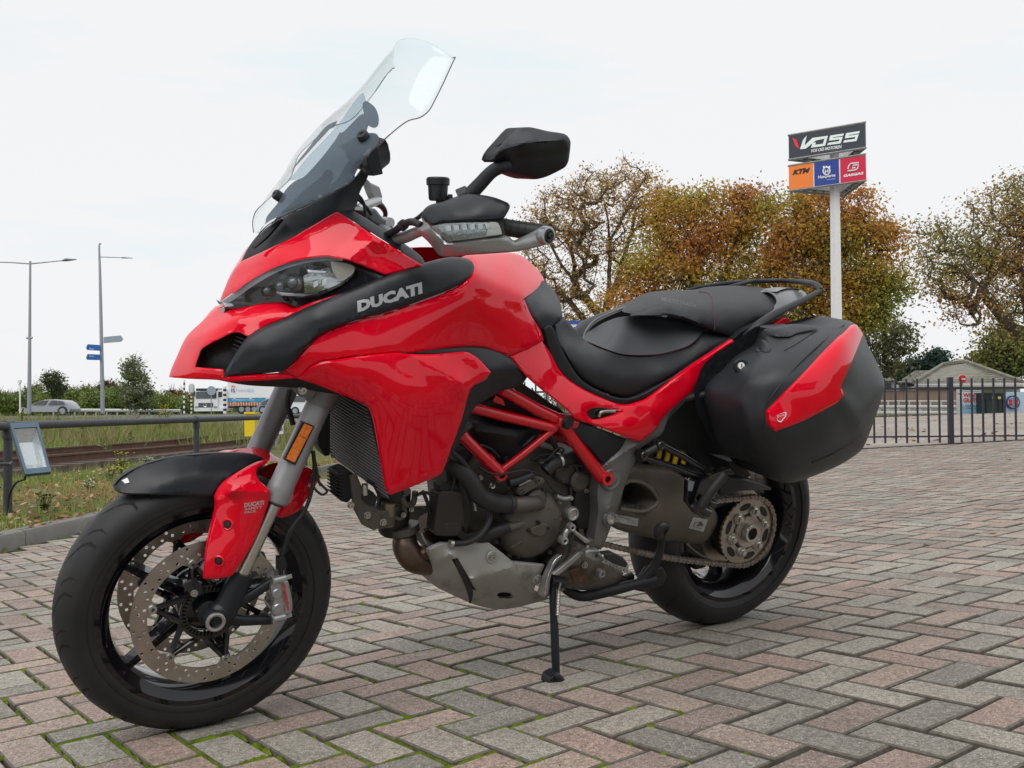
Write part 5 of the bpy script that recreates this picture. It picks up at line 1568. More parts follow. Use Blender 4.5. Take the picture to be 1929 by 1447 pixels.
def pip(poly, x, y):
 inside = np.zeros(len(x), bool); n = len(poly)
 for i in range(n):
  x0, y0 = poly[i]; x1, y1 = poly[(i + 1) % n]
  c = ((y0 > y) != (y1 > y)) & (x < (x1 - x0) * (y - y0) / (y1 - y0 + 1e-12) + x0)
  inside ^= c
 return inside
def segdist(x, y, a, b):
 a = np.array(a, float); b = np.array(b, float); d = b - a
 t_ = np.clip(((x - a[0]) * d[0] + (y - a[1]) * d[1]) / (d @ d + 1e-12), 0, 1)
 return np.hypot(x - a[0] - t_ * d[0], y - a[1] - t_ * d[1])
def polydist(poly, x, y):
 d = np.full(len(x), 1e9); n = len(poly)
 for i in range(n): d = np.minimum(d, segdist(x, y, poly[i], poly[(i + 1) % n]))
 return d

def panel(name, pts, latf, m, thick=.004, back=None, roll=(.0, 8), creases=(), holes=(), res=9.0, step=6.0, parent=bike,
  smooth=38, off=0.0, mirror=None, sides=True, raw=False, **k):
 """a shaped body panel: outline in photo pixels, lateral position from latf (function or control points)"""
 if not callable(latf):
  latf = tps(latf) if len(latf) >= 3 else (lambda x, y, v=latf[0][2]: np.full(np.size(x), v))
 poly = outline(pts, step)
 hp_ = [outline(h, step) for h in holes]
 x0, y0 = poly.min(0); x1, y1 = poly.max(0)
 gx, gy = [], []
 r = 0; y = y0
 while y < y1:
  xs = np.arange(x0 + (res / 2 if r % 2 else 0), x1, res)
  gx.append(xs); gy.append(np.full(len(xs), y)); y += res * .866; r += 1
 gx = np.concatenate(gx); gy = np.concatenate(gy)
 ok = pip(poly, gx, gy) & (polydist(poly, gx, gy) > res * .45)
 for h in hp_: ok &= ~pip(h, gx, gy) & (polydist(h, gx, gy) > res * .45)
 gx, gy = gx[ok], gy[ok]
 ex = []
 if roll[0]:
  # one more ring of points close to the edge so the rolled rim is smooth
  c = poly; t_ = np.roll(c, -1, 0) - np.roll(c, 1, 0); t_ /= np.linalg.norm(t_, axis=1)[:, None] + 1e-9
  for s_ in (1, -1):
   q = c + np.stack([-t_[:, 1], t_[:, 0]], 1) * s_ * min(roll[1] * .45, res * .5)
   okq = pip(poly, q[:, 0], q[:, 1]) & (polydist(poly, q[:, 0], q[:, 1]) > min(roll[1] * .35, res * .38))
   ex.append(q[okq])
 for a, b_, *_ in creases:
  a = np.array(a, float); b_ = np.array(b_, float); m_ = max(2, int(np.linalg.norm(b_ - a) / res))
  q = a + (b_ - a) * np.linspace(0, 1, m_ + 1)[:, None]
  okq = pip(poly, q[:, 0], q[:, 1]) & (polydist(poly, q[:, 0], q[:, 1]) > res * .3)
  for h in hp_: okq &= ~pip(h, q[:, 0], q[:, 1])
  ex.append(q[okq])
 ext = np.vstack(ex) if ex else np.zeros((0, 2))
 if len(ext):
  keep = np.ones(len(gx), bool)
  for q in ext: keep &= np.hypot(gx - q[0], gy - q[1]) > res * .35
  gx, gy = gx[keep], gy[keep]
 allp = [poly] + hp_ + [ext, np.stack([gx, gy], 1)]
 V2 = np.vstack(allp)
 edges = []; s0 = 0
 for q in [poly] + hp_:
  n = len(q); edges += [(s0 + i, s0 + (i + 1) % n) for i in range(n)]; s0 += n
 r_ = delaunay_2d_cdt([Vector(v) for v in V2.tolist()], edges, [], 1 if not hp_ else 0, 1e-4)
 W = np.array([tuple(v) for v in r_[0]]); F = [tuple(f) for f in r_[2]]
 cen = np.array([W[list(f)].mean(0) for f in F])
 okf = pip(poly, cen[:, 0], cen[:, 1])
 for h in hp_: okf &= ~pip(h, cen[:, 0], cen[:, 1])
 F = [f for f, o_ in zip(F, okf) if o_]
 L = latf(W[:, 0], W[:, 1]) + off
 for c in creases:
  a, b_, h = c[:3]; wd = c[3] if len(c) > 3 else 30
  L = L + h * np.maximum(0, 1 - segdist(W[:, 0], W[:, 1], a, b_) / wd)
 if roll[0]:
  d = polydist(poly, W[:, 0], W[:, 1])
  for h in hp_: d = np.minimum(d, polydist(h, W[:, 0], W[:, 1]))
  t_ = np.clip(d / roll[1], 0, 1)
  L = L - roll[0] * (1 - np.sqrt(np.maximum(0, 1 - (1 - t_) ** 2)))
 P = B(W[:, 0], W[:, 1], L)
 # orient outwards (towards +y side, i.e. facing the camera)
 F2 = []
 for f in F:
  a, b_, c = P[f[0]], P[f[1]], P[f[2]]
  n = np.cross(b_ - a, c - a)
  F2.append(f if n @ (CAM_B - a) > 0 else f[::-1])
 F = F2
 ec = {}
 for f in F:
  for i in range(len(f)):
   e = (f[i], f[(i + 1) % len(f)]); ec[e] = 1
 bnd = [e for e in ec if (e[1], e[0]) not in ec]
 n0 = len(P)
 V = P.tolist(); FF = list(F)
 if back is not None or thick:
  if back is not None:
   Q = P.copy(); Q[:, 1] = back if not callable(back) else back(P[:, 1])
  else:
   Q = P.copy(); Q[:, 1] -= thick
   c_ = P.mean(0); Q[:, [0, 2]] += (c_[[0, 2]] - Q[:, [0, 2]]) * 0.004
  V += Q.tolist()
  FF += [tuple(i + n0 for i in f[::-1]) for f in F]
  if sides: FF += [(e[1], e[0], e[0] + n0, e[1] + n0) for e in bnd]
 if mirror == 'part':
  n1 = len(V); VA = np.array(V)[:, 1]
  V += [(x, -y, z) for x, y, z in V[:n1]]
  FF += [tuple(i + n1 for i in f[::-1]) for f in FF[:] if min(VA[i] for i in f) > .03]
 if mirror == 'join':
  n1 = len(V)
  V += [(x, -y, z) for x, y, z in V[:n1]]
  FF += [tuple(i + n1 for i in f[::-1]) for f in FF[:]]
 if raw: return np.array(V), FF
 o = meshobj(name, V, FF, m, parent, smooth=smooth, **k)
 if mirror == 'copy':
  mirrored(o, parent)
 return o

def mirrored(o, parent=None, name=None):
 """the same part built for the other side of the machine"""
 me = o.data.copy()
 me.transform(Matrix.Diagonal((1, -1, 1, 1))); me.flip_normals()
 c = bpy.data.objects.new(name or o.name.split('.')[0], me)
 link(c, parent or o.parent)
 for md in o.modifiers:
  if md.type == 'BEVEL': beveled(c, md.width, md.segments)
 if o.get('kind'): c['kind'] = o['kind']
 return c

Y = np.array([0, 1.0, 0])
def lathe(cx_, cy_, lat, prof, m, name, n=32, parent=bike, axis=Y, smooth=35, center=None, off=(0, 0, 0)):
 """turned part on a sideways axis; prof = [(radius, outward offset), ...]"""
 c = (Bv(cx_, cy_, lat) if center is None else np.array(center, float)) + np.array(off)
 ax = np.array(axis, float); ax /= np.linalg.norm(ax)
 u = np.cross(ax, [0, 0, 1.0]); u /= np.linalg.norm(u); w_ = np.cross(ax, u)
 V = []; F = []
 for r, d in prof:
  for k in range(n):
   a = 2 * pi * k / n
   V.append(c + ax * d + (cos(a) * u + sin(a) * w_) * max(r, 1e-5))
 for i in range(len(prof) - 1):
  for k in range(n):
   F.append((i * n + k, i * n + (k + 1) % n, (i + 1) * n + (k + 1) % n, (i + 1) * n + k))
 o = meshobj(name, V, F, m, parent, smooth=smooth)
 bm = bmesh.new(); bm.from_mesh(o.data); bmesh.ops.recalc_face_normals(bm, faces=bm.faces); bm.to_mesh(o.data); bm.free()
 return o
def nrm_at(latf, px, py, off=0.0):
 L = latf(np.array([px, px + 3.0, px]), np.array([py, py, py + 3.0])) + off
 P = B(np.array([px, px + 3.0, px]), np.array([py, py, py + 3.0]), L)
 n = np.cross(P[1] - P[0], P[2] - P[0]); n /= np.linalg.norm(n)
 return P[0], (n if n @ (CAM_B - P[0]) > 0 else -n)
def bolt(px, py, lat, r=.007, m=STEEL, parent=bike, h=.006, name='bolt'):
 return lathe(px, py, lat, [(0, h * .3), (r * .45, h * .3), (r * .5, h), (r * .9, h), (r, h * .7), (r, 0), (r * 1.3, 0), (r * 1.3, -.002)], m, name, 14, parent)
def tubeB(name, pts, r, m, n=12, parent=bike, cat=6, flat=1.0, up=None, smooth=60, mirror=False):
 """bent tube through photo points (px,py,lat)"""
 P = [Bv(*p[:3]) if len(p) == 3 else np.array(p[1:]) for p in pts]
 if cat: P = catmull(P, cat)
 if hasattr(r, '__len__'): r = np.interp(np.linspace(0, 1, len(P)), np.linspace(0, 1, len(r)), r)
 mb = MB(); mb.tube(P, r, n, True, flat, up)
 o = mb.build(name, m, parent, smooth=smooth)
 if mirror: mirrored(o)
 return o
def prism(name, pts, lat0, lat1, m, parent=bike, bev=.002, mirror=False, smooth=None, step=None):
 """flat part with square edges: polygon in photo px, drawn at lat0, extending inwards to lat1"""
 q = outline(pts, step) if step else np.array([p[:2] for p in pts], float)
 P = B(q[:, 0], q[:, 1], np.full(len(q), lat0)); Q = P.copy(); Q[:, 1] = lat1
 n = len(P)
 c = P.mean(0); nn = np.zeros(3)
 for i in range(n): nn += np.cross(P[i] - c, P[(i + 1) % n] - c)
 F = [tuple(range(n)), tuple(range(n, 2 * n))[::-1]] + [(i + n, (i + 1) % n + n, (i + 1) % n, i) for i in range(n)]
 if nn[1] < 0: F = [f[::-1] for f in F]
 o = meshobj(name, np.vstack([P, Q]), F, m, parent, smooth=smooth)
 if bev: beveled(o, bev, 2)
 if mirror: mirrored(o)
 return o
def decal(name, s, x0, y0, ux, uy, latf, m, off=.0015, bold=0.0, parent=bike, shear=0.0):
 """lettering lying on a panel; (x0,y0) lower-left px, ux,uy px vectors of the text's width and cap height"""
 v, f = text_geo(s, bold=bold)
 if len(v) == 0: return None
 px = x0 + v[:, 0] * ux[0] + v[:, 1] * uy[0]; py = y0 + v[:, 0] * ux[1] + v[:, 1] * uy[1]
 L = latf(px, py) if callable(latf) else np.full(len(px), latf)
 P = B(px, py, L + off)
 return meshobj(name, P, f, m, parent)

WBASE = 1.529
RF, RR = 0.297, 0.320

# ---------------------------------------------------------------- wheels
def tyre(name, cx_, R, w_, rimR, prof, parent, n=96):
 V = []; F = []; K = len(prof)
 for i in range(n):
  a = 2 * pi * i / n
  for r, yy in prof:
   V.append((r * cos(a), yy, r * sin(a)))
 for i in range(n):
  j = (i + 1) % n
  for k in range(K - 1):
   F.append((i * K + k, i * K + k + 1, j * K + k + 1, j * K + k))
 o = meshobj(name, V, F, RUB, parent, smooth=50, mats=[RUB, SIDEW])
 return o
def tyre_profile(R, hw, rimR, bead):
 """crown arc + shoulder + sidewall, from -y to +y"""
 pts = []
 Rc = hw * 1.02
 for a in np.linspace(-1, 1, 17):
  th = a * radians(74)
  pts.append((R - Rc * .86 * (1 - cos(th)), hw * sin(th) / sin(radians(74))))
 top = pts[-1]
 side = [(top[0] - .008, hw * 1.0), (top[0] - .018, hw * .985), ((top[0] + rimR) / 2, hw * .93), (rimR + .012, bead + .006), (rimR + .004, bead + .004), (rimR, bead)]
 side = [s_ for s_ in side if s_[0] < top[0]]
 full = [(r, -y) for r, y in side[::-1]] + pts + side
 return full

def grooves(name, R, hw, parent, n, shape, m):
 """dark strips on the tread, painting the shade of curved rain grooves; shape = [(angle offset, lateral fraction, half width)...]"""
 Rc = hw * 1.02
 V = []; F = []
 for i in range(n):
  for sgn in (1, -1):
   a0 = 2 * pi * (i + (0 if sgn > 0 else .5)) / n
   pr = []
   for da, fy, hwid in shape:
    th = math.asin(np.clip(fy, -1, 1) * sin(radians(74)))
    r = R - Rc * .86 * (1 - cos(th)) + .0006
    pr.append((a0 + da, r, sgn * fy * hw, hwid))
   nb = len(V)
   for k, (a, r, y, hwid) in enumerate(pr):
    for s_ in (-1, 1):
     V.append((r * cos(a + s_ * hwid / R), y, r * sin(a + s_ * hwid / R)))
   for k in range(len(pr) - 1):
    F.append((nb + 2 * k, nb + 2 * k + 1, nb + 2 * k + 3, nb + 2 * k + 2))
 return meshobj(name, V, F, m, parent, smooth=179, kind='stuff')
GROOVE = mat('groove_shade_black', (0.006, 0.006, 0.006), 0.8)  # black laid on the tread, standing in for shade inside the grooves

def ringmesh(name, prof, m, parent, n=96, smooth=35):
 V = []; F = []; K = len(prof)
 for i in range(n):
  a = 2 * pi * i / n
  for r, yy in prof: V.append((r * cos(a), yy, r * sin(a)))
 for i in range(n):
  j = (i + 1) % n
  for k in range(K): F.append((i * K + k, j * K + k, j * K + (k + 1) % K, i * K + (k + 1) % K))
 o = meshobj(name, V, F, m, parent, smooth=smooth)
 bm = bmesh.new(); bm.from_mesh(o.data); bmesh.ops.recalc_face_normals(bm, faces=bm.faces); bm.to_mesh(o.data); bm.free()
 return o

def holed_ring(name, r0, r1, th, hole_pts, hr, m, parent, outline_fn=None, yc=0.0, n=120, inner_fn=None):
 """flat ring in the wheel plane with drilled holes"""
 A = np.linspace(0, 2 * pi, n, endpoint=False)
 ro = np.array([outline_fn(a) if outline_fn else r1 for a in A]); ri = np.array([inner_fn(a) if inner_fn else r0 for a in A])
 loops = [np.stack([ro * np.cos(A), ro * np.sin(A)], 1), np.stack([ri * np.cos(A), ri * np.sin(A)], 1)]
 for hx, hy in hole_pts:
  t_ = np.linspace(0, 2 * pi, 9)[:-1]
  loops.append(np.stack([hx + hr * np.cos(t_), hy + hr * np.sin(t_)], 1))
 V2 = np.vstack(loops); E_ = []; s0 = 0
 for q in loops:
  k = len(q); E_ += [(s0 + i, s0 + (i + 1) % k) for i in range(k)]; s0 += k
 r_ = delaunay_2d_cdt([Vector(v) for v in (V2 * 10).tolist()], E_, [], 0, 1e-6)
 W = np.array([tuple(v) for v in r_[0]]) / 10
 F = [tuple(f) for f in r_[2]]
 cen = np.array([W[list(f)].mean(0) for f in F])
 ok = pip(loops[0], cen[:, 0], cen[:, 1]) & ~pip(loops[1], cen[:, 0], cen[:, 1])
 for hx, hy in hole_pts: ok &= np.hypot(cen[:, 0] - hx, cen[:, 1] - hy) > hr * .9
 F = [f for f, o_ in zip(F, ok) if o_]
 ec = {}
 for f in F:
  for i in range(3): ec[(f[i], f[(i + 1) % 3])] = 1
 bnd = [e for e in ec if (e[1], e[0]) not in ec]
 n0 = len(W)
 V = [(x, yc + th / 2, z) for x, z in W] + [(x, yc - th / 2, z) for x, z in W]
 FF = [f for f in F] + [tuple(i + n0 for i in f[::-1]) for f in F] + [(e[1], e[0], e[0] + n0, e[1] + n0) for e in bnd]
 o = meshobj(name, V, FF, m, parent)
 bm = bmesh.new(); bm.from_mesh(o.data); bmesh.ops.recalc_face_normals(bm, faces=bm.faces); bm.to_mesh(o.data); bm.free()
 return o

def wheel_part(name, m_name, c):
 o = bpy.data.objects.new(name, None); link(o, bike); o.location = c; return o
fw = wheel_part('front_wheel', None, (WBASE, 0, RF))
tyre('tyre', 0, RF, .060, .216, tyre_profile(RF, .060, .222, .050), fw)
grooves('tread_groove_shade', RF, .060, fw, 16, [(0, .06, .0014), (.09, .24, .0040), (.18, .44, .0046), (.235, .64, .0042), (.24, .84, .0030), (.20, 1.0, .0008)], GROOVE)
grooves('tread_groove_shade', RF, .060, fw, 16, [(.19, .18, .0008), (.30, .42, .0034), (.355, .66, .0032), (.36, .86, .0006)], GROOVE)
ringmesh('rim', [(.225, .053), (.229, .050), (.228, .044), (.214, .040), (.203, .034), (.199, .018), (.199, -.018), (.203, -.034), (.214, -.040), (.228, -.044), (.229, -.050), (.225, -.053),
    (.214, -.052), (.205, -.044), (.194, -.038), (.190, -.018), (.190, .018), (.194, .038), (.205, .044), (.214, .052)], RIM, fw)
def spokes(parent, n, r0, r1, w0, w1, d0, d1, y0, y1, phase, m):
 for i in range(n):
  a = phase + 2 * pi * i / n
  mb = MB(); V = []
  t_ = np.array([cos(a), 0, sin(a)]); s_ = np.array([-sin(a), 0, cos(a)])
  for r, w_, d, yy in ((r0, w0, d0, y0), ((r0 + r1) / 2, (w0 + w1) * .46, (d0 + d1) / 2, (y0 + y1) / 2), (r1, w1, d1, y1)):
   for q, e in ((-1, -1), (1, -1), (1, 1), (-1, 1)):
    V.append(t_ * r + s_ * q * w_ / 2 * (.6 if e > 0 else 1) + Y * (yy + e * d / 2))
  F = [(k * 4 + j, k * 4 + (j + 1) % 4, (k + 1) * 4 + (j + 1) % 4, (k + 1) * 4 + j) for k in range(2) for j in range(4)] + [(3, 2, 1, 0), (8, 9, 10, 11)]
  mb.add(V, F); beveled(mb.build('spoke', m, parent), .003)
spokes(fw, 5, .045, .195, .036, .024, .045, .036, 0, 0, radians(176), RIM)
ringmesh('hub', [(.02, .06), (.045, .06), (.055, .045), (.055, -.045), (.045, -.06), (.02, -.06)], RIM, fw, 40)
a = radians(243)
mb = MB(); p = np.array([cos(a), 0, sin(a)]); mb.tube([p * .192, p * .172, p * .165 + Y * .004], [.005, .004, .003], 8); mb.build('valve', STEEL, fw)
def disc(sgn):
 hp_ = []
 for i in range(18):
  a = 2 * pi * i / 18
  for da, r in ((0, .134), (.105, .1445), (.21, .1535), (.175, .1335)):
   hp_.append((r * cos(a + da), r * sin(a + da)))
 def inner(a):
  d = abs(((a - radians(12)) / (2 * pi / 6) + .5) % 1 - .5) * (2 * pi / 6)
  return .126 - .013 * max(0, 1 - d / .14) ** .6
 o = holed_ring('brake_disc', .126, .160, .0048, hp_, .0036, DISCM, fw, yc=0, inner_fn=inner)
 o.location = (0, sgn * .075, 0)
 # carrier: hub ring and triangulated arms to six bobbins
 mb = MB()
 for i in range(6):
  a = radians(12) + 2 * pi * i / 6
  p1 = np.array([.119 * cos(a), 0, .119 * sin(a)])
  for da in (-.52, .52):
   p0 = np.array([.055 * cos(a + da), -sgn * .006, .055 * sin(a + da)])
   mb.tube([p0, p1], [.0085, .006], 6)
  for r in (.088,):
   q0 = np.array([r * cos(a + .21), -sgn * .003, r * sin(a + .21)]); q1 = np.array([r * cos(a - .21), -sgn * .003, r * sin(a - .21)])
   mb.tube([q0, q1], .003, 5)
 ca = mb.build('disc_carrier', GLOSSB, o, smooth=50)
 ringmesh('carrier_ring', [(.046, .003), (.062, .003), (.062, -.004), (.046, -.004)], GLOSSB, o, 48)
 for i in range(6):
  a = radians(12) + 2 * pi * i / 6
  lathe(0, 0, 0, [(.0, .003), (.0035, .003), (.0042, .007), (.0088, .007), (.0105, .004), (.0105, -.003)], ALU, 'bobbin', 14, o, axis=Y * sgn, center=(.119 * cos(a), sgn * .001, .119 * sin(a)))
 return o
disc(1); disc(-1)
# toothed speed sensor ring
mb = MB()
for i in range(40):
 a = 2 * pi * i / 40; p = np.array([.052 * cos(a), .083, .052 * sin(a)]); R_ = np.array([[cos(a), 0, -sin(a)], [0, 1, 0], [sin(a), 0, cos(a)]])
 mb.box(p, (.008, .002, .004), R_)
mb.build('sensor_ring', ENGD, fw, kind='stuff')

rw = wheel_part('rear_wheel', None, (0, 0, RR))
tyre('tyre', 0, RR, .095, .216, tyre_profile(RR, .094, .224, .078), rw)
grooves('tread_groove_shade', RR, .094, rw, 13, [(0, .10, .0010), (.08, .28, .003), (.17, .5, .0034), (.24, .72, .003), (.27, .88, .0015), (.275, .95, .0004)], GROOVE)
ringmesh('rim', [(.226, .081), (.231, .078), (.229, .072), (.212, .066), (.196, .05), (.190, .02), (.190, -.05), (.212, -.066), (.229, -.072), (.231, -.078), (.226, -.081), (.214, -.080),
    (.204, -.066), (.184, -.052), (.181, -.05), (.181, .02), (.186, .048), (.200, .066), (.214, .080)], RIM, rw)
spokes(rw, 5, .06, .186, .05, .034, .04, .035, -.03, -.045, radians(-105), RIM)
ringmesh('hub', [(.03, .05), (.075, .05), (.080, .03), (.080, -.05), (.06, -.07), (.03, -.07)], RIM, rw, 40)
ringmesh('brake_disc', [(.090, .045), (.122, .045), (.122, .040), (.090, .040)], DISCM, rw, 60)
# sprocket, flange, nuts and hub nut
tn = 40; R0 = .101
def tooth(a):
 ph = (a * tn / (2 * pi)) % 1
 return R0 + .0045 * (1 - abs(ph - .5) * 2) ** .8 - .003
cut = []
sp_ = holed_ring('sprocket', .055, R0, .007, [], .004, SPROC, rw, outline_fn=tooth, n=240)
sp_.location = (0, .105, 0)
for i in range(6):
 a = 2 * pi * (i + .25) / 6
 V = [(.078 + .010 * cos(t_), 0, .022 * sin(t_)) for t_ in np.linspace(0, 2 * pi, 15)[:-1]]
 V = [(x * cos(a) - z * sin(a), .0042, x * sin(a) + z * cos(a)) for x, _, z in V]
 meshobj('hole_shade_patch', V, [tuple(range(14))], ENGD, sp_)  # dark patch on the sprocket face paints the shade of a cutout
ringmesh('flange', [(.030, .010), (.046, .012), (.050, .006), (.050, -.02), (.030, -.02)], SPROC, sp_, 48)
for i in range(6):
 a = 2 * pi * (i + .25 + .5) / 6
 c = (.063 * cos(a), .004, .063 * sin(a))
 lathe(0, 0, 0, [(.0, .010), (.015, .010), (.0175, .007), (.018, 0), (.018, -.003)], SPROC, 'flange_ear', 20, sp_, center=(.060 * cos(a), .001, .060 * sin(a)))
 o = lathe(0, 0, 0, [(0, .013), (.004, .013), (.0045, .011), (.0085, .011), (.0088, .003), (.0115, .002)], STEEL, 'nut', 6, sp_, center=(c[0], .010, c[2]), smooth=None)
ringmesh('hub_nut', [(.018, .026), (.026, .027), (.0285, .022), (.0285, .008), (.033, .008), (.034, -.01), (.018, -.01)], STEEL, sp_, 30)
ringmesh('axle_bore', [(.0001, .002), (.018, .002), (.018, 0), (.0001, 0)], ENGD, sp_, 24)

# chain: run over the rear sprocket, links alternating
rsp = np.array([0, RR]); fsp_c = Bv(1122, 1018, .105)
fs = np.array([fsp_c[0] + .02, fsp_c[2] + .042]); rf = .038
pathp = []
Rr = .1035
a1 = radians(74)
for t_ in np.linspace(0, 1, 200): pass
dvec = fs - rsp; L_ = np.linalg.norm(dvec); th0 = math.atan2(dvec[1], dvec[0]); al = math.acos((Rr - rf) / L_)
up_a, lo_a = th0 + al, th0 - al
top_r = rsp + Rr * np.array([cos(up_a), sin(up_a)]); top_f = fs + rf * np.array([cos(up_a), sin(up_a)])
low_r = rsp + Rr * np.array([cos(lo_a), sin(lo_a)]); low_f = fs + rf * np.array([cos(lo_a), sin(lo_a)])
poly_ = [top_f * (1 - t_) + top_r * t_ for t_ in np.linspace(0, 1, 30)]
arc = np.linspace(up_a, lo_a + 2 * pi, 60)[1:-1]
poly_ += [rsp + Rr * np.array([cos(a), sin(a)]) for a in arc]
sag = .012
poly_ += [low_r * (1 - t_) + low_f * t_ - np.array([0, sag * sin(pi * t_)]) for t_ in np.linspace(0, 1, 40)]
poly_ += [fs + rf * np.array([cos(a), sin(a)]) for a in np.linspace(lo_a, up_a - 2 * pi + 2 * pi, 14)[1:-1]]
poly_ = np.array(poly_ + [poly_[0]])
dl = np.concatenate([[0], np.cumsum(np.linalg.norm(np.diff(poly_, axis=0), axis=1))])
pitch = .015875; nlk = int(dl[-1] / pitch); pitch = dl[-1] / nlk
PX = np.interp(np.arange(nlk + 1) * pitch, dl, poly_[:, 0]); PZ = np.interp(np.arange(nlk + 1) * pitch, dl, poly_[:, 1])
mb = MB()
for i in range(nlk): mb.cyl((PX[i], .095, PZ[i]), (PX[i], .115, PZ[i]), .005, 8)
ch = mb.build('chain', CHAINM, bike, smooth=50, kind='stuff')
def linkmesh(yw):
 V = []; F = []
 t8 = np.linspace(0, pi, 5)
 o8 = [(-pitch / 2 - .0072 * sin(t_), .0072 * cos(t_)) for t_ in t8] + [(0, -.005)] + [(pitch / 2 + .0072 * sin(t_), -.0072 * cos(t_)) for t_ in t8] + [(0, .005)]
 k = len(o8); mb = MB()
 for s_ in (1, -1):
  y1, y0 = s_ * yw, s_ * (yw - .002)
  V = [(x, y1, z) for x, z in o8] + [(x, y0, z) for x, z in o8]
  mb.add(V, [tuple(range(k)), tuple(range(k, 2 * k))[::-1]] + [(i + k, (i + 1) % k + k, (i + 1) % k, i) for i in range(k)])
  if s_ > 0:
   for xx in (-pitch / 2, pitch / 2): mb.cyl((xx, yw, 0), (xx, yw + .0016, 0), .0032, 6)
 me = bpy.data.meshes.new('chain_link'); me.from_pydata(mb.v, [], mb.f); me.materials.append(CHAINM)
 bm = bmesh.new(); bm.from_mesh(me); bmesh.ops.recalc_face_normals(bm, faces=bm.faces); bm.to_mesh(me); bm.free()
 return me
lm = [linkmesh(.0085), linkmesh(.0112)]
for i in range(nlk):
 x0, z0, x1, z1 = PX[i], PZ[i], PX[i + 1], PZ[i + 1]
 o = bpy.data.objects.new('chain_link', lm[i % 2]); link(o, ch)
 o.location = ((x0 + x1) / 2, .105, (z0 + z1) / 2); o.rotation_euler = (0, -math.atan2(z1 - z0, x1 - x0), 0)

# ---------------------------------------------------------------- bodywork
def Z2(L_, sx, sy, k): return [(sx + x / k, sy + y / k, *r) for x, y, *r in L_]
# tank cover + upper side fairing (one painted piece)
tank_f = tps([(558, 713, .165), (540, 700, .165), (580, 651, .195), (611, 626, .205), (673, 602, .222), (735, 585, .232), (798, 564, .238), (854, 542, .238), (888, 520, .225), (893, 501, .205),
   (600, 680, .205), (660, 655, .222), (740, 630, .243), (820, 610, .250), (870, 590, .248), (700, 655, .240), (772, 660, .246), (851, 650, .240), (905, 650, .222), (950, 668, .205),
   (900, 490, .16), (891, 481, .10), (938, 477, .02), (970, 477, -.025), (955, 500, .10), (990, 489, -.03), (1011, 506, -.03), (1025, 527, .0), (1018, 538, .08), (987, 563, .165), (998, 588, .172), (1018, 620, .160),
   (1024, 641, .160), (940, 540, .195), (960, 600, .205), (980, 640, .198), (920, 560, .222), (930, 510, .15), (985, 530, .125)], .08)
panel('tank_cover', [(558, 713, 1), (532, 700, 1), (555, 679), (580, 651), (611, 626), (673, 602), (735, 585), (798, 563.5), (854, 542), (886, 521, 1), (893, 501, 1), (884, 489), (868, 486, 1), (891, 479), (938, 476), (970, 477), (990, 487),
     (1011, 506), (1024, 524), (1025, 529, 1), (1008, 547), (987, 563, 1), (998, 588), (1017, 619), (1024, 641, 1), (990, 658), (960, 670, 1), (931, 663), (905, 655), (851, 655), (772, 667), (748, 665), (642, 677), (595, 686), (564, 713, 1)],
 tank_f, RED, thick=.006, roll=(.006, 9), creases=[((896, 520), (985, 560), .010, 26), ((985, 560), (1010, 600), .006, 20)], mirror='part', smooth=32, res=9)
# lower side panel
side_f = tps([(564, 713, .170), (595, 686, .205), (642, 677, .228), (700, 670, .245), (748, 665, .250), (800, 672, .254), (873, 663, .247), (905, 680, .255), (925, 701, .258), (916, 716, .258), (891, 728, .262), (880, 751, .258),
   (870, 791, .250), (852, 841, .240), (834, 888, .228), (787, 913, .220), (740, 931, .212), (722, 892, .212), (711, 827, .220), (704, 791, .226), (695, 769, .226), (672, 755, .220), (636, 741, .200), (600, 726, .180),
   (780, 722, .272), (845, 735, .274), (770, 800, .256), (770, 880, .232), (660, 712, .242)], .15)
panel('side_panel', [(560, 713, 1), (595, 686), (642, 677), (700, 669), (748, 664.6), (768, 667), (823, 667), (873, 662.6), (890, 668), (906, 680), (925, 701, 1), (913, 716), (891, 728), (881, 749), (869.6, 791), (851.6, 841), (833.6, 888), (826, 896, 1),
     (787, 913), (740, 931), (733, 932, 1), (728, 922), (722, 891.6), (711, 827), (704, 791), (697, 771), (690, 764), (672, 755), (636, 740.6), (600, 726)],
 side_f, RED, thick=.006, roll=(.005, 8), creases=[((770, 668), (868, 720), .008, 30), ((868, 720), (878, 745), .006, 22)], mirror='copy', smooth=30, res=9)
# black duct trim behind the side panel
panel('side_duct', [(768, 667, 1), (790, 660), (851, 653.5), (905, 653.5), (940, 663), (952, 671), (980, 690), (993, 711, 1), (984, 724), (970, 731), (945, 737), (913, 755), (895, 767), (880, 795), (866, 831), (848, 863), (830, 899, 1),
     (826, 895), (834, 886), (851, 841), (868, 791), (878, 752), (889, 728), (912, 715), (922, 701), (903, 680), (886, 668), (873, 664), (823, 668)],
 [(768, 667, .246), (851, 653, .236), (905, 653, .222), (952, 671, .205), (993, 711, .18), (945, 737, .195), (895, 767, .225), (866, 831, .225), (830, 899, .215), (912, 700, .243), (878, 752, .245), (851, 841, .232), (940, 700, .228)],
 BLK, thick=.012, roll=(.004, 6), mirror='copy', res=8)
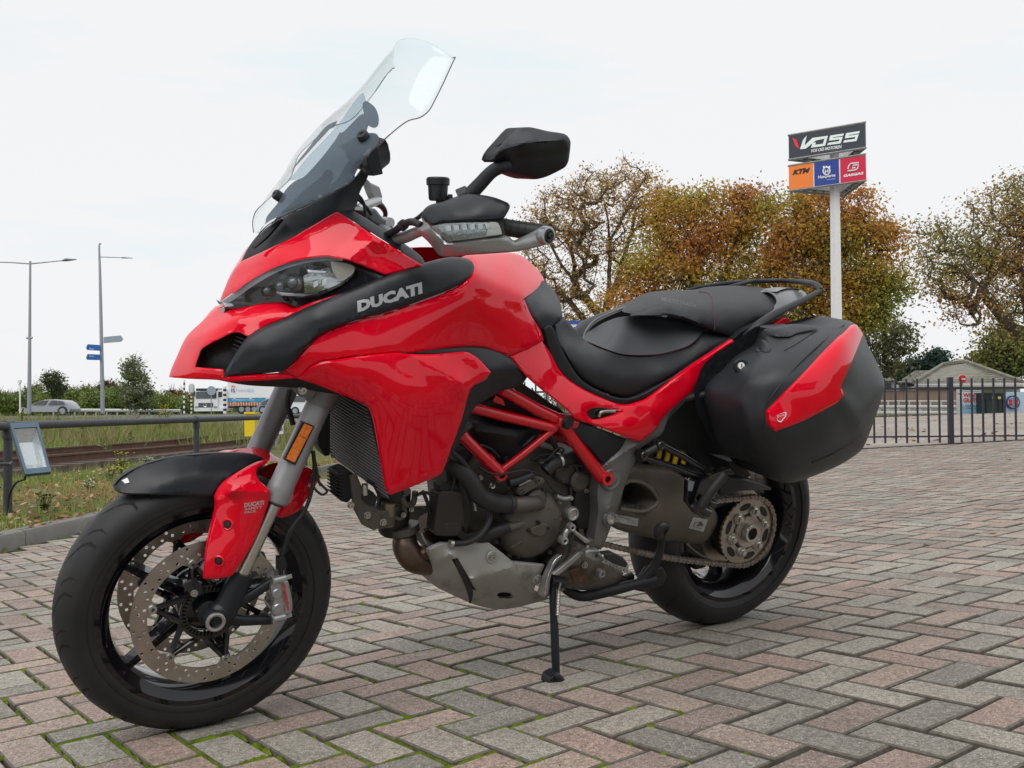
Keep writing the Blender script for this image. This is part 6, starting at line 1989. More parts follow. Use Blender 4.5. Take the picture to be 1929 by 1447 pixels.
# tail side fairing under the seat
tail_f = tps([(960, 670, .200), (1021, 642, .158), (1037, 665, .152), (1056, 699, .150), (1087, 726, .155), (1132, 749, .160), (1175, 763, .162), (1228, 745, .165), (1294, 696, .170), (1380, 638, .172), (1367, 669, .176),
   (1290, 749, .180), (1251, 784, .178), (1209, 831, .182), (1198, 831, .182), (1125, 803, .186), (1063, 768, .190), (998, 715, .195), (1030, 700, .178), (1090, 755, .183), (1170, 800, .190), (1230, 770, .182), (1300, 715, .182)])
tf_ = panel('tail_fairing', [(960, 671, 1), (1021, 643, 1), (1036.7, 665), (1056, 699.5), (1086.6, 726), (1132.6, 749), (1175, 763), (1205.5, 757), (1228.5, 745.5), (1293.7, 695.6), (1379, 639, 1), (1382, 646), (1366.6, 669), (1328, 718.6),
     (1290, 749), (1251.5, 784), (1236, 807), (1212, 829), (1198, 830.6), (1175, 822), (1125, 803), (1086.6, 789.6), (1063.5, 768.5), (998, 715)],
 tail_f, RED, thick=.006, roll=(.004, 7), holes=[[(1105, 776), (1118, 768.5), (1142, 769), (1172, 776, 1), (1150, 784), (1125, 791), (1112, 788)]], creases=[((1185, 768), (1372, 648), .004, 16)], smooth=32, res=8)
mirrored(tf_).location = (0, .07, -.09)
prism('fairing_recess', [(1100, 762), (1178, 770), (1160, 792), (1105, 796)], .166, .15, GLOSSB)
tubeB('hook', [(1128, 785, .172), (1132, 777, .174), (1142, 775, .172), (1158, 775, .170)], .004, ALU, 8)

# beak
beak_f = tps([(319, 712, -.055), (323, 697, -.055), (347, 644, -.055), (359, 627, -.05), (390, 599, -.04), (418, 581, -.02), (424, 582, .0), (446, 582, .035), (487, 573, .075), (524, 570, .105), (555, 581, .135), (595, 568, .165), (647, 552, .195),
   (580, 579, .165), (543, 598, .145), (499, 616, .128), (468, 635, .125), (452, 626, .108), (434, 629, .095), (384, 654, .065), (375, 669, .055), (367, 693, .060), (421, 697, .122), (424, 710, .128), (530, 703, .165), (558, 713, .170),
   (455, 718, .140), (431, 720, .128), (409, 716, .110), (430, 600, .055), (480, 592, .095), (400, 625, .045)])
panel('beak', [(319, 711, 1), (323, 697), (334, 672), (346.7, 644), (359, 627), (390, 599), (411, 582), (424, 582, 1), (446, 582), (486.6, 573.5), (524, 570), (539.5, 574), (555, 581.5), (595.5, 568), (647, 552, 1), (580, 579), (542.6, 597.7), (499, 616), (468, 635, 1),
   (452, 626, 1), (434, 629), (384, 654), (374.6, 669), (367, 692.6, 1), (421, 696.6, 1), (424, 709.7, 1), (486, 706), (530, 703, 1), (558, 712, 1), (500, 716.5), (455.5, 718), (430.6, 720), (409, 716), (360, 714)],
 beak_f, RED, thick=.005, roll=(.003, 6), creases=[((359, 640), (450, 600), .010, 22), ((450, 600), (545, 590), .008, 20)], mirror='part', smooth=32, res=7)
panel('beak_underside', [(409, 715), (431, 719), (500, 716), (560, 712), (640, 742), (600, 738), (560, 731), (480, 727), (440, 722)], [(409, 715, .09), (500, 716, .13), (560, 712, .15), (640, 742, .15), (480, 727, .10)], BLKM, thick=.05, mirror='join', res=10)
air_f = lambda x, y: beak_f(x, y) - .055 - np.clip((np.asarray(x).ravel() - 400) / 90, 0, 1) * .012
panel('air_intake', [(378, 650, 1), (434, 622), (455, 620), (492, 632, 1), (440, 704, 1), (360, 700, 1)], air_f, ENGD, thick=.004, mirror='join', res=9)
for i, (x0, y0, x1, y1) in enumerate([(444, 633, 466, 642), (442, 640, 464, 650), (440, 648, 461, 658), (438, 656, 457, 666), (436, 664, 453, 674)]):
 tubeB('intake_slat', [(x0, y0, .082), (x1, y1, .106)], .0022, BLK, 6)
# black side wing carrying the lettering
wing_f = tps([(421, 709, .128), (437, 679, .128), (468, 635, .130), (499, 616, .138), (543, 598, .155), (580, 579, .172), (647, 552, .198), (720, 523, .218), (767, 507, .222), (804, 495, .212), (844, 485, .190), (878, 488, .185), (893, 501, .208),
   (888, 520, .228), (854, 542, .242), (798, 564, .243), (735, 585, .238), (673, 602, .228), (611, 626, .210), (580, 651, .198), (555, 679, .182), (532, 700, .168), (487, 705, .150), (600, 600, .205), (700, 565, .232), (800, 525, .238), (860, 505, .222), (500, 665, .162)])
panel('side_wing', [(421, 710, 1), (427, 697), (437, 678.6), (452, 655), (468, 635), (499, 616), (543, 598), (580, 579), (647, 552), (720, 523), (767, 507.5), (804, 495), (844, 485.5), (866, 484.5), (884, 489), (893, 500), (891, 514), (886, 522), (854, 542.5), (798, 564.5),
     (735, 586), (673, 603), (611, 626.7), (580, 651.6), (555, 679.6), (533, 700, 1), (487, 705)], wing_f, BLK, thick=.006, off=.004, roll=(.007, 10), mirror='copy', res=9, smooth=40)
GL = GREYL
wf2 = lambda x, y: wing_f(x, y) + .004
decal('lettering', 'DUCATI', 674, 589, (122, -36), (-1.5, -22), wf2, GL, off=.0022, bold=.065)

# red headlight cowl
cowl_f = tps([(415, 567, -.02), (445, 504, -.025), (456, 492, -.02), (518, 464, .072), (580, 431, .110), (636, 400, .128), (673, 423, .160), (735, 462, .195), (798, 500, .215), (785, 503, .216), (726, 517, .215), (667, 495, .200), (636, 487, .188),
   (611, 483, .178), (564, 489, .155), (518, 504, .122), (471, 529, .075), (440, 553, .038), (500, 490, .075), (560, 465, .120), (630, 445, .155), (700, 480, .200)])
panel('headlight_cowl', [(414.5, 568, 1), (425, 541), (437, 517), (445, 504), (456, 492.5, 1), (518, 464), (580, 431), (630, 401), (636.5, 399.6, 1), (673, 423), (735, 462), (790, 496), (798, 501, 1), (785, 504), (726, 518, 1), (700, 507), (667, 494.5), (650, 489), (636, 487), (611, 483.5), (564, 489.5), (518, 504), (471, 529.5), (440, 553)],
 cowl_f, RED, thick=.005, roll=(.003, 6), creases=[((655, 489), (703, 453), .012, 30), ((703, 453), (790, 497), .010, 20), ((445, 507), (520, 480), .006, 18)], mirror='part', smooth=28, res=8)
panel('cowl_trim', [(635, 399, 1), (655, 397), (667, 398), (700, 418), (740, 444), (790, 480), (802, 499, 1), (796, 500), (735, 460), (673, 421)], [(635, 399, .120), (667, 398, .115), (700, 418, .135), (740, 444, .16), (802, 499, .205), (735, 460, .192), (673, 421, .155)], BLK, thick=.006, roll=(.002, 4), mirror='copy', res=8)
# headlight
panel('headlight_surround', [(417, 566, 1), (471, 527), (518, 501), (564, 486), (611, 480), (655, 487), (700, 505), (735, 515), (790, 500, 1), (830, 488), (800, 500), (720, 524), (647, 553), (595, 569), (560, 579, 1), (538, 570), (520, 570), (487, 575), (446, 584), (430, 583)],
 [(417, 566, -.03), (471, 527, .02), (518, 501, .065), (564, 486, .105), (611, 480, .135), (667, 495, .170), (735, 515, .205), (830, 488, .19), (720, 524, .208), (647, 553, .17), (595, 569, .135), (560, 579, .115), (487, 575, .03), (446, 584, -.01), (503, 548, .045), (550, 530, .09), (600, 525, .125)], GLOSSB, thick=.004, mirror='part', res=9)
lens_f = tps([(417, 568, .018), (440, 555, .036), (471, 531, .070), (518, 506, .115), (564, 491, .148), (611, 486, .172), (640, 489, .184), (666, 500, .196), (662, 522, .198), (636, 541, .190), (598, 557, .168), (550, 563, .135), (530, 564, .115), (487, 573, .075), (440, 581, .035), (425, 575, .024), (560, 530, .155), (500, 545, .098)])
panel('headlight_lens', [(416, 568, 1), (440, 555), (471, 531), (518, 506), (564, 491), (611, 486), (640, 489), (666, 499), (670, 506), (662, 522), (636, 541), (598, 557), (550, 563), (530, 564), (487, 573.5), (440, 581.5), (425, 576)],
 lens_f, LENS, thick=.0025, mirror='part', res=9, off=.001)
DRL = mat('light_guide_grey', (0.34, 0.36, 0.39), 0.3, coat=.6)
panel('light_guide', [(417, 569, 1), (440, 552), (471, 528), (518, 503), (564, 488), (611, 482.5), (640, 486), (646, 492), (611, 491), (566, 498), (522, 513), (478, 538), (447, 560), (424, 574)], lens_f, DRL, thick=.006, off=-.003, mirror='part', res=7)
REFL = mat('chrome_reflector', (0.62, 0.62, 0.60), 0.18, metal=1.0, bump=.4, bscale=90)
for (px, py, r, lat) in ((503.7, 548, .0105, .090), (527, 540, .0125, .112), (550.5, 532.5, .014, .132)):
 c_ = Bv(px, py, lat); ax = np.array([.75, .5, .12])
 h = lathe(0, 0, 0, [(r * 1.25, .004), (r * 1.3, -.012), (r, -.010), (r * .98, .002)], STEEL, 'lamp_bezel', 24, center=c_, axis=ax)
 lathe(0, 0, 0, [(0, .009), (r * .4, .0075), (r * .75, .004), (r * .97, -.003)], mat('projector_glass', (0.10, 0.11, 0.12), 0.04, coat=1, spec=1), 'projector_lens', 24, h, center=c_, axis=ax)
panel('reflector_bowl', [(572, 519, 1), (612, 505), (640, 505), (655, 509), (657, 521), (634, 537), (600, 549), (574, 553, 1)], lambda x, y: lens_f(x, y) - .013, REFL, thick=.004, res=7)
panel('indicator_lens', [(622, 492, 1), (655, 497), (668, 505), (661, 519), (640, 528), (628, 511)], lambda x, y: lens_f(x, y) - .006, mat('amber_clear_lens', (0.55, 0.50, 0.42), 0.15, coat=1, bump=.5, bscale=200), thick=.003, res=7)
prism('lamp_divider', [(578, 508), (628, 512), (628, 516), (580, 514)], .165, .14, CHROME, bev=.001)
prism('lamp_shelf', [(528, 552), (585, 554), (600, 549), (600, 553), (570, 559), (530, 557)], .142, .11, DRL, bev=.001)
for x, y in ((590, 531), (606, 528), (621, 520)):
 prism('lamp_cell', [(x, y), (x + 11, y - 4), (x + 10, y + 8), (x + 1, y + 12)], .168, .15, CHROME, bev=.001)
prism('nose_badge', [(418, 570), (438, 572), (442, 577), (424, 579)], .024, -.024, CHROME, bev=.001)
prism('nose_support', [(424, 582), (441, 581), (434, 588), (428, 593), (421, 592)], .014, -.014, GLOSSB, bev=.001)

# black nose under the screen
panel('screen_base', [(456, 492, 1), (469.6, 466), (490, 440), (516, 420), (536, 406), (586, 380), (626, 361), (655, 345), (684, 322, 1), (694, 326), (690, 340), (679, 360), (667, 398, 1), (652, 398), (635, 400, 1), (580, 431), (518, 464)],
 [(456, 492, -.02), (470, 466, -.03), (490, 440, -.03), (518, 462, .066), (540, 410, .03), (580, 430, .104), (590, 382, .06), (635, 399, .122), (667, 398, .11), (655, 348, .10), (684, 324, .11), (690, 340, .10), (640, 380, .105)], BLKM, thick=.006, roll=(.002, 5), mirror='part', res=9)
tubeB('nose_wiper_bracket', [(478, 466, .035), (500, 445, .035), (530, 412, .04)], [.004, .007, .006], BLKM, 8, flat=1.6)
tubeB('screen_rail', [(636, 398, .09), (668, 345, .09), (684, 322, .10)], .006, BLKM, 8)

# ---------------------------------------------------------------- windscreen
rows = [((488, 440, .020), (487, 439)), ((505, 424, .055), (492, 421)), ((533, 408, .095), (500, 402)), ((560, 395, .118), (508, 385)), ((586, 383, .138), (518, 366)), ((632, 360, .168), (535, 344)), ((660, 343, .186), (549, 326)), ((671, 321, .190), (560, 308)),
  ((690, 295, .205), (576, 287)), ((713, 273, .210), (598, 260)), ((742, 247, .208), (622, 230)), ((768, 228, .205), (642, 210)), ((792, 221, .205), (664, 190)), ((809, 207, .200), (684, 170)), ((822, 183, .190), (704, 148)), ((835, 157, .180), (722, 124)), ((850, 124, .170), (745, 96)), ((858, 108, .160), (756, 84))]
NJ = 35
RL = catmull([r_[0] for r_ in rows], 3); RCn = catmull([r_[1] for r_ in rows], 3)
SV = []; uu = np.linspace(-1, 1, NJ)
for L, C in zip(RL, RCn):
 l = Bv(L[0], L[1], L[2]); c = Bv(C[0], C[1], 0.0); s_ = 1 - np.abs(uu) ** 2.1
 SV.append(np.stack([l[0] + (c[0] - l[0]) * s_, L[2] * uu, l[2] + (c[2] - l[2]) * s_], 1))
t0 = SV[-1]
for q in (.4, .75, 1.0):
 SV.append(np.stack([t0[:, 0] - .004 * q * (1 - uu ** 2), t0[:, 1] * (1 - .07 * q * q), t0[:, 2] + .013 * q * (1 - uu ** 4)], 1))
SVn = np.array(SV); nr = len(SVn) - 1
SF_ = [(i * NJ + j, i * NJ + j + 1, (i + 1) * NJ + j + 1, (i + 1) * NJ + j) for i in range(nr) for j in range(NJ - 1)]
screen = meshobj('windscreen', SVn.reshape(-1, 3), SF_, CLEAR, bike, smooth=179)
so = screen.modifiers.new('solid', 'SOLIDIFY'); so.thickness = .003; so.offset = -1
EDGEM = mat('smoked_edge', (0.03, 0.035, 0.045), 0.3)
for jj in (0, NJ - 1):
 mb = MB(); mb.tube(SVn[:, jj], .0011, 6); mb.build('screen_edge', EDGEM, screen, smooth=60)
j0 = NJ // 2 - 5
T_ = []
for i in range(nr):
 for j in range(j0, NJ - 1):
  a, b_, c, d = SVn[i, j], SVn[i, j + 1], SVn[i + 1, j + 1], SVn[i + 1, j]
  T_ += [(a, b_, c), (a, c, d)]
T_ = np.array(T_); TA, TE1, TE2 = T_[:, 0], T_[:, 1] - T_[:, 0], T_[:, 2] - T_[:, 0]; TN = np.cross(TE1, TE2)
def screen_pt(px, py, off=0.0):
 """nearest point where the view ray at (px,py) meets the screen's outer face"""
 d = ray_w(px, py) @ R_BW
 pv_ = np.cross(d, TE2); det = (TE1 * pv_).sum(1); tv = CAM_B - TA
 det = np.where(np.abs(det) < 1e-14, 1e-14, det)
 u = (tv * pv_).sum(1) / det; qv = np.cross(tv, TE1); v = (d * qv).sum(1) / det; t_ = (TE2 * qv).sum(1) / det
 ok = (u > -.01) & (v > -.01) & (u + v < 1.01) & (t_ > 0)
 if not ok.any(): return None
 k = np.where(ok)[0][np.argmin(t_[ok])]
 return t_[k], CAM_B + d * t_[k], TN[k] / np.linalg.norm(TN[k])
def screen_patch(name, pts, m, off=.002, res=6.0, **k):
 poly = outline(pts, 4)
 x0, y0 = poly.min(0); x1, y1 = poly.max(0)
 g = np.array([(x, y) for y in np.arange(y0, y1, res) for x in np.arange(x0, x1, res)])
 ok = pip(poly, g[:, 0], g[:, 1]) & (polydist(poly, g[:, 0], g[:, 1]) > res * .45); g = g[ok]
 V2 = np.vstack([poly, g]); n = len(poly)
 r_ = delaunay_2d_cdt([Vector(v) for v in V2.tolist()], [(i, (i + 1) % n) for i in range(n)], [], 1, 1e-4)
 raw = [screen_pt(v[0], v[1]) for v in r_[0]]
 P = []
 for q in raw:
  if q is None:
   gi = min((i for i in range(len(raw)) if raw[i] is not None), key=lambda i: (r_[0][i][0] - r_[0][len(P)][0]) ** 2 + (r_[0][i][1] - r_[0][len(P)][1]) ** 2)
   v_ = r_[0][len(P)]; q = (0, CAM_B + (ray_w(v_[0], v_[1]) @ R_BW) * raw[gi][0], raw[gi][2])
  nn = q[2] if q[2] @ (CAM_B - q[1]) > 0 else -q[2]
  P.append(q[1] + nn * off)
 F = [tuple(f) for f in r_[2]]
 return meshobj(name, P, F, m, screen, smooth=60, **k)
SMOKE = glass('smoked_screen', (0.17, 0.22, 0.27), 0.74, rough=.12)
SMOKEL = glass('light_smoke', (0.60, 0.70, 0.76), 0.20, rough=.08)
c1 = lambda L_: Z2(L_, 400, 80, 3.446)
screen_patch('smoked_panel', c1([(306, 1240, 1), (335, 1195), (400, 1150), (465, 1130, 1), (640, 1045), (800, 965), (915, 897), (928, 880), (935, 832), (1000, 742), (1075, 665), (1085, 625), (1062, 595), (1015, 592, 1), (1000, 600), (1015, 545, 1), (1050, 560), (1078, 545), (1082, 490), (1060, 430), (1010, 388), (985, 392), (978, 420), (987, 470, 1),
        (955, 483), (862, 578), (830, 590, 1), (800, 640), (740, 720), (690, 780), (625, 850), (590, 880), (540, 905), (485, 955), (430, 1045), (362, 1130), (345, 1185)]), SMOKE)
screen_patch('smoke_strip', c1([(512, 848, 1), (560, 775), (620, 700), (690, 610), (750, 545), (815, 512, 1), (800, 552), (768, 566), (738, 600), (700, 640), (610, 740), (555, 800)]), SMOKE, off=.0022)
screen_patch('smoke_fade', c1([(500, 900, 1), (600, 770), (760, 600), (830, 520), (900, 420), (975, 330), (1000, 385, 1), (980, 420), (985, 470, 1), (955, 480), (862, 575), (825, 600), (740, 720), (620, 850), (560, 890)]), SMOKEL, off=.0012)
for (px, py, r) in ((687, 261, .0125), (527, 371, .011)):
 q = screen_pt(px, py)
 if q is not None:
  nn = q[2] if q[2] @ (CAM_B - q[1]) > 0 else -q[2]
  lathe(0, 0, 0, [(0, .012), (r * .3, .012), (r * .35, .014), (r * .8, .014), (r, .010), (r, -.008)], BLK, 'screen_knob', 20, screen, center=q[1], axis=nn)
# parts visible through and behind the screen
prism('screen_slider', Z2([(1000, 745), (1075, 670), (1110, 855), (1045, 868), (1010, 800)], 400, 80, 3.446), .10, .07, BLKM)

# ---------------------------------------------------------------- seat
seat_f = tps([(1042, 612, .085), (1060, 600, .06), (1072, 608, .03), (1106, 642, -.06), (1113, 630, -.09), (1132, 617, -.09), (1152, 607, -.07), (1178, 599, -.03), (1228, 596, .02), (1280, 606, .06), (1328, 619, .10), (1368, 633, .14), (1372, 640, .15),
   (1106, 648, .04), (1140, 657, .085), (1180, 669, .098), (1240, 668, .11), (1290, 655, .12), (1322, 630, .125), (1056, 653, .128), (1083, 700, .140), (1106, 722, .142), (1144, 742, .146), (1175, 749, .148), (1198, 745, .148), (1228, 730, .150), (1305, 684, .155),
   (1120, 690, .140), (1180, 710, .150), (1250, 695, .152), (1160, 630, .03), (1230, 630, .06), (1075, 650, .11)])
seat_side = [(1042, 611, 1), (1062, 600), (1072, 608), (1090, 628), (1106, 643), (1140, 657), (1180, 668), (1240, 667), (1290, 654), (1310, 641), (1326, 619, 1), (1350, 626), (1368, 633, 1), (1372, 639), (1305, 684), (1228.5, 730), (1198, 745.5), (1175, 749), (1144, 741.6), (1106, 722.5), (1083, 699.5), (1056, 653)]
panel('rider_seat', seat_side, seat_f, SEATM, thick=.03, roll=(.010, 12), res=8, smooth=60)
st_ = panel('seat_top', [(1106, 643, 1), (1113, 630), (1132, 617), (1152, 607), (1178, 599), (1228, 595.5), (1280, 603), (1327, 618, 1), (1310, 641), (1290, 654), (1240, 667), (1180, 668), (1140, 657)], seat_f, SEATT, thick=.02, res=8, smooth=60, off=.0005)
sl = [(1106, 643), (1140, 657), (1180, 668), (1240, 667), (1290, 654), (1310, 641), (1326, 621)]
tubeB('seam', [(x, y, float(seat_f(x, y)[0]) + .0008) for x, y in sl], .0008, STITCH, 6, st_)
panel('seat_rim', [(1023, 619, 1), (1040, 615), (1056, 654), (1083, 701), (1106, 724), (1144, 743), (1175, 751), (1198, 747), (1229, 732), (1305, 686), (1372, 641, 1), (1380, 639, 1), (1294, 697), (1229, 746), (1205, 757), (1175, 764), (1132, 750), (1086, 727), (1056, 700), (1036, 666)],
 [(1023, 619, .150), (1056, 690, .148), (1106, 730, .152), (1175, 757, .156), (1229, 740, .158), (1305, 690, .162), (1376, 640, .165)], BLKM, thick=.03, roll=(.003, 5), mirror='copy', res=8)
pas_f = tps([(1184, 587, .0), (1194, 575, -.06), (1221, 557, -.09), (1259, 550, -.10), (1317, 548, -.09), (1344, 543, -.09), (1382, 540, -.09), (1420, 541, -.08), (1443, 544, -.06), (1462, 559, -.01), (1466, 571, .05), (1459, 583, .10), (1420, 611, .135), (1386, 636, .150), (1367, 632, .152), (1328, 619, .142),
   (1297, 604, .130), (1259, 594, .115), (1209, 592, .09), (1186, 591, .06), (1260, 575, .085), (1320, 580, .105), (1380, 580, .115), (1430, 570, .085), (1360, 610, .145), (1400, 600, .135)])
panel('passenger_seat', [(1183, 588, 1), (1194, 575), (1221, 557.5), (1259, 550), (1316.7, 548), (1343.6, 543), (1382, 540), (1420, 541), (1443, 544), (1462.5, 559.5), (1466, 571), (1458.7, 582.5), (1420, 611), (1390, 634), (1380, 637), (1366.6, 632.5), (1328, 619), (1297.6, 604.5), (1259, 595), (1209, 593), (1186, 591)],
 pas_f, SEATM, thick=.03, roll=(.014, 14), res=8, smooth=60)
sm_ = [(1316, 549), (1333, 552), (1341, 562), (1344, 580), (1346, 600), (1346, 622)]
tubeB('seam', [(x, y, float(pas_f(x, y)[0]) + .0004) for x, y in sm_], .0008, STITCH, 6)
EMB = mat('embossed_vinyl', (0.050, 0.053, 0.058), 0.45)
decal('embossed_lettering', 'MULTISTRADA', 1246, 567, (66, 14), (1.0, -8), pas_f, EMB, off=.0012, bold=.01)

# tank pad between tank and seat
panel('tank_pad', [(987, 563, 1), (1018, 537), (1025, 529, 1), (1044, 548), (1056, 572), (1060, 599, 1), (1043, 609), (1038.6, 619, 1), (1023, 619), (1017.5, 619, 1), (998, 588)],
 [(987, 563, .168), (1010, 543, .09), (1025, 530, .04), (1044, 550, .02), (1056, 573, .02), (1060, 599, .05), (1040, 612, .11), (1020, 619, .155), (998, 588, .172), (1020, 570, .135), (1030, 590, .135)], BLK, thick=.01, roll=(.004, 6), mirror='join', res=7)

# far pannier's edge over the seat, with a pale line for its sheen
TAILM = mat('tail_top_grey', (0.10, 0.105, 0.11), 0.3, coat=.4)
def rail_pts(L_): return [Bv(*p) for p in L_]
mb = MB(); mb.tube(catmull(rail_pts([(1098, 640, -.12), (1105, 622, -.13), (1122, 603, -.14), (1155, 588, -.14), (1194, 573, -.13)]), 6), [.002, .003, .003, .002], 8, True, 1.3); mb.build('far_pannier_edge', TAILM, bike, smooth=60)

panel('far_pannier_side', [(1100, 640, 1), (1108, 624), (1125, 607), (1155, 592), (1192, 577, 1), (1190, 590), (1180, 600), (1155, 610), (1134, 622), (1110, 646, 1)], [(1100, 640, -.12), (1192, 577, -.13), (1155, 600, -.125)], BLK, thick=.01, res=8)  # dark strip standing for the far pannier's side
# grab rails and tail
grab = tubeB('grab_rail', [(1400, 634, .160), (1425, 614, .172), (1459, 592, .168), (1497, 573, .158), (1530, 556, .140), (1546, 546, .128)], [.011, .015, .015, .013, .010, .007], BLK, 14, flat=.62, up=(0, 1, 0), mirror=True)
tubeB('grab_rail_hoop', [(1546, 546, .128), (1541, 539, .10), (1530, 534, .06), (1505, 531, -.02), (1470, 529, -.10), (1430, 530, -.14), (1370, 534, -.16), (1320, 541, -.16), (1292, 547, -.16)], [.007, .009, .009, .008, .007, .007, .007, .006, .003], BLK, 12, flat=.9)
panel('tail_top', [(1440, 546, 1), (1470, 542), (1505, 545), (1520, 556), (1500, 566), (1470, 585), (1462, 580), (1468, 570), (1462, 557)], [(1440, 546, -.02), (1505, 545, .0), (1520, 556, .05), (1470, 585, .11), (1465, 565, .07), (1490, 560, .07)], TAILM, thick=.01, mirror='join', res=8)
panel('tail_side', [(1380, 640, 1), (1405, 620), (1440, 604), (1470, 590), (1480, 600), (1492, 614), (1450, 640), (1400, 655), (1368, 690), (1345, 712), (1325, 722), (1365, 672)], [(1380, 640, .165), (1440, 604, .15), (1470, 590, .13), (1492, 614, .12), (1450, 640, .14), (1400, 655, .16), (1345, 712, .165)], BLK, thick=.02, mirror='copy', res=9)
panel('tail_red_panel', [(1462, 612, 1), (1480, 600), (1488, 602), (1495, 615, 1), (1475, 616)], [(1462, 612, .150), (1480, 600, .14), (1495, 615, .13)], RED, thick=.01, mirror='copy', res=6)
panel('under_tail', [(1262, 786, 1), (1300, 750), (1330, 740), (1345, 790), (1360, 850), (1372, 880), (1330, 880), (1290, 850), (1250, 845), (1236, 825)], [(1262, 786, .10), (1330, 740, .10), (1360, 850, .10), (1290, 850, .08), (1236, 825, .12)], BLKM, thick=.05, mirror='join', res=12)
prism('number_plate_holder', [(1560, 680), (1600, 680), (1620, 800), (1590, 830)], .09, -.09, BLKM)
panel('hugger', [(1262, 884, 1), (1300, 868), (1340, 868), (1375, 885), (1420, 905), (1440, 930), (1400, 905), (1340, 890), (1300, 895)], [(1262, 884, .085), (1340, 868, .06), (1420, 905, .085), (1340, 890, .1)], BLKM, thick=.01, mirror='join', res=9)
tubeB('exhaust_tip', [(1458, 880, -.12), (1470, 905, -.12), (1475, 935, -.12)], .02, STEEL, 14)

# ---------------------------------------------------------------- pannier
pan_f = tps(lam=.004, ctrl=[(1326, 726, .208), (1324, 753, .208), (1336, 792, .210), (1347, 830, .212), (1367, 857, .222), (1420, 876, .275), (1455, 903, .350), (1485, 910, .362), (1516, 903, .378), (1574, 880, .392), (1612, 857, .392), (1629, 838, .388), (1647, 792, .372), (1662, 746, .360), (1666, 719, .352), (1650, 680, .345),
   (1635, 650, .335), (1625, 627, .325), (1612, 611, .315), (1593, 603, .300), (1574, 604, .290), (1543, 613, .285), (1497, 615, .270), (1447, 619, .255), (1430, 634, .225), (1424, 648, .225), (1378, 676, .215), (1359, 696, .210), (1344, 707, .208),
   (1380, 720, .300), (1400, 700, .320), (1440, 680, .355), (1480, 650, .345), (1520, 640, .345), (1560, 620, .325), (1350, 780, .262), (1395, 760, .358), (1400, 820, .352), (1430, 860, .352), (1365, 830, .262),
   (1445, 772, .425), (1459, 760, .430), (1535, 684, .435), (1581, 638, .405), (1612, 613, .345), (1459, 812, .440), (1516, 792, .462), (1591, 745, .452), (1608, 672, .420), (1520, 740, .462), (1500, 850, .440), (1560, 830, .455), (1620, 770, .425), (1630, 700, .395), (1470, 870, .405)])
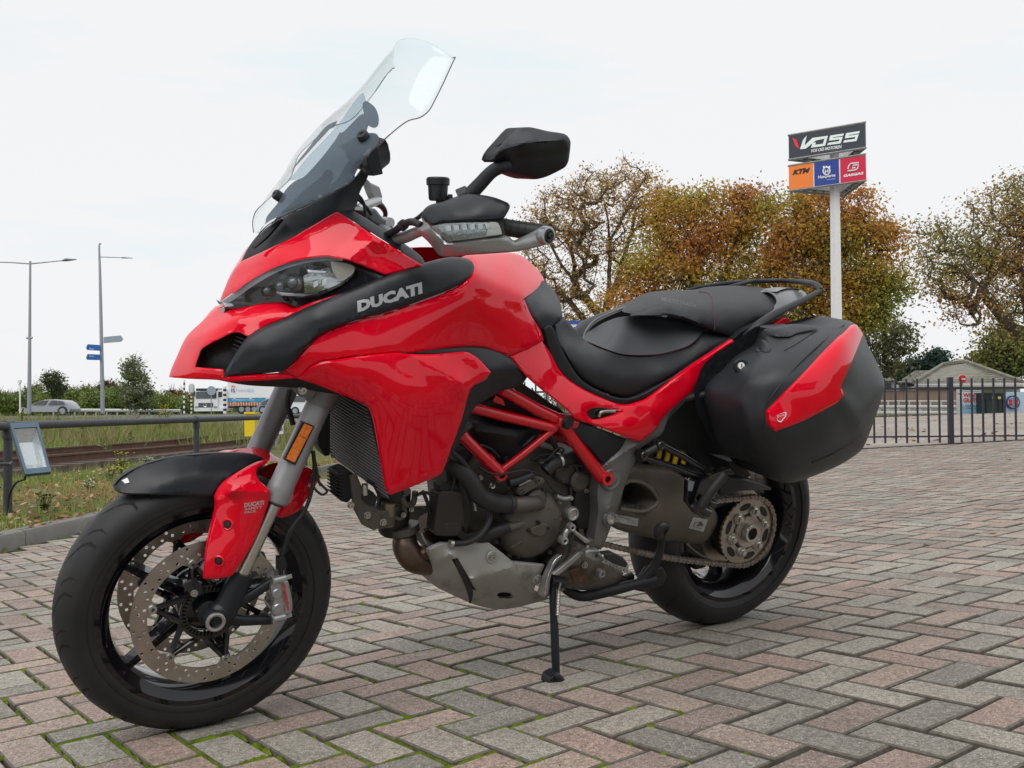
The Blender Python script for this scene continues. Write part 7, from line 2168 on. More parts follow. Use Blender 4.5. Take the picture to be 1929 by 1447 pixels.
def make_pannier():
 body = panel('pannier', [(1325, 728, 1), (1323, 750), (1330, 775), (1336, 792), (1347, 830), (1367, 857), (1395, 868), (1420, 876), (1455, 903), (1485.5, 910), (1516, 903), (1574, 880), (1612, 857), (1629, 838), (1647, 792), (1662, 746), (1666, 719), (1650.5, 680), (1635, 650), (1625.5, 627), (1612, 611), (1593, 603), (1574, 603.5),
      (1543, 613), (1515, 618), (1497, 615), (1470, 618), (1447, 619), (1433, 626), (1424, 648), (1400, 663), (1378, 676), (1359, 695.6), (1343.6, 707)], pan_f, PANN, back=.20, roll=(.022, 20),
    creases=[((1445, 640), (1395, 760), .006, 18), ((1395, 760), (1430, 870), .006, 20), ((1590, 752), (1640, 845), .008, 22), ((1664, 722), (1618, 800), .010, 22)], res=9, smooth=45)
 pin = [(1445, 776, 1), (1451, 770), (1459, 761), (1500, 720), (1535, 684), (1581, 638), (1608, 613.5), (1614, 612, 1), (1626, 629, 1), (1608, 673), (1586, 724), (1585, 731), (1591, 745, 1), (1588, 752), (1516, 791.5), (1460, 813, 1), (1449, 799)]
 rp_ = panel('red_insert', pin, pan_f, RED, off=.006, thick=.008, roll=(.003, 6), parent=body, res=8, smooth=32, creases=[])
 seam = [(1436, 845), (1437, 800), (1442, 768), (1462, 735), (1500, 690), (1545, 648), (1590, 612)]
 tubeB('lid_seam', [(x, y, float(pan_f(x, y)[0]) + .002) for x, y in seam], .0018, ENGD, 6, body)
 seam = [(1591, 752), (1606, 775), (1618, 812), (1620, 822), (1580, 850), (1530, 872)]
 tubeB('lid_seam', [(x, y, float(pan_f(x, y)[0]) + .002) for x, y in seam], .0018, ENGD, 6, body)
 lk = Bv(1395, 690, float(pan_f(1395, 690)[0]) + .004); ax = np.array([.45, .80, .25])
 lo_ = lathe(0, 0, 0, [(.019, .0), (.019, .006), (.0165, .0085), (.011, .0085), (.0105, .005)], BLK, 'lock', 26, body, center=lk, axis=ax)
 ly = lathe(0, 0, 0, [(0, .0095), (.0085, .0095), (.0095, .006)], WHITE, 'lock_barrel', 22, lo_, center=lk, axis=ax)
 sl_ = lk + ax / np.linalg.norm(ax) * .0098; mb = MB(); mb.box(sl_, (.0018, .0018, .009)); mb.build('keyway', ENGD, lo_)
 panel('latch', [(1425, 655, 1), (1432, 640), (1446, 645), (1452, 660), (1440, 664), (1434, 655), (1428, 664)], pan_f, BLK, off=.006, thick=.008, roll=(.002, 4), parent=body, res=6)
 panel('handle', [(1447, 622, 1), (1497, 612), (1536, 615), (1542, 618), (1500, 628), (1486, 634), (1450, 632)], pan_f, BLK, off=.010, thick=.014, roll=(.003, 5), parent=body, res=7)
 tubeB('handle_line', [(x, y, float(pan_f(x, y)[0]) + .001) for x, y in ((1478, 660), (1500, 648), (1538, 622))], .0014, ENGD, 6, body)
 # shield badge
 fb2 = lambda x, y: pan_f(x, y) + .0068
 sh_ = [(1462, 784, 1), (1470, 779), (1481, 776, 1), (1481, 783), (1475, 791), (1471, 796, 1), (1465, 793)]
 b_ = panel('shield_badge', sh_, fb2, CHROME, thick=.001, off=.0007, res=4, step=3, parent=rp_)
 sh2 = [(1463.5, 785, 1), (1471, 780.5), (1479.5, 778, 1), (1479.5, 783), (1474, 790), (1470.8, 794, 1), (1466, 792)]
 panel('badge_field', sh2, fb2, RED, thick=.001, off=.0016, res=4, step=3, parent=b_)
 decal('badge_lettering', 'DUCATI', 1464.5, 787, (13.5, -4), (-.2, -3), fb2, WHITE, off=.003, parent=b_)
 return body
pb_ = make_pannier()
# the matching pannier on the far side
mp_ = mirrored(pb_)
for ch_ in list(pb_.children):
 if ch_.name.split('.')[0] in ('handle', 'latch'): mirrored(ch_, mp_)
tubeB('pannier_bracket', [(1290, 752, .17), (1340, 745, .21), (1380, 790, .21), (1372, 850, .20)], .009, BLKM, 8)

# ---------------------------------------------------------------- front fork
c3 = lambda x, y: (340 + x / 5.787, 700 + y / 5.787)
forkm = {}
def fork_leg(sgn):
 # leg axis from photo for the near leg; the far leg is its twin across the wheel
 A = Bv(613, 735, .103); Bq = Bv(517, 945, .103)
 d = (Bq - A); d[1] = 0; d /= np.linalg.norm(d)
 A[1] = Bq[1] = .103
 S = np.array([1, sgn, 1.0])
 o = MB()
 L = np.linalg.norm(Bq - A)
 pts = [A - d * .12, A + d * 0.0, A + d * (L - .042), A + d * (L - .038), A + d * (L - .03), A + d * (L - .004), A + d * L]
 rs = [.0265, .0265, .0265, .0278, .0282, .0282, .0245]
 o.tube([p * S for p in pts], rs, 32)
 leg = o.build('fork_leg', FORKG, bike, smooth=40)
 mb = MB(); mb.tube([(A + d * (L - .005)) * S, (A + d * (L + .19)) * S], .0165, 24); mb.build('stanchion', STEEL, leg, smooth=60)
 mb = MB(); mb.tube([(A + d * (L - .003)) * S, (A + d * (L + .004)) * S], [.0245, .0225], 24); mb.build('dust_seal', BLK, leg, smooth=60)
 # bottom casting
 E1 = A + d * (L + .165); E2 = A + d * (L + .245)
 ax = np.array([WBASE, .103, RF])
 mb = MB(); mb.tube(catmull([E1 * S, E2 * S, (ax * .45 + E2 * .55 + np.array([-.002, 0, 0])) * S, (ax + np.array([0, 0, -.012])) * S], 5), [.0235, .026, .028, .026, .022], 20)
 cast = mb.build('fork_bottom', BLK, leg, smooth=60)
 lathe(0, 0, 0, [(.014, .026), (.0215, .026), (.0225, .022), (.0225, -.02), (.026, -.022), (.026, -.045)], BLK, 'axle_clamp', 28, cast, center=ax * S, axis=Y * sgn)
 nut = lathe(0, 0, 0, [(.0125, .010), (.0135, .030), (.018, .0315), (.0205, .030), (.0215, .024), (.0215, .018)], ALU, 'axle_end', 28, cast, center=ax * S, axis=Y * sgn)
 lathe(0, 0, 0, [(0, .012), (.0112, .012)], ENGD, 'axle_bore', 20, nut, center=ax * S, axis=Y * sgn)
 # caliper arms
 up = Bv(518, 1092, .095); lo = Bv(515, 1168, .095)
 for q, st in ((up, E2), (lo, ax)):
  mb = MB(); m_ = (q + st) / 2 + np.array([0, .002, -.004])
  mb.tube([st * S, m_ * S, q * S], [.017, .012, .010], 12, True, .8); mb.build('caliper_arm', BLK, cast, smooth=60)
 return leg, A, d, L
legL, FA, FD_, FL_ = fork_leg(1)
legR, *_ = fork_leg(-1)
# lower yoke clamp + bolt
for s_ in (1, -1):
 S = np.array([1, s_, 1.0])
 mb = MB(); mb.tube([(FA + FD_ * -.005) * S, (FA + FD_ * .036) * S], .0325, 28); mb.build('yoke_clamp', CASTG, bike, smooth=40)
mb = MB()
c_ = FA + FD_ * .015
mb.box((c_[0] - .01, 0, c_[2] + .004), (.075, .19, .038), np.array([[cos(.42), 0, -sin(.42)], [0, 1, 0], [sin(.42), 0, cos(.42)]]))
beveled(mb.build('lower_yoke', CASTG, bike), .008)
prism('yoke_lug', [(553, 730), (582, 726), (600, 738), (588, 752), (566, 748)], .125, .10, CASTG, bev=.003)
bolt(570, 735, .1255, .0075)
# reflector
refl_c = [(571, 796), (591, 804), (556, 874), (536, 864)]
rl_ = prism('reflector_holder', [(569, 794), (593, 803), (557, 877), (534, 866)], .1325, .122, BLK, bev=.0015)
q = [(573, 798), (589, 804.5), (555, 871.5), (538.5, 864)]
P = B(np.array([a[0] for a in q], float), np.array([a[1] for a in q], float), np.full(4, .1345))
meshobj('reflector', P, [(0, 1, 2, 3)], ORANGE, rl_)
prism('reflector_bar', [(564, 819.5), (580.5, 826), (579.5, 828), (563, 821.5)], .1352, .134, mat('amber_dark', (0.45, 0.10, 0.01), .4), bev=0, parent=rl_)

# fender
fend_f = tps([(212, 913, .0), (220, 901, .0), (245, 884, .0), (298, 864, .0), (370, 854, .0), (443, 852, .0), (491, 860, .01), (482, 874, .035), (438, 893, .062), (414, 918, .072), (404, 935, .076), (346, 932, .073), (273, 932, .058), (235, 931, .038), (216, 923, .018), (330, 895, .052), (380, 885, .050), (270, 900, .034)])
fen = panel('front_mudguard', [(211.6, 913, 1), (220, 901), (244.5, 884), (297.7, 864.5), (370, 854), (443, 852), (470, 854), (494, 862, 1), (482, 874), (447, 890), (425, 905), (413, 919), (404, 936, 1), (346, 933), (273.5, 932), (235, 931), (218, 925)],
   fend_f, BLK, thick=.003, roll=(.004, 6), creases=[((300, 912), (450, 868), .004, 26)], mirror='join', smooth=45, res=8)
mkr = [(229, 905), (240, 900), (244, 909), (235, 911), (233, 908)]
P = B(np.array([a[0] for a in mkr], float), np.array([a[1] for a in mkr], float), fend_f(np.array([a[0] for a in mkr]), np.array([a[1] for a in mkr])) + .0025)
meshobj('maker_mark', P, [tuple(range(5))], WHITE, fen)
guard_f = tps([(404, 936, .088), (414, 918, .082), (448, 892, .074), (482, 872, .060), (508, 864, .045), (500, 878, .07), (484, 880, .08), (484, 898, .10), (508, 922, .128), (506, 947, .130), (482, 1014, .134), (443, 1077, .134), (428, 1087, .132), (409, 1091, .122), (382, 1090, .112), (387, 1039, .106), (402, 971, .096),
   (440, 925, .120), (460, 960, .136), (440, 1020, .136), (420, 1060, .132), (470, 900, .098)])
g_ = panel('fork_guard', [(404, 935.6, 1), (412, 919), (425, 905), (447.7, 890), (481.5, 872), (508, 864.5, 1), (500, 874), (487, 880), (482, 888), (485, 900), (496, 912), (508.5, 922.5, 1), (509, 934), (505.7, 946.7), (481.5, 1014.5), (443, 1077), (428, 1087), (409, 1091), (383, 1090, 1), (385, 1060), (390, 1020), (401.7, 971), (405, 950)],
 guard_f, RED, thick=.004, roll=(.004, 6), creases=[((438, 925), (484, 900), .014, 16), ((438, 925), (500, 925), .010, 16), ((405, 940), (438, 925), .006, 14)], mirror='copy', smooth=30, res=7)
gf = lambda x, y: guard_f(x, y)
for (x, y) in ((429, 988), (412, 1057)):
 c_, ax = nrm_at(guard_f, x, y)
 lathe(0, 0, 0, [(.0085, .0012), (.0105, .0022), (.0125, .0)], RED, 'bolt_recess', 24, g_, center=c_, axis=ax)
 lathe(0, 0, 0, [(0, .0012), (.0088, .0014)], mat('recess_shade_red', (0.03, 0.002, 0.003), .6), 'bolt_hole_shade', 20, g_, center=c_, axis=ax)  # near-black red disc on the guard paints the shade in the bolt dimple
 lathe(0, 0, 0, [(0, .0024), (.0040, .0024), (.005, .001)], ENGD, 'guard_bolt', 14, g_, center=c_, axis=ax)
decal('lettering', 'DUCATI', 460, 956, (37, -5), (.3, -8.2), gf, GL, off=.0008, bold=.04)
decal('lettering', 'SAFETY', 461, 962, (33, -4.6), (.3, -4.6), gf, GL, off=.0008, bold=.03)
decal('lettering', 'PACK', 461, 968, (22, -3), (.3, -4.4), gf, GL, off=.0008, bold=.03)
panel('mudguard_rear', [(556, 877, 1), (570, 879), (585.4, 883), (600, 893), (603, 897, 1), (599, 907), (588, 927), (578, 940), (564, 961), (548, 970), (530, 976, 1), (518, 968.5), (525, 942), (540, 905)],
 [(556, 877, .02), (585, 883, .01), (603, 897, .0), (588, 927, .03), (564, 961, .06), (530, 976, .085), (518, 968, .09), (525, 942, .09), (560, 920, .072), (575, 900, .045)], RED, thick=.004, roll=(.003, 5), creases=[((560, 895), (577, 915), .008, 12), ((545, 950), (577, 915), .008, 12)], mirror='join', smooth=30, res=7)
panel('mudguard_bridge', [(440, 853, 1), (475, 843), (500, 848), (516, 858), (530, 868), (508, 868), (494, 862), (470, 854)], [(440, 853, -.03), (475, 843, -.06), (516, 858, -.02), (508, 868, .03), (530, 868, .0)], RED, thick=.003, res=6)
# caliper
def cal_part(name, pts, l0, l1, m, par, bev=.003): return prism(name, pts, l0, l1, m, par, bev)
cal = prism('brake_caliper', [(513, 1092), (540, 1086), (546, 1100), (552, 1130), (553, 1150), (547, 1160), (524, 1164), (513, 1158), (511, 1146), (517, 1134), (511, 1122), (509, 1108)], .112, .052, SILV, bev=.006)
mirrored(cal)
for (x, y) in ((522, 1118), (524, 1146)):
 lathe(x, y, .110, [(0, .004), (.010, .004), (.0125, .001), (.013, -.01)], SILV, 'piston_housing', 24, cal)
prism('caliper_bridge', [(534, 1096), (543, 1094), (549, 1130), (548, 1156), (537, 1158), (540, 1130)], .118, .10, SILV, cal, .003)
for y in (1094.5, 1167):
 mb = MB(); a = Bv(500, y - 1 + (2 if y > 1100 else 0), .108); b_ = Bv(549, y - 12 if y < 1100 else y - 6, .108)
 mb.tube([Bv(515, y, .108), Bv(538, y - 6, .108)], .0085, 16); mb.tube([Bv(538, y - 6, .108), Bv(549, y - 9, .108)], .0055, 6); mb.tube([Bv(512, y + .5, .108), Bv(515, y, .108)], .0105, 6)
 mb.build('caliper_mount', SILV, cal, smooth=40)
v, f = text_geo('brembo', bold=.04)
px = 532 + v[:, 0] * 9 + v[:, 1] * 6.5; py = 1104 + v[:, 0] * 47 - v[:, 1] * 1.5
P = B(px, py, np.full(len(px), .1190)); meshobj('lettering', P, f, REDL, cal)
tubeB('brake_hose', [(590, 850, .09), (592, 880, .092), (588, 920, .10), (575, 960, .105), (553, 990, .108), (540, 1020, .108), (530, 1052, .105), (530, 1090, .10)], .0045, RUBH, 10)
tubeB('brake_hose', [(545, 735, .03), (541, 760, .03), (548, 785, .03), (552, 800, .03)], .006, RUBH, 10)
tubeB('sensor_cable', [(578, 830, .085), (590, 858, .09), (597, 885, .095), (600, 905, .10), (606, 914, .10), (616, 925, .10), (607, 932, .10), (594, 922, .10), (586, 905, .10), (592, 893, .10), (604, 915, .10)], .0028, RUBH, 8)
tubeB('sensor_cable', [(575, 960, .10), (545, 1000, .11), (536, 1030, .11)], .0032, RUBH, 8)
prism('hose_union', [(524, 1052), (538, 1050), (540, 1066), (534, 1078), (524, 1076)], .11, .09, BLK)
prism('speed_sensor', [(350, 1098), (366, 1092), (380, 1102), (382, 1118), (372, 1124), (356, 1118), (347, 1108)], .098, .088, ENGD)
bolt(366, 1118, .099, .006)
tubeB('sensor_cable', [(372, 1108, .10), (362, 1085, .10), (368, 1065, .10), (385, 1052, .10)], .0025, RUBH, 8)
for (x, y) in ((371, 1152), (375, 1158)): bolt(x, y, .128, .0028, ENGD)

# ---------------------------------------------------------------- radiator and front of engine
rtl, rbl, rbr, rtr = Bv(633, 742, .13), Bv(622, 858, .02), Bv(730, 934, .205), Bv(700, 768, .215)
# radiator core plane: spans sideways, leans back towards the bottom
xT, zT = 1.235, .77; xB, zB = 1.165, .545
rad = MB(); W_ = .180
core = [np.array([xT, -W_, zT]), np.array([xT, W_, zT]), np.array([xB, W_, zB]), np.array([xB, -W_, zB])]
d_ = np.array([xB - xT, 0, zB - zT]); Lc = np.linalg.norm(d_); d_ /= Lc; nn_ = np.array([-d_[2], 0, d_[0]]);
if nn_[0] < 0: nn_ = -nn_
rad.add([c + nn_ * 0 for c in core] + [c - nn_ * .03 for c in core], [(0, 1, 2, 3), (4, 7, 6, 5), (0, 4, 5, 1), (1, 5, 6, 2), (2, 6, 7, 3), (3, 7, 4, 0)])
radi = rad.build('radiator', mat('radiator_core_black', (.005, .005, .006), .7), bike)
FIN = mat('radiator_fin', (0.30, 0.30, 0.31), 0.4, metal=.5)
finme = None
for i in range(26):
 p = core[0] + d_ * (Lc * (i + .5) / 26) + nn_ * .003; p[1] = 0
 if finme is None:
  mb = MB(); mb.box((0, 0, 0), (.004, 2 * W_ * .97, .0016)); o = mb.build('radiator_fin', FIN, radi); finme = o.data
 else: o = bpy.data.objects.new('radiator_fin', finme); link(o, radi)
 o.location = p; o.rotation_euler = (0, math.atan2(nn_[0], nn_[2]) - pi / 2, 0)
mb = MB()
for s_ in (1, -1):
 mb.tube([core[0] * np.array([1, s_, 1]) * 1.0 + nn_ * -.01, core[3] * np.array([1, s_, 1]) + nn_ * -.01], .016, 10)
mb.tube([core[3] - nn_ * .01, core[2] - nn_ * .01], .010, 10)
mb.build('radiator_tank', BLKM, radi, smooth=50)
prism('radiator_shroud', [(596, 790), (612, 750), (622, 745), (622, 858), (612, 860), (600, 840)], .0, -.05, BLKM)
# regulator with cooling fins
reg = prism('regulator', [(636, 893), (655, 886), (668, 893), (672, 930), (655, 948), (641, 944)], .09, .03, BLKM, bev=.003)
for i in range(7):
 y = 896 + i * 6.6
 prism('cooling_fin', [(635, y), (648, y + 4), (648, y + 6.4), (635, y + 2.4)], .094, .03, BLK, reg, .0006)
prism('front_bracket', [(660, 900), (672, 893), (690, 935), (712, 965), (725, 990), (705, 1000), (684, 990), (668, 960)], .105, .09, ENGG, bev=.003)
prism('front_bracket', [(690, 940), (715, 962), (742, 960), (742, 990), (720, 998), (700, 996)], .10, .04, ENGG, bev=.004)
for (x, y) in ((661, 952), (692, 971), (722, 984)): bolt(x, y, .107, .0065)
prism('connector_block', [(688, 918), (704, 928), (712, 938), (706, 955), (692, 950), (682, 940)], .112, .09, BLK, bev=.002)
tubeB('connector_plug', [(687, 912, .108), (688, 932, .108)], .007, STEEL, 10)
head = tubeB('cylinder_head', [(742, 925, .06), (741, 975, .05), (740, 998, .04)], [.040, .038, .034], ENGD, 24, cat=0)
mb = MB(); mb.cyl(Bv(733, 945, .085), Bv(730, 988, .08), .018, 18); mb.build('cylinder_barrel', mat('bare_alloy', (0.26, 0.24, 0.17), .4, metal=.8, var=.2), bike, smooth=50)
tubeB('exhaust_header', [(762, 1000, .06), (764, 1030, .08), (778, 1052, .09), (800, 1060, .085), (825, 1062, .07), (860, 1065, .05), (950, 1080, .03)], [.026, .031, .032, .030, .027, .025, .025], EXH, 24, flat=1.0)
tubeB('exhaust_flange', [(760, 990, .065), (763, 1003, .067)], .036, ENGG, 24, cat=0)
lathe(803, 1045, .115, [(0, .004), (.010, .004), (.013, .0), (.016, -.004), (.017, -.02)], EXH, 'lambda_boss', 22)
tubeB('lambda_probe', [(794, 1005, .12), (800, 1018, .12), (808, 1030, .12)], .003, ALU, 8)
tubeB('exhaust_header', [(800, 985, -.02), (830, 1010, -.03), (870, 1040, -.03), (940, 1060, -.02)], .028, EXH, 18)
# skid plate
sk_f = tps([(806, 1039, .140), (812, 1032, .145), (834, 1023, .150), (880, 1024, .155), (921, 1023, .158), (966, 1059, .162), (1026, 1064, .160), (1021, 1077, .158), (1005, 1110, .150), (1036, 1130, .130), (980, 1143, .085), (940, 1148, .070), (900, 1141, .065), (860, 1124, .068), (820, 1104, .075), (788, 1077, .060), (786, 1072, .058), (800, 1085, .085), (814, 1066, .115),
   (850, 1060, .150), (900, 1060, .162), (930, 1085, .160), (980, 1080, .160), (880, 1100, .135), (950, 1120, .120), (840, 1090, .120)])
sk = panel('skid_plate', [(806, 1036, 1), (812, 1032), (833, 1023.5, 1), (880, 1024), (921, 1022.5, 1), (945, 1041), (967, 1059, 1), (1000, 1062), (1026, 1064.5, 1), (1021, 1077, 1), (1012, 1090), (1006, 1112, 1), (1036, 1128, 1), (980, 1143), (940, 1148), (900, 1141), (860, 1124.5), (820, 1104.5), (788, 1077), (785, 1071, 1), (801, 1087, 1), (814, 1067), (806, 1042)],
  sk_f, SKID, back=None, thick=.012, roll=(.003, 5), mirror='join', smooth=26, res=8, holes=[[(851, 1054, 1), (862, 1051, 1), (872, 1068), (898, 1112, 1), (888, 1112, 1), (866, 1080)], [(936, 1120, 1), (944, 1116), (962, 1117, 1), (969, 1124, 1), (962, 1128), (940, 1127, 1)]],
  creases=[((850, 1045), (890, 1095), .008, 16), ((890, 1095), (905, 1138), .008, 16), ((890, 1090), (960, 1070), .006, 16), ((810, 1062), (850, 1045), .006, 14), ((820, 1090), (860, 1100), .007, 16)])
lathe(927, 1049.5, float(sk_f(927, 1049)[0]) + .002, [(.009, .001), (.0135, .003), (.016, 0)], SKID, 'bolt_dish', 24, sk)
bolt(927, 1050, float(sk_f(927, 1050)[0]) + .002, .0075, parent=sk)
lathe(1011, 1091.5, .156, [(0, .004), (.010, .004), (.014, .001), (.015, -.004)], SKID, 'bolt_dish', 24, sk); bolt(1012, 1091, .16, .006, parent=sk)
lathe(838, 1045, float(sk_f(838, 1045)[0]), [(.002, .001), (.004, .0015), (.005, 0)], SKID, 'rivet', 14, sk)
tubeB('strap', [(858, 1052, .150), (868, 1072, .155), (880, 1098, .148), (886, 1118, .135), (886, 1136, .125)], [.006, .008, .008, .007, .003], RUBH, 10, flat=.5)
prism('sump_fill', [(812, 1068), (900, 1050), (1000, 1075), (1010, 1120), (940, 1130), (860, 1105)], .055, -.055, ENGD, bev=.01)
# engine mass (crankcase, cylinders) behind the covers
eng = prism('crankcase', [(868, 905), (905, 850), (935, 838), (1000, 835), (1060, 850), (1110, 870), (1130, 940), (1150, 1000), (1125, 1050), (1060, 1095), (1000, 1090), (950, 1050), (915, 1030), (880, 1000)], .095, -.12, ENGG, bev=.012)
prism('cylinder_block', [(842, 880), (860, 840), (920, 830), (935, 880), (900, 930), (850, 930)], .075, -.08, ENGD, bev=.012)
panel('upper_cylinder_cover', [(870, 802, 1), (900, 792), (940, 800), (985, 806), (1019, 812, 1), (1012, 830), (990, 852), (968, 868), (950, 874, 1), (925, 868), (905, 850), (892, 828), (880, 812)],
 [(870, 802, .10), (1019, 812, .115), (950, 874, .105), (905, 850, .10), (950, 830, .132), (985, 818, .130)], BLKM, back=.0, roll=(.008, 9), creases=[((898, 812), (975, 822), .008, 16), ((975, 822), (950, 868), .006, 14)], res=7, smooth=35)
lathe(953, 864, .125, [(0, .002), (.006, .002), (.0065, 0)], ENGD, 'cover_hole_shade', 16)  # dark disc on the cover paints the shade of an opening
tubeB('coil_cap', [(985, 842, .135), (996, 832, .137), (1006, 820, .135)], [.006, .008, .006], BLK, 10)
prism('airbox', [(985, 735), (1060, 770), (1058, 800), (1040, 800), (960, 770), (900, 768), (905, 755), (960, 738)], .10, -.10, ENGD, bev=.008)
prism('intake_side', [(905, 745), (985, 722), (1065, 778), (1050, 790), (960, 740)], .135, .05, ENGD, bev=.004)
prism('coolant_tank', [(826, 931), (834, 925), (868, 926), (873, 932), (871, 1000), (860, 1012), (822, 1010), (818, 1000)], .155, .11, mat('warm_black_plastic', (0.030, 0.026, 0.025), .45, var=.1), bev=.004)
prism('tank_cap', [(828, 914), (866, 914), (868, 925), (828, 925)], .15, .115, BLKM)
decal('print', 'MIN / MAX', 838, 990, (24, -1), (0, -4), .1555, mat('faint_print', (.09, .08, .08), .5))
decal('print', 'ONLY COOLANT', 838, 997, (26, -1), (0, -4), .1555, mat('faint_print', (.09, .08, .08), .5))
tubeB('hose', [(842, 868, .13), (862, 880, .15), (885, 905, .165), (905, 935, .17), (935, 948, .168), (965, 950, .165)], .0215, RUBH, 18)
tubeB('hose', [(880, 1018, .12), (905, 1012, .14), (935, 1000, .15), (958, 992, .155)], .016, RUBH, 16)
tubeB('hose', [(850, 1024, .16), (880, 1022, .17), (905, 1008, .17), (922, 980, .16), (922, 955, .15)], .0072, RUBH, 12)
tubeB('hose_clamp', [(853, 1024, .162), (847, 1023.5, .162)], .0088, STEEL, 12, cat=0)
tubeB('hose_clamp', [(957, 950, .166), (962, 950, .166)], .0235, ENGD, 18, cat=0)
tubeB('hose', [(1028, 888, .13), (1045, 872, .13), (1075, 862, .12), (1105, 850, .11)], .017, RUBH, 16)
tubeB('cable', [(902, 880, .15), (925, 892, .16), (950, 893, .165), (985, 886, .165), (1010, 892, .16), (1024, 900, .15)], .0028, RUBH, 8)
tubeB('cable', [(1005, 868, .12), (1030, 866, .14), (1050, 845, .14), (1062, 848, .14), (1050, 866, .13)], .0026, RUBH, 8)
tubeB('hose', [(886, 800, .16), (868, 815, .165), (852, 830, .165), (842, 850, .15)], .008, RUBH, 10)
tubeB('hose', [(838, 835, .175), (850, 850, .175), (872, 870, .17), (888, 892, .165), (905, 915, .16)], .006, RUBH, 10)
# generator cover with ribs, triangular cap
AX = np.array([0, 1.0, 0])
gcover = lathe(997, 985, .128, [(0, .040), (.040, .040), (.048, .036), (.070, .031), (.082, .020), (.087, .008), (.090, .0), (.090, -.03)], ENGG, 'generator_cover', 56)
gc = Bv(997, 985, .128)
for i in range(9):
 a = radians(-70 + i * 33); mb = MB(); u = np.array([cos(a), 0, sin(a)])
 mb.tube([gc + u * .052 + Y * .036, gc + u * .078 + Y * .026], .0022, 6); mb.build('rib', ENGG, gcover, smooth=60)
capc = [(1013, 990), (1024, 985), (1035, 990), (1030, 1003), (1022, 1012), (1008, 1010), (996, 1000), (1003, 995)]
tc_ = prism('inspection_cap', capc, .174, .160, ENGG, gcover, .003)
for (x, y) in ((996, 999), (1014, 984), (1031, 994)): bolt(x, y, .172, .004, ENGD, tc_)
for i in range(8):
 a = radians(20 + i * 45); p = gc + np.array([cos(a), 0, sin(a)]) * .086 + Y * .006
 lathe(0, 0, 0, [(0, .007), (.004, .007), (.0065, .005), (.0075, -.005)], ENGD, 'cover_bolt', 12, gcover, center=p)
tubeB('water_pump_pipe', [(962, 951, .165), (985, 950, .17), (1008, 948, .168), (1020, 952, .16)], [.0195, .0195, .018, .012], ENGG, 20)
lathe(1005, 944, .150, [(0, .020), (.022, .018), (.031, .010), (.034, -.01)], ENGG, 'water_pump', 36)
tubeB('pump_outlet', [(956, 993, .155), (972, 990, .158), (992, 982, .158), (1008, 972, .155), (1018, 958, .15)], [.014, .012, .009, .007, .006], ENGG, 14)
prism('thermostat_housing', [(974, 921), (990, 912), (1006, 900), (1016, 898), (1028, 903), (1026, 912), (1000, 926), (982, 936), (975, 932)], .172, .14, ENGG, bev=.005)
tubeB('thermostat_pipe', [(958, 910, .165), (975, 906, .165), (1002, 896, .165)], .0105, BLK, 14)
for (x, y) in ((980, 922), (1013, 904)): bolt(x, y, .174, .0065, ENGG)
tubeB('housing_highlight', [(978, 915, .176), (1000, 904, .176)], .002, STEEL, 6)  # bright steel line added as a highlight along the thermostat housing
lathe(1026, 932, .15, [(0, .004), (.006, .004), (.007, 0)], ENGD, 'small_bolt', 12); lathe(927, 915, .14, [(.003, .004), (.006, .005), (.008, 0)], STEEL, 'small_bolt', 12)
# clutch slave / gear cover behind
slv = lathe(1074, 966, .150, [(.010, .0155), (.0135, .017), (.0165, .015), (.0175, .011), (.0185, .009), (.0185, -.03)], ALU, 'clutch_slave', 32)
lathe(1074, 966, .150, [(0, .012), (.010, .0125), (.0105, .0155)], STEEL, 'slave_cap', 24, slv)
prism('slave_body', [(1046, 948), (1060, 940), (1074, 938), (1080, 956), (1070, 985), (1052, 975)], .145, .10, ENGG, bev=.005)
tubeB('slave_banjo', [(1048, 934, .155), (1060, 939, .157), (1074, 938, .155)], .0055, ALU, 12)
lathe(1075, 938, .157, [(0, .006), (.005, .006), (.0065, .003), (.0065, -.006)], ALU, 'banjo_bolt', 6, smooth=None)
bolt(1054, 946, .15, .003); bolt(1054, 977, .148, .003)
tubeB('breather', [(1074, 916, .12), (1074, 932, .12)], .0062, BLK, 10, cat=0)
lathe(1100, 940, .10, [(0, .016), (.030, .016), (.036, .010), (.038, -.02)], BLK, 'starter_motor', 30)
prism('sprocket_cover', [(1085, 925), (1120, 918), (1126, 960), (1118, 1000), (1090, 1000), (1080, 965)], .118, .05, ENGD, bev=.008)
prism('alternator_side', [(1050, 868), (1100, 850), (1115, 900), (1070, 915), (1045, 905)], .11, .0, ENGG, bev=.010)

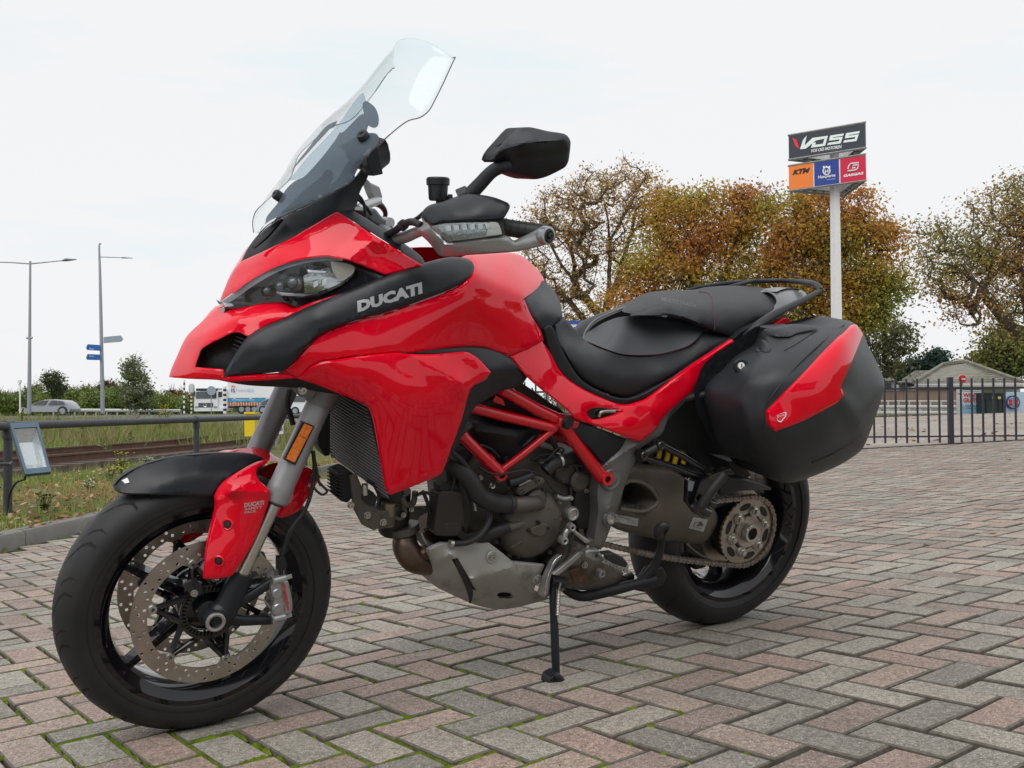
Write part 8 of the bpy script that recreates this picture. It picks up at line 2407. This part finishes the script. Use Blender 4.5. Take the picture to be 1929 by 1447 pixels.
for pts, r_, m_ in (
 ([(848, 872, .14), (856, 900, .15), (850, 925, .15), (838, 930, .15)], .0035, RUBH), ([(796, 925, .13), (806, 950, .13), (812, 985, .12), (800, 1000, .11)], .0045, RUBH),
 ([(780, 935, .12), (800, 928, .13), (822, 935, .14)], .004, RUBH), ([(880, 925, .13), (886, 955, .14), (884, 985, .14), (878, 1000, .13)], .0035, RUBH),
 ([(893, 940, .14), (896, 962, .145)], .0045, ALU), ([(1030, 905, .14), (1042, 922, .145), (1060, 932, .15)], .0025, RUBH),
 ([(1060, 880, .12), (1085, 875, .13), (1108, 882, .13), (1125, 890, .13)], .004, RUBH), ([(1090, 888, .125), (1108, 893, .13), (1128, 882, .13)], .0028, RUBH),
 ([(1120, 905, .13), (1126, 925, .13), (1124, 945, .13)], .003, RUBH), ([(1000, 868, .13), (1018, 858, .13), (1040, 856, .13), (1052, 850, .13)], .003, RUBH),
 ([(1025, 812, .13), (1040, 830, .12), (1050, 848, .12)], .007, RUBH), ([(1070, 1000, .16), (1074, 1030, .165), (1062, 1060, .17), (1048, 1085, .17)], .0035, RUBH),
 ([(1084, 1000, .16), (1078, 1015, .165), (1070, 1026, .165)], .0022, RUBH), ([(1160, 880, .13), (1175, 868, .13), (1200, 862, .13)], .0035, RUBH),
 ([(905, 838, .13), (925, 846, .135), (940, 862, .13)], .003, RUBH), ([(690, 905, .10), (705, 915, .10), (715, 935, .10)], .004, RUBH)):
 tubeB('cable', pts, r_, m_, 8)
lathe(1092, 905, .115, [(0, .010), (.022, .010), (.030, .004), (.032, -.02)], ENGG, 'valve_cover', 28)
for x, y, l_ in ((1072, 880, .125), (1112, 878, .125), (1060, 905, .13), (1105, 925, .12), (985, 925, .172), (940, 905, .12), (905, 900, .12), (1035, 1040, .14), (960, 1045, .13), (935, 1020, .13), (760, 970, .10), (775, 960, .10), (1020, 870, .12)):
 bolt(x, y, l_, .0045, ENGG if l_ > .12 else STEEL)
for i in range(6): tubeB('cooling_fin', [(1062 + i * 9, 862 - i * 2, .118), (1070 + i * 9, 890 - i * 2, .118)], .0018, ENGG, 6, cat=0)
tubeB('hose_clamp', [(1052, 868, .131), (1056, 866.5, .131)], .0185, STEEL, 16, cat=0)
lathe(752, 965, .09, [(.010, .004), (.018, .006), (.020, .0)], ENGG, 'oil_banjo', 20)
tubeB('oil_pipe', [(757, 935, .10), (764, 950, .105), (778, 948, .10), (782, 925, .10)], .007, ENGG, 12)
# ---------------------------------------------------------------- frame
def tubeR(pts, r, name='frame_tube'): return tubeB(name, pts, r, FRAMER, 16, cat=0)
tubeR([(945, 733, .150), (1010, 770, .155), (1072, 799, .158)], .0145)
tubeR([(886, 767, .145), (950, 784, .15), (1045, 806, .156)], .0125)
tubeR([(862, 812, .140), (900, 850, .145), (942, 890, .150)], .0140)
tubeR([(942, 888, .150), (990, 852, .152), (1046, 806, .156)], .0085)
tubeR([(1058, 797, .158), (1095, 848, .160), (1133, 898, .160)], .0165)
tubeR([(1045, 792, .158), (1082, 796, .158)], .019, 'frame_node')
fb1 = lathe(1141, 901, .168, [(.0085, .010), (.0165, .0105), (.0175, .008), (.0175, -.03)], FRAMER, 'frame_boss', 32)
lathe(1141, 901, .168, [(0, .001), (.0086, .001)], mat('dark_red_bore', (.12, .004, .004), .5), 'boss_bore', 20, fb1)
fb2_ = lathe(942, 893, .150, [(.009, .010), (.0145, .0105), (.0155, .008), (.0155, -.03)], FRAMER, 'frame_boss', 32)
lathe(1068, 796, .175, [(0, .010), (.013, .010), (.0155, .006), (.0155, -.02)], BLK, 'frame_cap', 28)
prism('gusset', [(930, 757), (935, 745), (948, 752), (952, 765)], .150, .145, FRAMER, bev=.001)
for x0, y0, x1, y1 in ((862, 812, 872, 822), (916, 865, 922, 871)):
 tubeB('frame_collar', [(x0, y0, .145), (x1, y1, .145)], .0165, FRAMER, 16, cat=0)
panel('frame_cover', [(1084, 783, 1), (1110, 800), (1150, 815), (1179, 827, 1), (1170, 845), (1154, 862), (1141, 872), (1134, 873, 1), (1115, 850), (1090, 826), (1078, 810), (1077, 795)], [(1084, 783, .172), (1179, 827, .172), (1134, 873, .168), (1078, 805, .172), (1120, 825, .180)], BLKM, thick=.02, roll=(.004, 6), res=7)
# cast side plate
pl_f = tps([(1262, 776, .170), (1254, 819, .165), (1201, 849, .162), (1189, 884, .160), (1176, 916, .158), (1159, 969, .156), (1142, 1016, .152), (1132, 1036, .150), (1117, 1023, .150), (1124, 961, .152), (1124, 924, .155), (1134, 874, .158), (1179, 828, .165), (1244, 800, .168), (1160, 880, .172), (1145, 960, .168), (1200, 840, .172)])
panel('frame_plate', [(1290, 748, 1), (1264, 774), (1254, 800), (1244, 820), (1201, 849), (1196, 870), (1189, 884), (1176.5, 916.5), (1159, 968.7), (1142, 1016), (1132, 1036, 1), (1114, 1030, 1), (1119, 1000), (1124, 961), (1123, 924), (1134, 874), (1155, 852), (1179, 826), (1204, 829), (1235, 806), (1250, 784), (1280, 756)],
 pl_f, CASTG, thick=.03, roll=(.006, 7), creases=[((1135, 880), (1195, 840), .006, 10), ((1160, 900), (1140, 985), .006, 12)], res=7, mirror='copy', smooth=35)
lathe(1150, 903, .165, [(.019, .004), (.026, .006), (.029, .002), (.029, -.02)], CASTG, 'plate_ring', 36)
pv = lathe(1146, 976, .160, [(.010, .012), (.0125, .014), (.0145, .012), (.015, .008), (.0185, .008), (.020, .005), (.020, -.03)], CASTG, 'swingarm_pivot', 32)
lathe(1146, 976, .160, [(0, .008), (.0065, .008), (.0075, .012), (.0105, .012)], STEEL, 'pivot_bolt', 24, pv)

# ---------------------------------------------------------------- swingarm, shock
sw_f = tps([(1179, 897, .110), (1200, 881, .105), (1237, 881, .102), (1270, 887, .105), (1298, 906, .108), (1349, 967, .100), (1351, 985, .095), (1337, 1012, .092), (1313, 1024, .092), (1270, 1021, .095), (1206, 1009, .105), (1161, 997, .112), (1152, 973, .116), (1250, 930, .138), (1290, 970, .132), (1230, 990, .128), (1320, 990, .118)])
swg = panel('swingarm', [(1165, 900, 1), (1179, 893), (1200, 881.6), (1237, 880), (1270, 887), (1298, 906), (1325, 935), (1347, 962), (1352, 975), (1351, 987), (1337, 1012), (1325, 1021), (1313, 1024.5), (1270, 1021.5), (1206, 1009), (1161, 997), (1148, 985, 1), (1150, 940)],
   sw_f, SWING, back=-.02, roll=(.010, 11), holes=[[(1176, 915, 1), (1190, 909), (1204, 911), (1221, 920), (1234, 936), (1236, 944), (1228, 952), (1212, 960), (1195, 959), (1168, 955, 1)]], res=8, smooth=40)
tubeB('swingarm_rim', [(1168, 958, .133), (1195, 962.5, .135), (1213, 963, .136), (1231, 955, .137), (1240, 944, .138), (1237, 934, .138), (1223, 917, .136), (1205, 907.5, .132), (1188, 906, .128), (1176, 911, .126)], .0055, SWING, 10, swg)
prism('swingarm_inner', [(1165, 900), (1230, 895), (1250, 950), (1170, 965)], .03, .0, ENGD)
tubeB('swingarm_hub', [(1340, 985, .0), (1375, 1000, .0), (1413, 1004, .0)], [.07, .085, .095], SWING, 28)
lathe(1409, 1003, .095, [(.0, -.004), (.075, -.004), (.088, -.012), (.094, -.03), (.094, -.11)], ENGD, 'eccentric_hub', 48)
prism('chain_guide', [(1340, 940), (1380, 930), (1380, 948), (1345, 960)], .085, .06, BLKM)
def sticker(q, lines):
 x = np.array([p[0] for p in q], float); y = np.array([p[1] for p in q], float)
 P = B(x, y, sw_f(x, y) + .003); P2 = []
 o = meshobj('sticker', P, [(0, 1, 2, 3)], STICK, swg)
 for (s, x0, y0, ux, uy) in lines: decal('print', s, x0, y0, ux, uy, lambda a, b: sw_f(a, b), BLKL, off=.0042, parent=o)
sticker([(1158, 968), (1203, 977), (1201, 991.5), (1157, 983)], [('CHAIN TENSION', 1164, 975, (24, 4.2), (0, -2.2)), ('25 mm +/- 2', 1160, 979, (15, 2.8), (0, -1.8)), ('CHAIN ADJUST', 1181, 980, (18, 3.2), (0, -1.8)), ('CHECK', 1160, 983, (10, 1.8), (0, -1.8)), ('SEE HANDBOOK', 1181, 985, (18, 3.2), (0, -1.8)), ('REAR', 1166, 972, (9, 1.6), (0, -1.8))])
sticker([(1306, 974), (1334, 979), (1325, 1002), (1297, 995)], [])
tubeB('sticker_drawing', [(1306, 992, .128), (1310, 985, .130), (1318, 984, .128), (1322, 996, .122), (1306, 992, .128)], .0008, BLKL, 4, swg, cat=0)
shk = empty('shock_absorber', parent=bike)
a, b_ = Bv(1214, 846, .03), Bv(1283, 868, .03)
d = b_ - a; L = np.linalg.norm(d); d /= L; u = np.cross(d, Y); u /= np.linalg.norm(u); w_ = np.cross(d, u)
hel = [a + d * L * t_ + (cos(t_ * 2 * pi * 4.5) * u + sin(t_ * 2 * pi * 4.5) * w_) * .036 for t_ in np.linspace(0, 1, 130)]
mb = MB(); mb.tube(hel, .0075, 10); mb.build('spring', YEL, shk, smooth=60)
mb = MB(); mb.tube([a - d * .05, b_ + d * .05], .022, 18); mb.build('damper_body', ENGD, shk, smooth=50)
mb = MB(); mb.tube([b_ + d * .0, b_ + d * .015], .045, 24); mb.tube([a - d * .015, a], .045, 24); mb.build('spring_seat', BLK, shk, smooth=50)
# rear brake caliper and clutter inside the wheel
prism('rear_caliper', [(1300, 1035), (1325, 1030), (1340, 1045), (1330, 1070), (1310, 1075)], .02, -.04, ENGD, bev=.006)
prism('caliper_bracket', [(1290, 1018), (1345, 1015), (1360, 1045), (1350, 1062), (1320, 1050), (1295, 1040)], .04, .02, ENGG, bev=.004)
tubeB('brake_line', [(1290, 1018, .05), (1300, 1030, .05), (1320, 1045, .04), (1335, 1050, .04)], .004, STEEL, 8)

# ---------------------------------------------------------------- rider and passenger pegs, stands
tubeB('passenger_peg_arm', [(1207, 859, .185), (1270, 880, .20), (1335, 906, .215)], .0085, GLOSSB, 12, cat=0)
tubeB('passenger_peg_arm', [(1244, 838, .185), (1290, 862, .20), (1338, 894, .215)], .0085, GLOSSB, 12, cat=0)
tubeB('passenger_peg_arm', [(1207, 859, .185), (1244, 838, .185)], .0105, GLOSSB, 12, cat=0)
for x, y in ((1211, 858), (1243, 839)):
 lathe(x, y, .19, [(.004, .007), (.0065, .009), (.0105, .009), (.0125, .006), (.0125, -.02)], GLOSSB, 'arm_boss', 24)
prism('passenger_peg_bracket', [(1296, 905), (1300, 900), (1322, 906), (1340, 893), (1362, 884), (1378, 880), (1384, 893), (1372, 905), (1352, 925), (1340, 948), (1337, 972), (1325, 978), (1310, 968), (1294, 947)], .222, .205, GLOSSB, bev=.003)
tubeB('passenger_footpeg', [(1320, 955, .245), (1340, 925, .255), (1366, 893, .265)], [.013, .0135, .012], RUBH, 14)
tubeB('peg_pivot', [(1308, 952, .24), (1334, 966, .24)], [.012, .013], GLOSSB, 12)
tubeB('peg_pivot', [(1334, 945, .24), (1346, 950, .24)], .010, GLOSSB, 12)
prism('bracket_highlight', [(1298, 905), (1309, 908), (1304, 926), (1297, 925)], .2235, .22, mat('highlight_grey', (.20, .22, .25), .3), bev=.001)  # pale patch laid on the gloss bracket as a painted highlight
panel('heel_guard', [(1366, 898, 1), (1390, 899), (1420, 907), (1453, 919, 1), (1452, 923, 1), (1420, 924), (1390, 926), (1362, 935, 1), (1355, 925)], [(1366, 898, .23), (1453, 920, .20), (1362, 935, .225), (1400, 912, .235)], BLK, thick=.018, roll=(.003, 5), res=6)
prism('pannier_mount', [(1370, 868), (1400, 872), (1415, 895), (1405, 905), (1380, 895)], .20, .12, BLKM)
# centre stand
tubeB('centre_stand', [(1062, 1108, .10), (1085, 1121, .115), (1110, 1122, .13), (1170, 1108, .15), (1235, 1090, .165)], [.012, .013, .014, .014, .012], BLKM, 14)
tubeB('centre_stand_lever', [(1205, 1098, .15), (1228, 1072, .165), (1240, 1050, .175), (1246, 1025, .18), (1249, 1005, .185), (1257, 996, .20)], [.012, .012, .011, .009, .009, .007], BLKM, 14)
tubeB('lever_pad', [(1240, 1012, .19), (1241, 1000, .195), (1250, 990, .205), (1262, 991, .215)], [.013, .014, .012, .006], RUBH, 14)
prism('stand_foot', [(1225, 1070), (1250, 1068), (1258, 1085), (1250, 1104), (1225, 1112), (1200, 1108)], .165, .14, BLKM, bev=.006)
tubeB('centre_stand', [(1062, 1108, -.10), (1110, 1122, -.13), (1190, 1085, -.15)], .013, BLKM, 12)
tubeB('centre_stand_crossbar', [(1150, 1075, .03), (1185, 1100, .06), (1215, 1108, .12)], .011, BLKM, 12)
# lower casting with pegs
low = panel('footrest_bracket', [(1036, 1062, 1), (1060, 1046), (1085, 1025), (1100, 1028), (1110, 1042), (1135, 1052), (1162, 1068), (1175, 1080, 1), (1160, 1104), (1140, 1112), (1100, 1112), (1068, 1108), (1060, 1095), (1042, 1100, 1)],
   [(1036, 1062, .150), (1085, 1025, .155), (1175, 1080, .155), (1140, 1112, .135), (1068, 1108, .13), (1100, 1065, .168)], mat('cast_bracket', (.17, .155, .14), .45, metal=.6, var=.2, vscale=20, bump=.15, bscale=200, dirt=(.10, .06, .03), dscale=18, dthr=.58), thick=.04, roll=(.006, 7), res=7)
lathe(1131, 1079.5, .172, [(0, .004), (.005, .004), (.0055, .009), (.0095, .009), (.0105, .006), (.0105, -.02)], ALU, 'bracket_bolt', 24, low)
bolt(1101.5, 1064.5, .172, .0065, parent=low)
prism('bracket_cavity', [(1075, 1078), (1095, 1070), (1110, 1082), (1105, 1100), (1082, 1098)], .1725, .16, mat('rusty_cavity', (.09, .05, .03), .8, var=.4, vscale=60), low, .003)
prism('gear_lever', [(1042, 1083), (1046, 1079), (1092, 1040), (1098, 1046), (1052, 1085)], .205, .193, ALU, bev=.002)
lathe(1099, 1039.5, .20, [(.004, .008), (.006, .010), (.010, .010), (.0115, .007), (.0115, -.012)], ALU, 'gear_lever_pivot', 24)
heel = panel('heel_plate', [(1017, 1118, 1), (1026, 1090), (1040, 1060), (1050, 1050), (1057, 1046, 1), (1056, 1052), (1045, 1066), (1037, 1090), (1034, 1124, 1), (1026, 1126), (1019, 1124)], [(1017, 1118, .17), (1057, 1046, .18), (1034, 1124, .175), (1037, 1085, .188)], SILV, thick=.012, roll=(.004, 5), res=5)
tubeB('heel_plate_edge', [(1057, 1046, .184), (1046, 1055, .188), (1036, 1075, .19), (1029, 1098, .188), (1027, 1121, .182)], .002, CHROME, 8, heel)
prism('footpeg_hinge', [(1104, 1040), (1113, 1036), (1130, 1036), (1136, 1046), (1132, 1056), (1118, 1057), (1104, 1050)], .225, .19, ALU, bev=.004)
lathe(1123.5, 1047, .226, [(.0018, .001), (.0035, .0015), (.0042, 0)], ENGD, 'hinge_pin', 16)
pg = prism('footpeg', [(1134, 1050), (1140, 1042), (1158, 1044), (1176, 1054), (1186, 1066), (1183, 1076), (1165, 1074), (1148, 1066)], .255, .235, ALU, bev=.003)
prism('peg_rubber', [(1140, 1044), (1156, 1042), (1175, 1051), (1184, 1062), (1180, 1070), (1160, 1064), (1142, 1054)], .262, .236, RUBH, pg, .003)
for i in range(8):
 x = 1137 + i * 6.3; y = 1058 + i * 2.7
 tubeB('peg_tooth', [(x, y, .26), (x + 3, y + 4, .26)], [.0038, .0018], ALU, 6, pg, cat=0)
lathe(1076, 993.5, .205, [(.0035, .006), (.006, .008), (.0095, .007), (.011, 0), (.011, -.008)], ALU, 'linkage_joint', 22)
lathe(1061.5, 1018, .205, [(.004, .007), (.006, .009), (.0095, .008), (.011, 0), (.011, -.01)], ALU, 'linkage_joint', 22)
tubeB('linkage_arm', [(1074, 995, .20), (1066, 1003, .20), (1062, 1016, .20)], .0075, ALU, 12)
tubeB('linkage_rod', [(1079, 997, .205), (1086, 1005, .205), (1103, 1018, .205), (1111, 1022, .205)], [.003, .005, .006, .004], ALU, 12)
lathe(1112, 1022, .205, [(0, .006), (.004, .007), (.008, .007), (.0095, .003), (.0095, -.01)], ENGG, 'linkage_joint', 22)
tubeB('gear_link', [(1103, 1038, .20), (1109, 1026, .205)], .005, ALU, 10)
prism('sump_shade_fill', [(1030, 1060), (1055, 1040), (1068, 1055), (1058, 1085), (1040, 1100)], .145, .10, ENGD, bev=.004)  # dark block put in for the shade behind the footrest bracket
# side stand
st = tubeB('side_stand', [(1045, 1094, .165), (1043, 1120, .172), (1044, 1170, .190), (1046, 1230, .212), (1048, 1278, .228)], [.013, .0115, .0105, .0105, .0095], BLK, 14)
tubeB('stand_pivot', [(1036, 1094, .17), (1062, 1098, .17)], .014, BLK, 14, st, cat=0)
ft = prism('stand_shoe', [(1038, 1278), (1052, 1270), (1060, 1274), (1075, 1293), (1073, 1299), (1062, 1303), (1036, 1297), (1034, 1292)], .262, .222, BLK, st, .004)
prism('shoe_step', [(1046, 1274), (1056, 1273), (1070, 1291), (1062, 1298), (1052, 1292)], .270, .25, BLK, st, .004)
a, b_ = Bv(1052, 1112, .19), Bv(1050, 1158, .205); d = b_ - a; L = np.linalg.norm(d); d /= L; u = np.cross(d, Y); u /= np.linalg.norm(u); w_ = np.cross(d, u)
mb = MB(); mb.tube([a + d * L * t_ + (cos(t_ * 2 * pi * 16) * u + sin(t_ * 2 * pi * 16) * w_) * .0055 for t_ in np.linspace(0, 1, 160)], .0014, 5); mb.build('stand_spring', STEEL, st, smooth=60)
tubeB('spring_hook', [(1056, 1098, .19), (1054, 1106, .19), (1052, 1112, .19)], [.003, .0018], ALU, 8, st); tubeB('spring_hook', [(1050, 1158, .205), (1051, 1172, .208)], .0014, STEEL, 6, st, cat=0)

# ---------------------------------------------------------------- handlebar, guards, mirrors, controls
tubeB('handlebar', [(742, 452, .16), (765, 446, .20), (790, 436, .25), (830, 425, .31), (950, 434, .37)], [.013, .0125, .011, .011, .011], FORKG, 16, mirror=True)
tubeB('handlebar_riser', [(700, 425, .0), (730, 440, .08), (745, 452, .16)], .014, FORKG, 16, mirror=True)
tubeB('grip', [(930, 424, .40), (975, 432, .42), (1030, 439, .455)], .0165, RUBH, 20)
for i in range(6):
 x = 950 + i * 12.5
 tubeB('grip_ring', [(x, 427.5 + i * 1.9, .408 + i * .0065), (x + 1.8, 427.8 + i * 1.9, .409 + i * .0065)], .0178, RUB, 20, cat=0)
hg_f = tps([(796, 408, .315), (788, 431, .305), (808, 454, .325), (824, 473, .335), (833, 483, .345), (812, 424, .345), (829, 444, .365), (843, 457, .380), (887, 452, .420), (945, 444, .448), (959, 446, .452), (970, 454, .455), (1011, 436, .470), (1036, 428, .478), (1042, 440, .480), (1036, 456, .478), (980, 473, .455), (938, 477, .435), (887, 480, .400), (849, 483, .36),
   (833, 419, .370), (866, 417, .405), (918, 416, .437), (947, 415, .445), (957, 398, .445), (961, 388, .442), (949, 379, .430), (928, 371, .415), (897, 366, .385), (876, 367, .365), (862, 371, .350), (833, 382, .335), (810, 388, .318), (850, 395, .378), (900, 390, .420), (870, 435, .408), (920, 432, .443), (900, 465, .425)])
def guard_side():
 hs_ = panel('hand_guard', [(796, 407, 1), (803, 417), (812, 425), (820, 436), (829, 444), (836, 453), (843, 457.5), (887, 452.5), (945, 444.5), (950, 443), (959, 446), (964, 451), (970, 454), (978, 452), (1011, 435.7), (1025.6, 427.4), (1036, 427.4), (1042, 440), (1036, 456.4), (1023.5, 462.6), (980, 473), (938.5, 477), (887, 480.5), (849, 484, 1), (833, 483), (824, 473), (808, 454), (789, 438, 1), (788, 431), (800, 426), (800, 418)],
   hg_f, SILV, thick=.010, roll=(.006, 7), res=7, smooth=45)
 panel('deflector', [(796.4, 407, 1), (801, 396), (810, 388), (820, 384), (832.7, 381.7), (848, 376), (861.7, 371), (876, 366.8), (897, 366), (928, 371), (949, 378.6), (958, 383), (961, 389), (957, 399), (948, 414, 1), (917.7, 416), (866, 417.5), (832.7, 420), (812, 425, 1), (803, 417)],
  hg_f, BLK, thick=.008, roll=(.006, 8), off=.003, parent=hs_, res=7, smooth=50)
 panel('indicator_recess', [(810, 424, 1), (845, 417), (918, 415), (947, 413, 1), (952, 443, 1), (945, 446), (887, 453), (843, 458, 1), (828, 444)], hg_f, ENGD, off=-.006, thick=.004, parent=hs_, res=9)
 il = panel('indicator', [(813, 425, 1), (845, 420), (917.7, 417), (938, 419), (943, 428), (948, 440, 1), (944.7, 443), (886.6, 451), (843, 456.4, 1), (828.6, 443)], hg_f, LENS, off=.0015, thick=.003, roll=(.003, 6), parent=hs_, res=8)
 panel('indicator_reflector', [(814, 426, 1), (845, 421), (930, 418, 1), (943, 442, 1), (886, 450), (843, 455, 1), (829, 442)], hg_f, mat('led_reflector', (0.50, 0.52, 0.52), 0.28, metal=.9, bump=1.0, bscale=120), off=-.005, thick=.002, parent=hs_, res=8)
 LEDM = mat('led_cell_white', (0.72, 0.74, 0.74), 0.25, coat=.6)
 for i in range(6):
  x = 839 + i * 15; y = 425.5 - i * .9
  panel('led_cell', [(x, y, 1), (x + 10, y - 1, 1), (x + 11.5, y + 9, 1), (x + 3, y + 10, 1)], hg_f, LEDM, off=-.002, thick=.002, parent=il, res=6)
 panel('led_bar', [(846, 445, 1), (900, 438, 1), (918, 436, 1), (916, 442, 1), (850, 452, 1)], hg_f, mat('led_bar_grey', (0.36, 0.38, 0.38), 0.2, metal=.6, bump=1.0, bscale=200), off=-.003, thick=.002, parent=il, res=6)
 panel('indicator_end', [(922, 419, 1), (938, 420), (946, 441, 1), (916, 445, 1)], hg_f, mat('pale_lens_end', (0.50, 0.49, 0.46), .3, coat=1), off=-.001, thick=.002, parent=il, res=6)
 c_ = Bv(1033, 444, .482)
 be = lathe(0, 0, 0, [(0, .007), (.006, .007), (.0065, .004), (.010, .005), (.0125, .004), (.0135, -.004)], BLK, 'bar_end', 26, hs_, center=c_, axis=(-.25, 1, .02))
 lathe(0, 0, 0, [(.0135, .002), (.0175, .001), (.018, -.012)], SILV, 'bar_end_ring', 26, hs_, center=c_, axis=(-.25, 1, .02))
 lathe(0, 0, 0, [(.0022, .009), (.0045, .0095), (.006, .0075)], ENGD, 'end_screw', 8, be, center=c_, axis=(-.25, 1, .02))
 return hs_
hgd = guard_side()
hg2 = mirrored(hgd)
for ch_ in list(hgd.children):
 if ch_.name.split('.')[0] == 'deflector': mirrored(ch_, hg2)
# cables to the switchgear
tubeB('cable', [(722, 446, .15), (745, 434, .19), (758, 424, .22), (775, 418, .25), (795, 425, .30)], .0075, RUBH, 10)
tubeB('cable', [(738, 438, .17), (760, 425, .22), (785, 412, .26), (800, 400, .30)], .0045, RUBH, 8)
tubeB('cable_band', [(756, 427, .215), (762, 422, .225)], .011, RUBH, 10, cat=0)
tubeB('cable', [(655, 362, .07), (672, 366, .07), (684, 380, .07), (688, 400, .07), (690, 418, .08)], .0035, RUBH, 8)
tubeB('cable', [(668, 370, .05), (690, 390, .05), (700, 405, .05)], .0035, RUBH, 8)
prism('dash_panel', [(640, 372), (668, 362), (676, 380), (668, 398), (645, 392)], .07, -.07, BLKM, bev=.004)
prism('ignition_area', [(676, 396), (708, 392), (722, 410), (745, 426), (735, 438), (700, 420)], .05, -.05, mat('grey_cockpit', (.16, .165, .17), .4, metal=.4), bev=.006)
# clutch fluid reservoir
R0_ = Bv(825, 360, .24)
res_ = lathe(0, 0, 0, [(.0, .0), (.017, 0), (.019, .004), (.0205, .030), (.0235, .031), (.0240, .043), (.022, .046), (0, .047)], BLK, 'fluid_reservoir', 30, center=Bv(825, 378, .24), axis=(0.02, -.1, 1))
tubeB('reservoir_pipe', [(826, 377, .24), (828, 384, .24), (838, 382, .245), (848, 377, .25)], .006, BLK, 10, res_)
tubeB('reservoir_plug', [(848, 366, .25), (848, 376, .25)], [.0045, .007], BLK, 10, res_, cat=0)
# left mirror
mir_f = tps([(926, 301, .370), (940, 280, .380), (965, 255, .400), (986, 240, .415), (1001, 240, .425), (1032, 247, .445), (1061, 252, .462), (1071, 259, .468), (1075, 270, .470), (1071, 303, .468), (1061, 317, .462), (1032, 332, .445), (1005, 338, .430), (986, 334, .415), (965, 327, .400), (950, 297, .385), (1000, 285, .450), (1040, 285, .470), (960, 300, .410)])
mirs = panel('mirror', [(926, 301, 1), (934, 288), (940.5, 280), (953, 268), (965.4, 255), (978, 243), (986, 240, 1), (1001, 240), (1032, 247), (1058, 251), (1068, 255), (1074, 264), (1075, 271), (1073, 290), (1071, 303), (1067, 312), (1061, 317.5), (1032, 332), (1015, 337), (1005, 338), (986, 334), (965.4, 327, 1), (962, 316), (962, 305), (955, 297, 1), (945, 299), (932, 306, 1)],
   mir_f, BLKM, back=lambda y: y * 0 + .33 + (y - .37) * .55, roll=(.008, 9), creases=[((934, 292), (985, 270), .018, 26), ((985, 270), (1061, 264), .018, 26)], res=7, smooth=35)
panel('mirror_cap', [(927, 300, 1), (940.5, 280), (965.4, 255), (978, 243), (986, 240, 1), (1001, 240), (1032, 247), (1058, 251), (1064, 256, 1), (1061, 264), (1020, 266), (985, 272), (955, 280), (936, 290)], mir_f, BLK, off=.007, thick=.008, roll=(.002, 5), parent=mirs, res=7,
 creases=[((934, 292), (985, 270), .018, 26), ((985, 270), (1061, 264), .018, 26)], smooth=35)
ms = tubeB('mirror_stem', [(884, 368, .345), (904, 347, .355), (925, 325, .367), (943, 315, .378), (968, 311, .395)], [.0145, .0138, .0130, .0130, .0145], BLKM, 14, mirror=True)
tubeB('mirror_boot', [(868, 374, .33), (884, 364, .34)], [.020, .017], RUBH, 14, mirror=True, cat=0)
mirrored(mirs)
# far-side lever cluster seen under the screen
prism('switch_cluster', [(690, 335), (700, 345), (716, 352), (722, 372), (708, 382), (700, 365)], -.20, -.24, FORKG, bev=.004)
tubeB('lever', [(700, 380, -.22), (718, 388, -.24), (726, 402, -.25), (722, 418, -.25)], [.009, .008, .006, .005], mat('dark_lever', (.05, .035, .045), .35, metal=.4), 12)
tubeB('far_handlebar', [(672, 395, -.06), (690, 386, -.12), (712, 378, -.20)], .011, SILV, 14)
tubeB('bar_clamp', [(690, 425, -.03), (712, 418, .0), (735, 420, .05)], .012, SILV, 14)
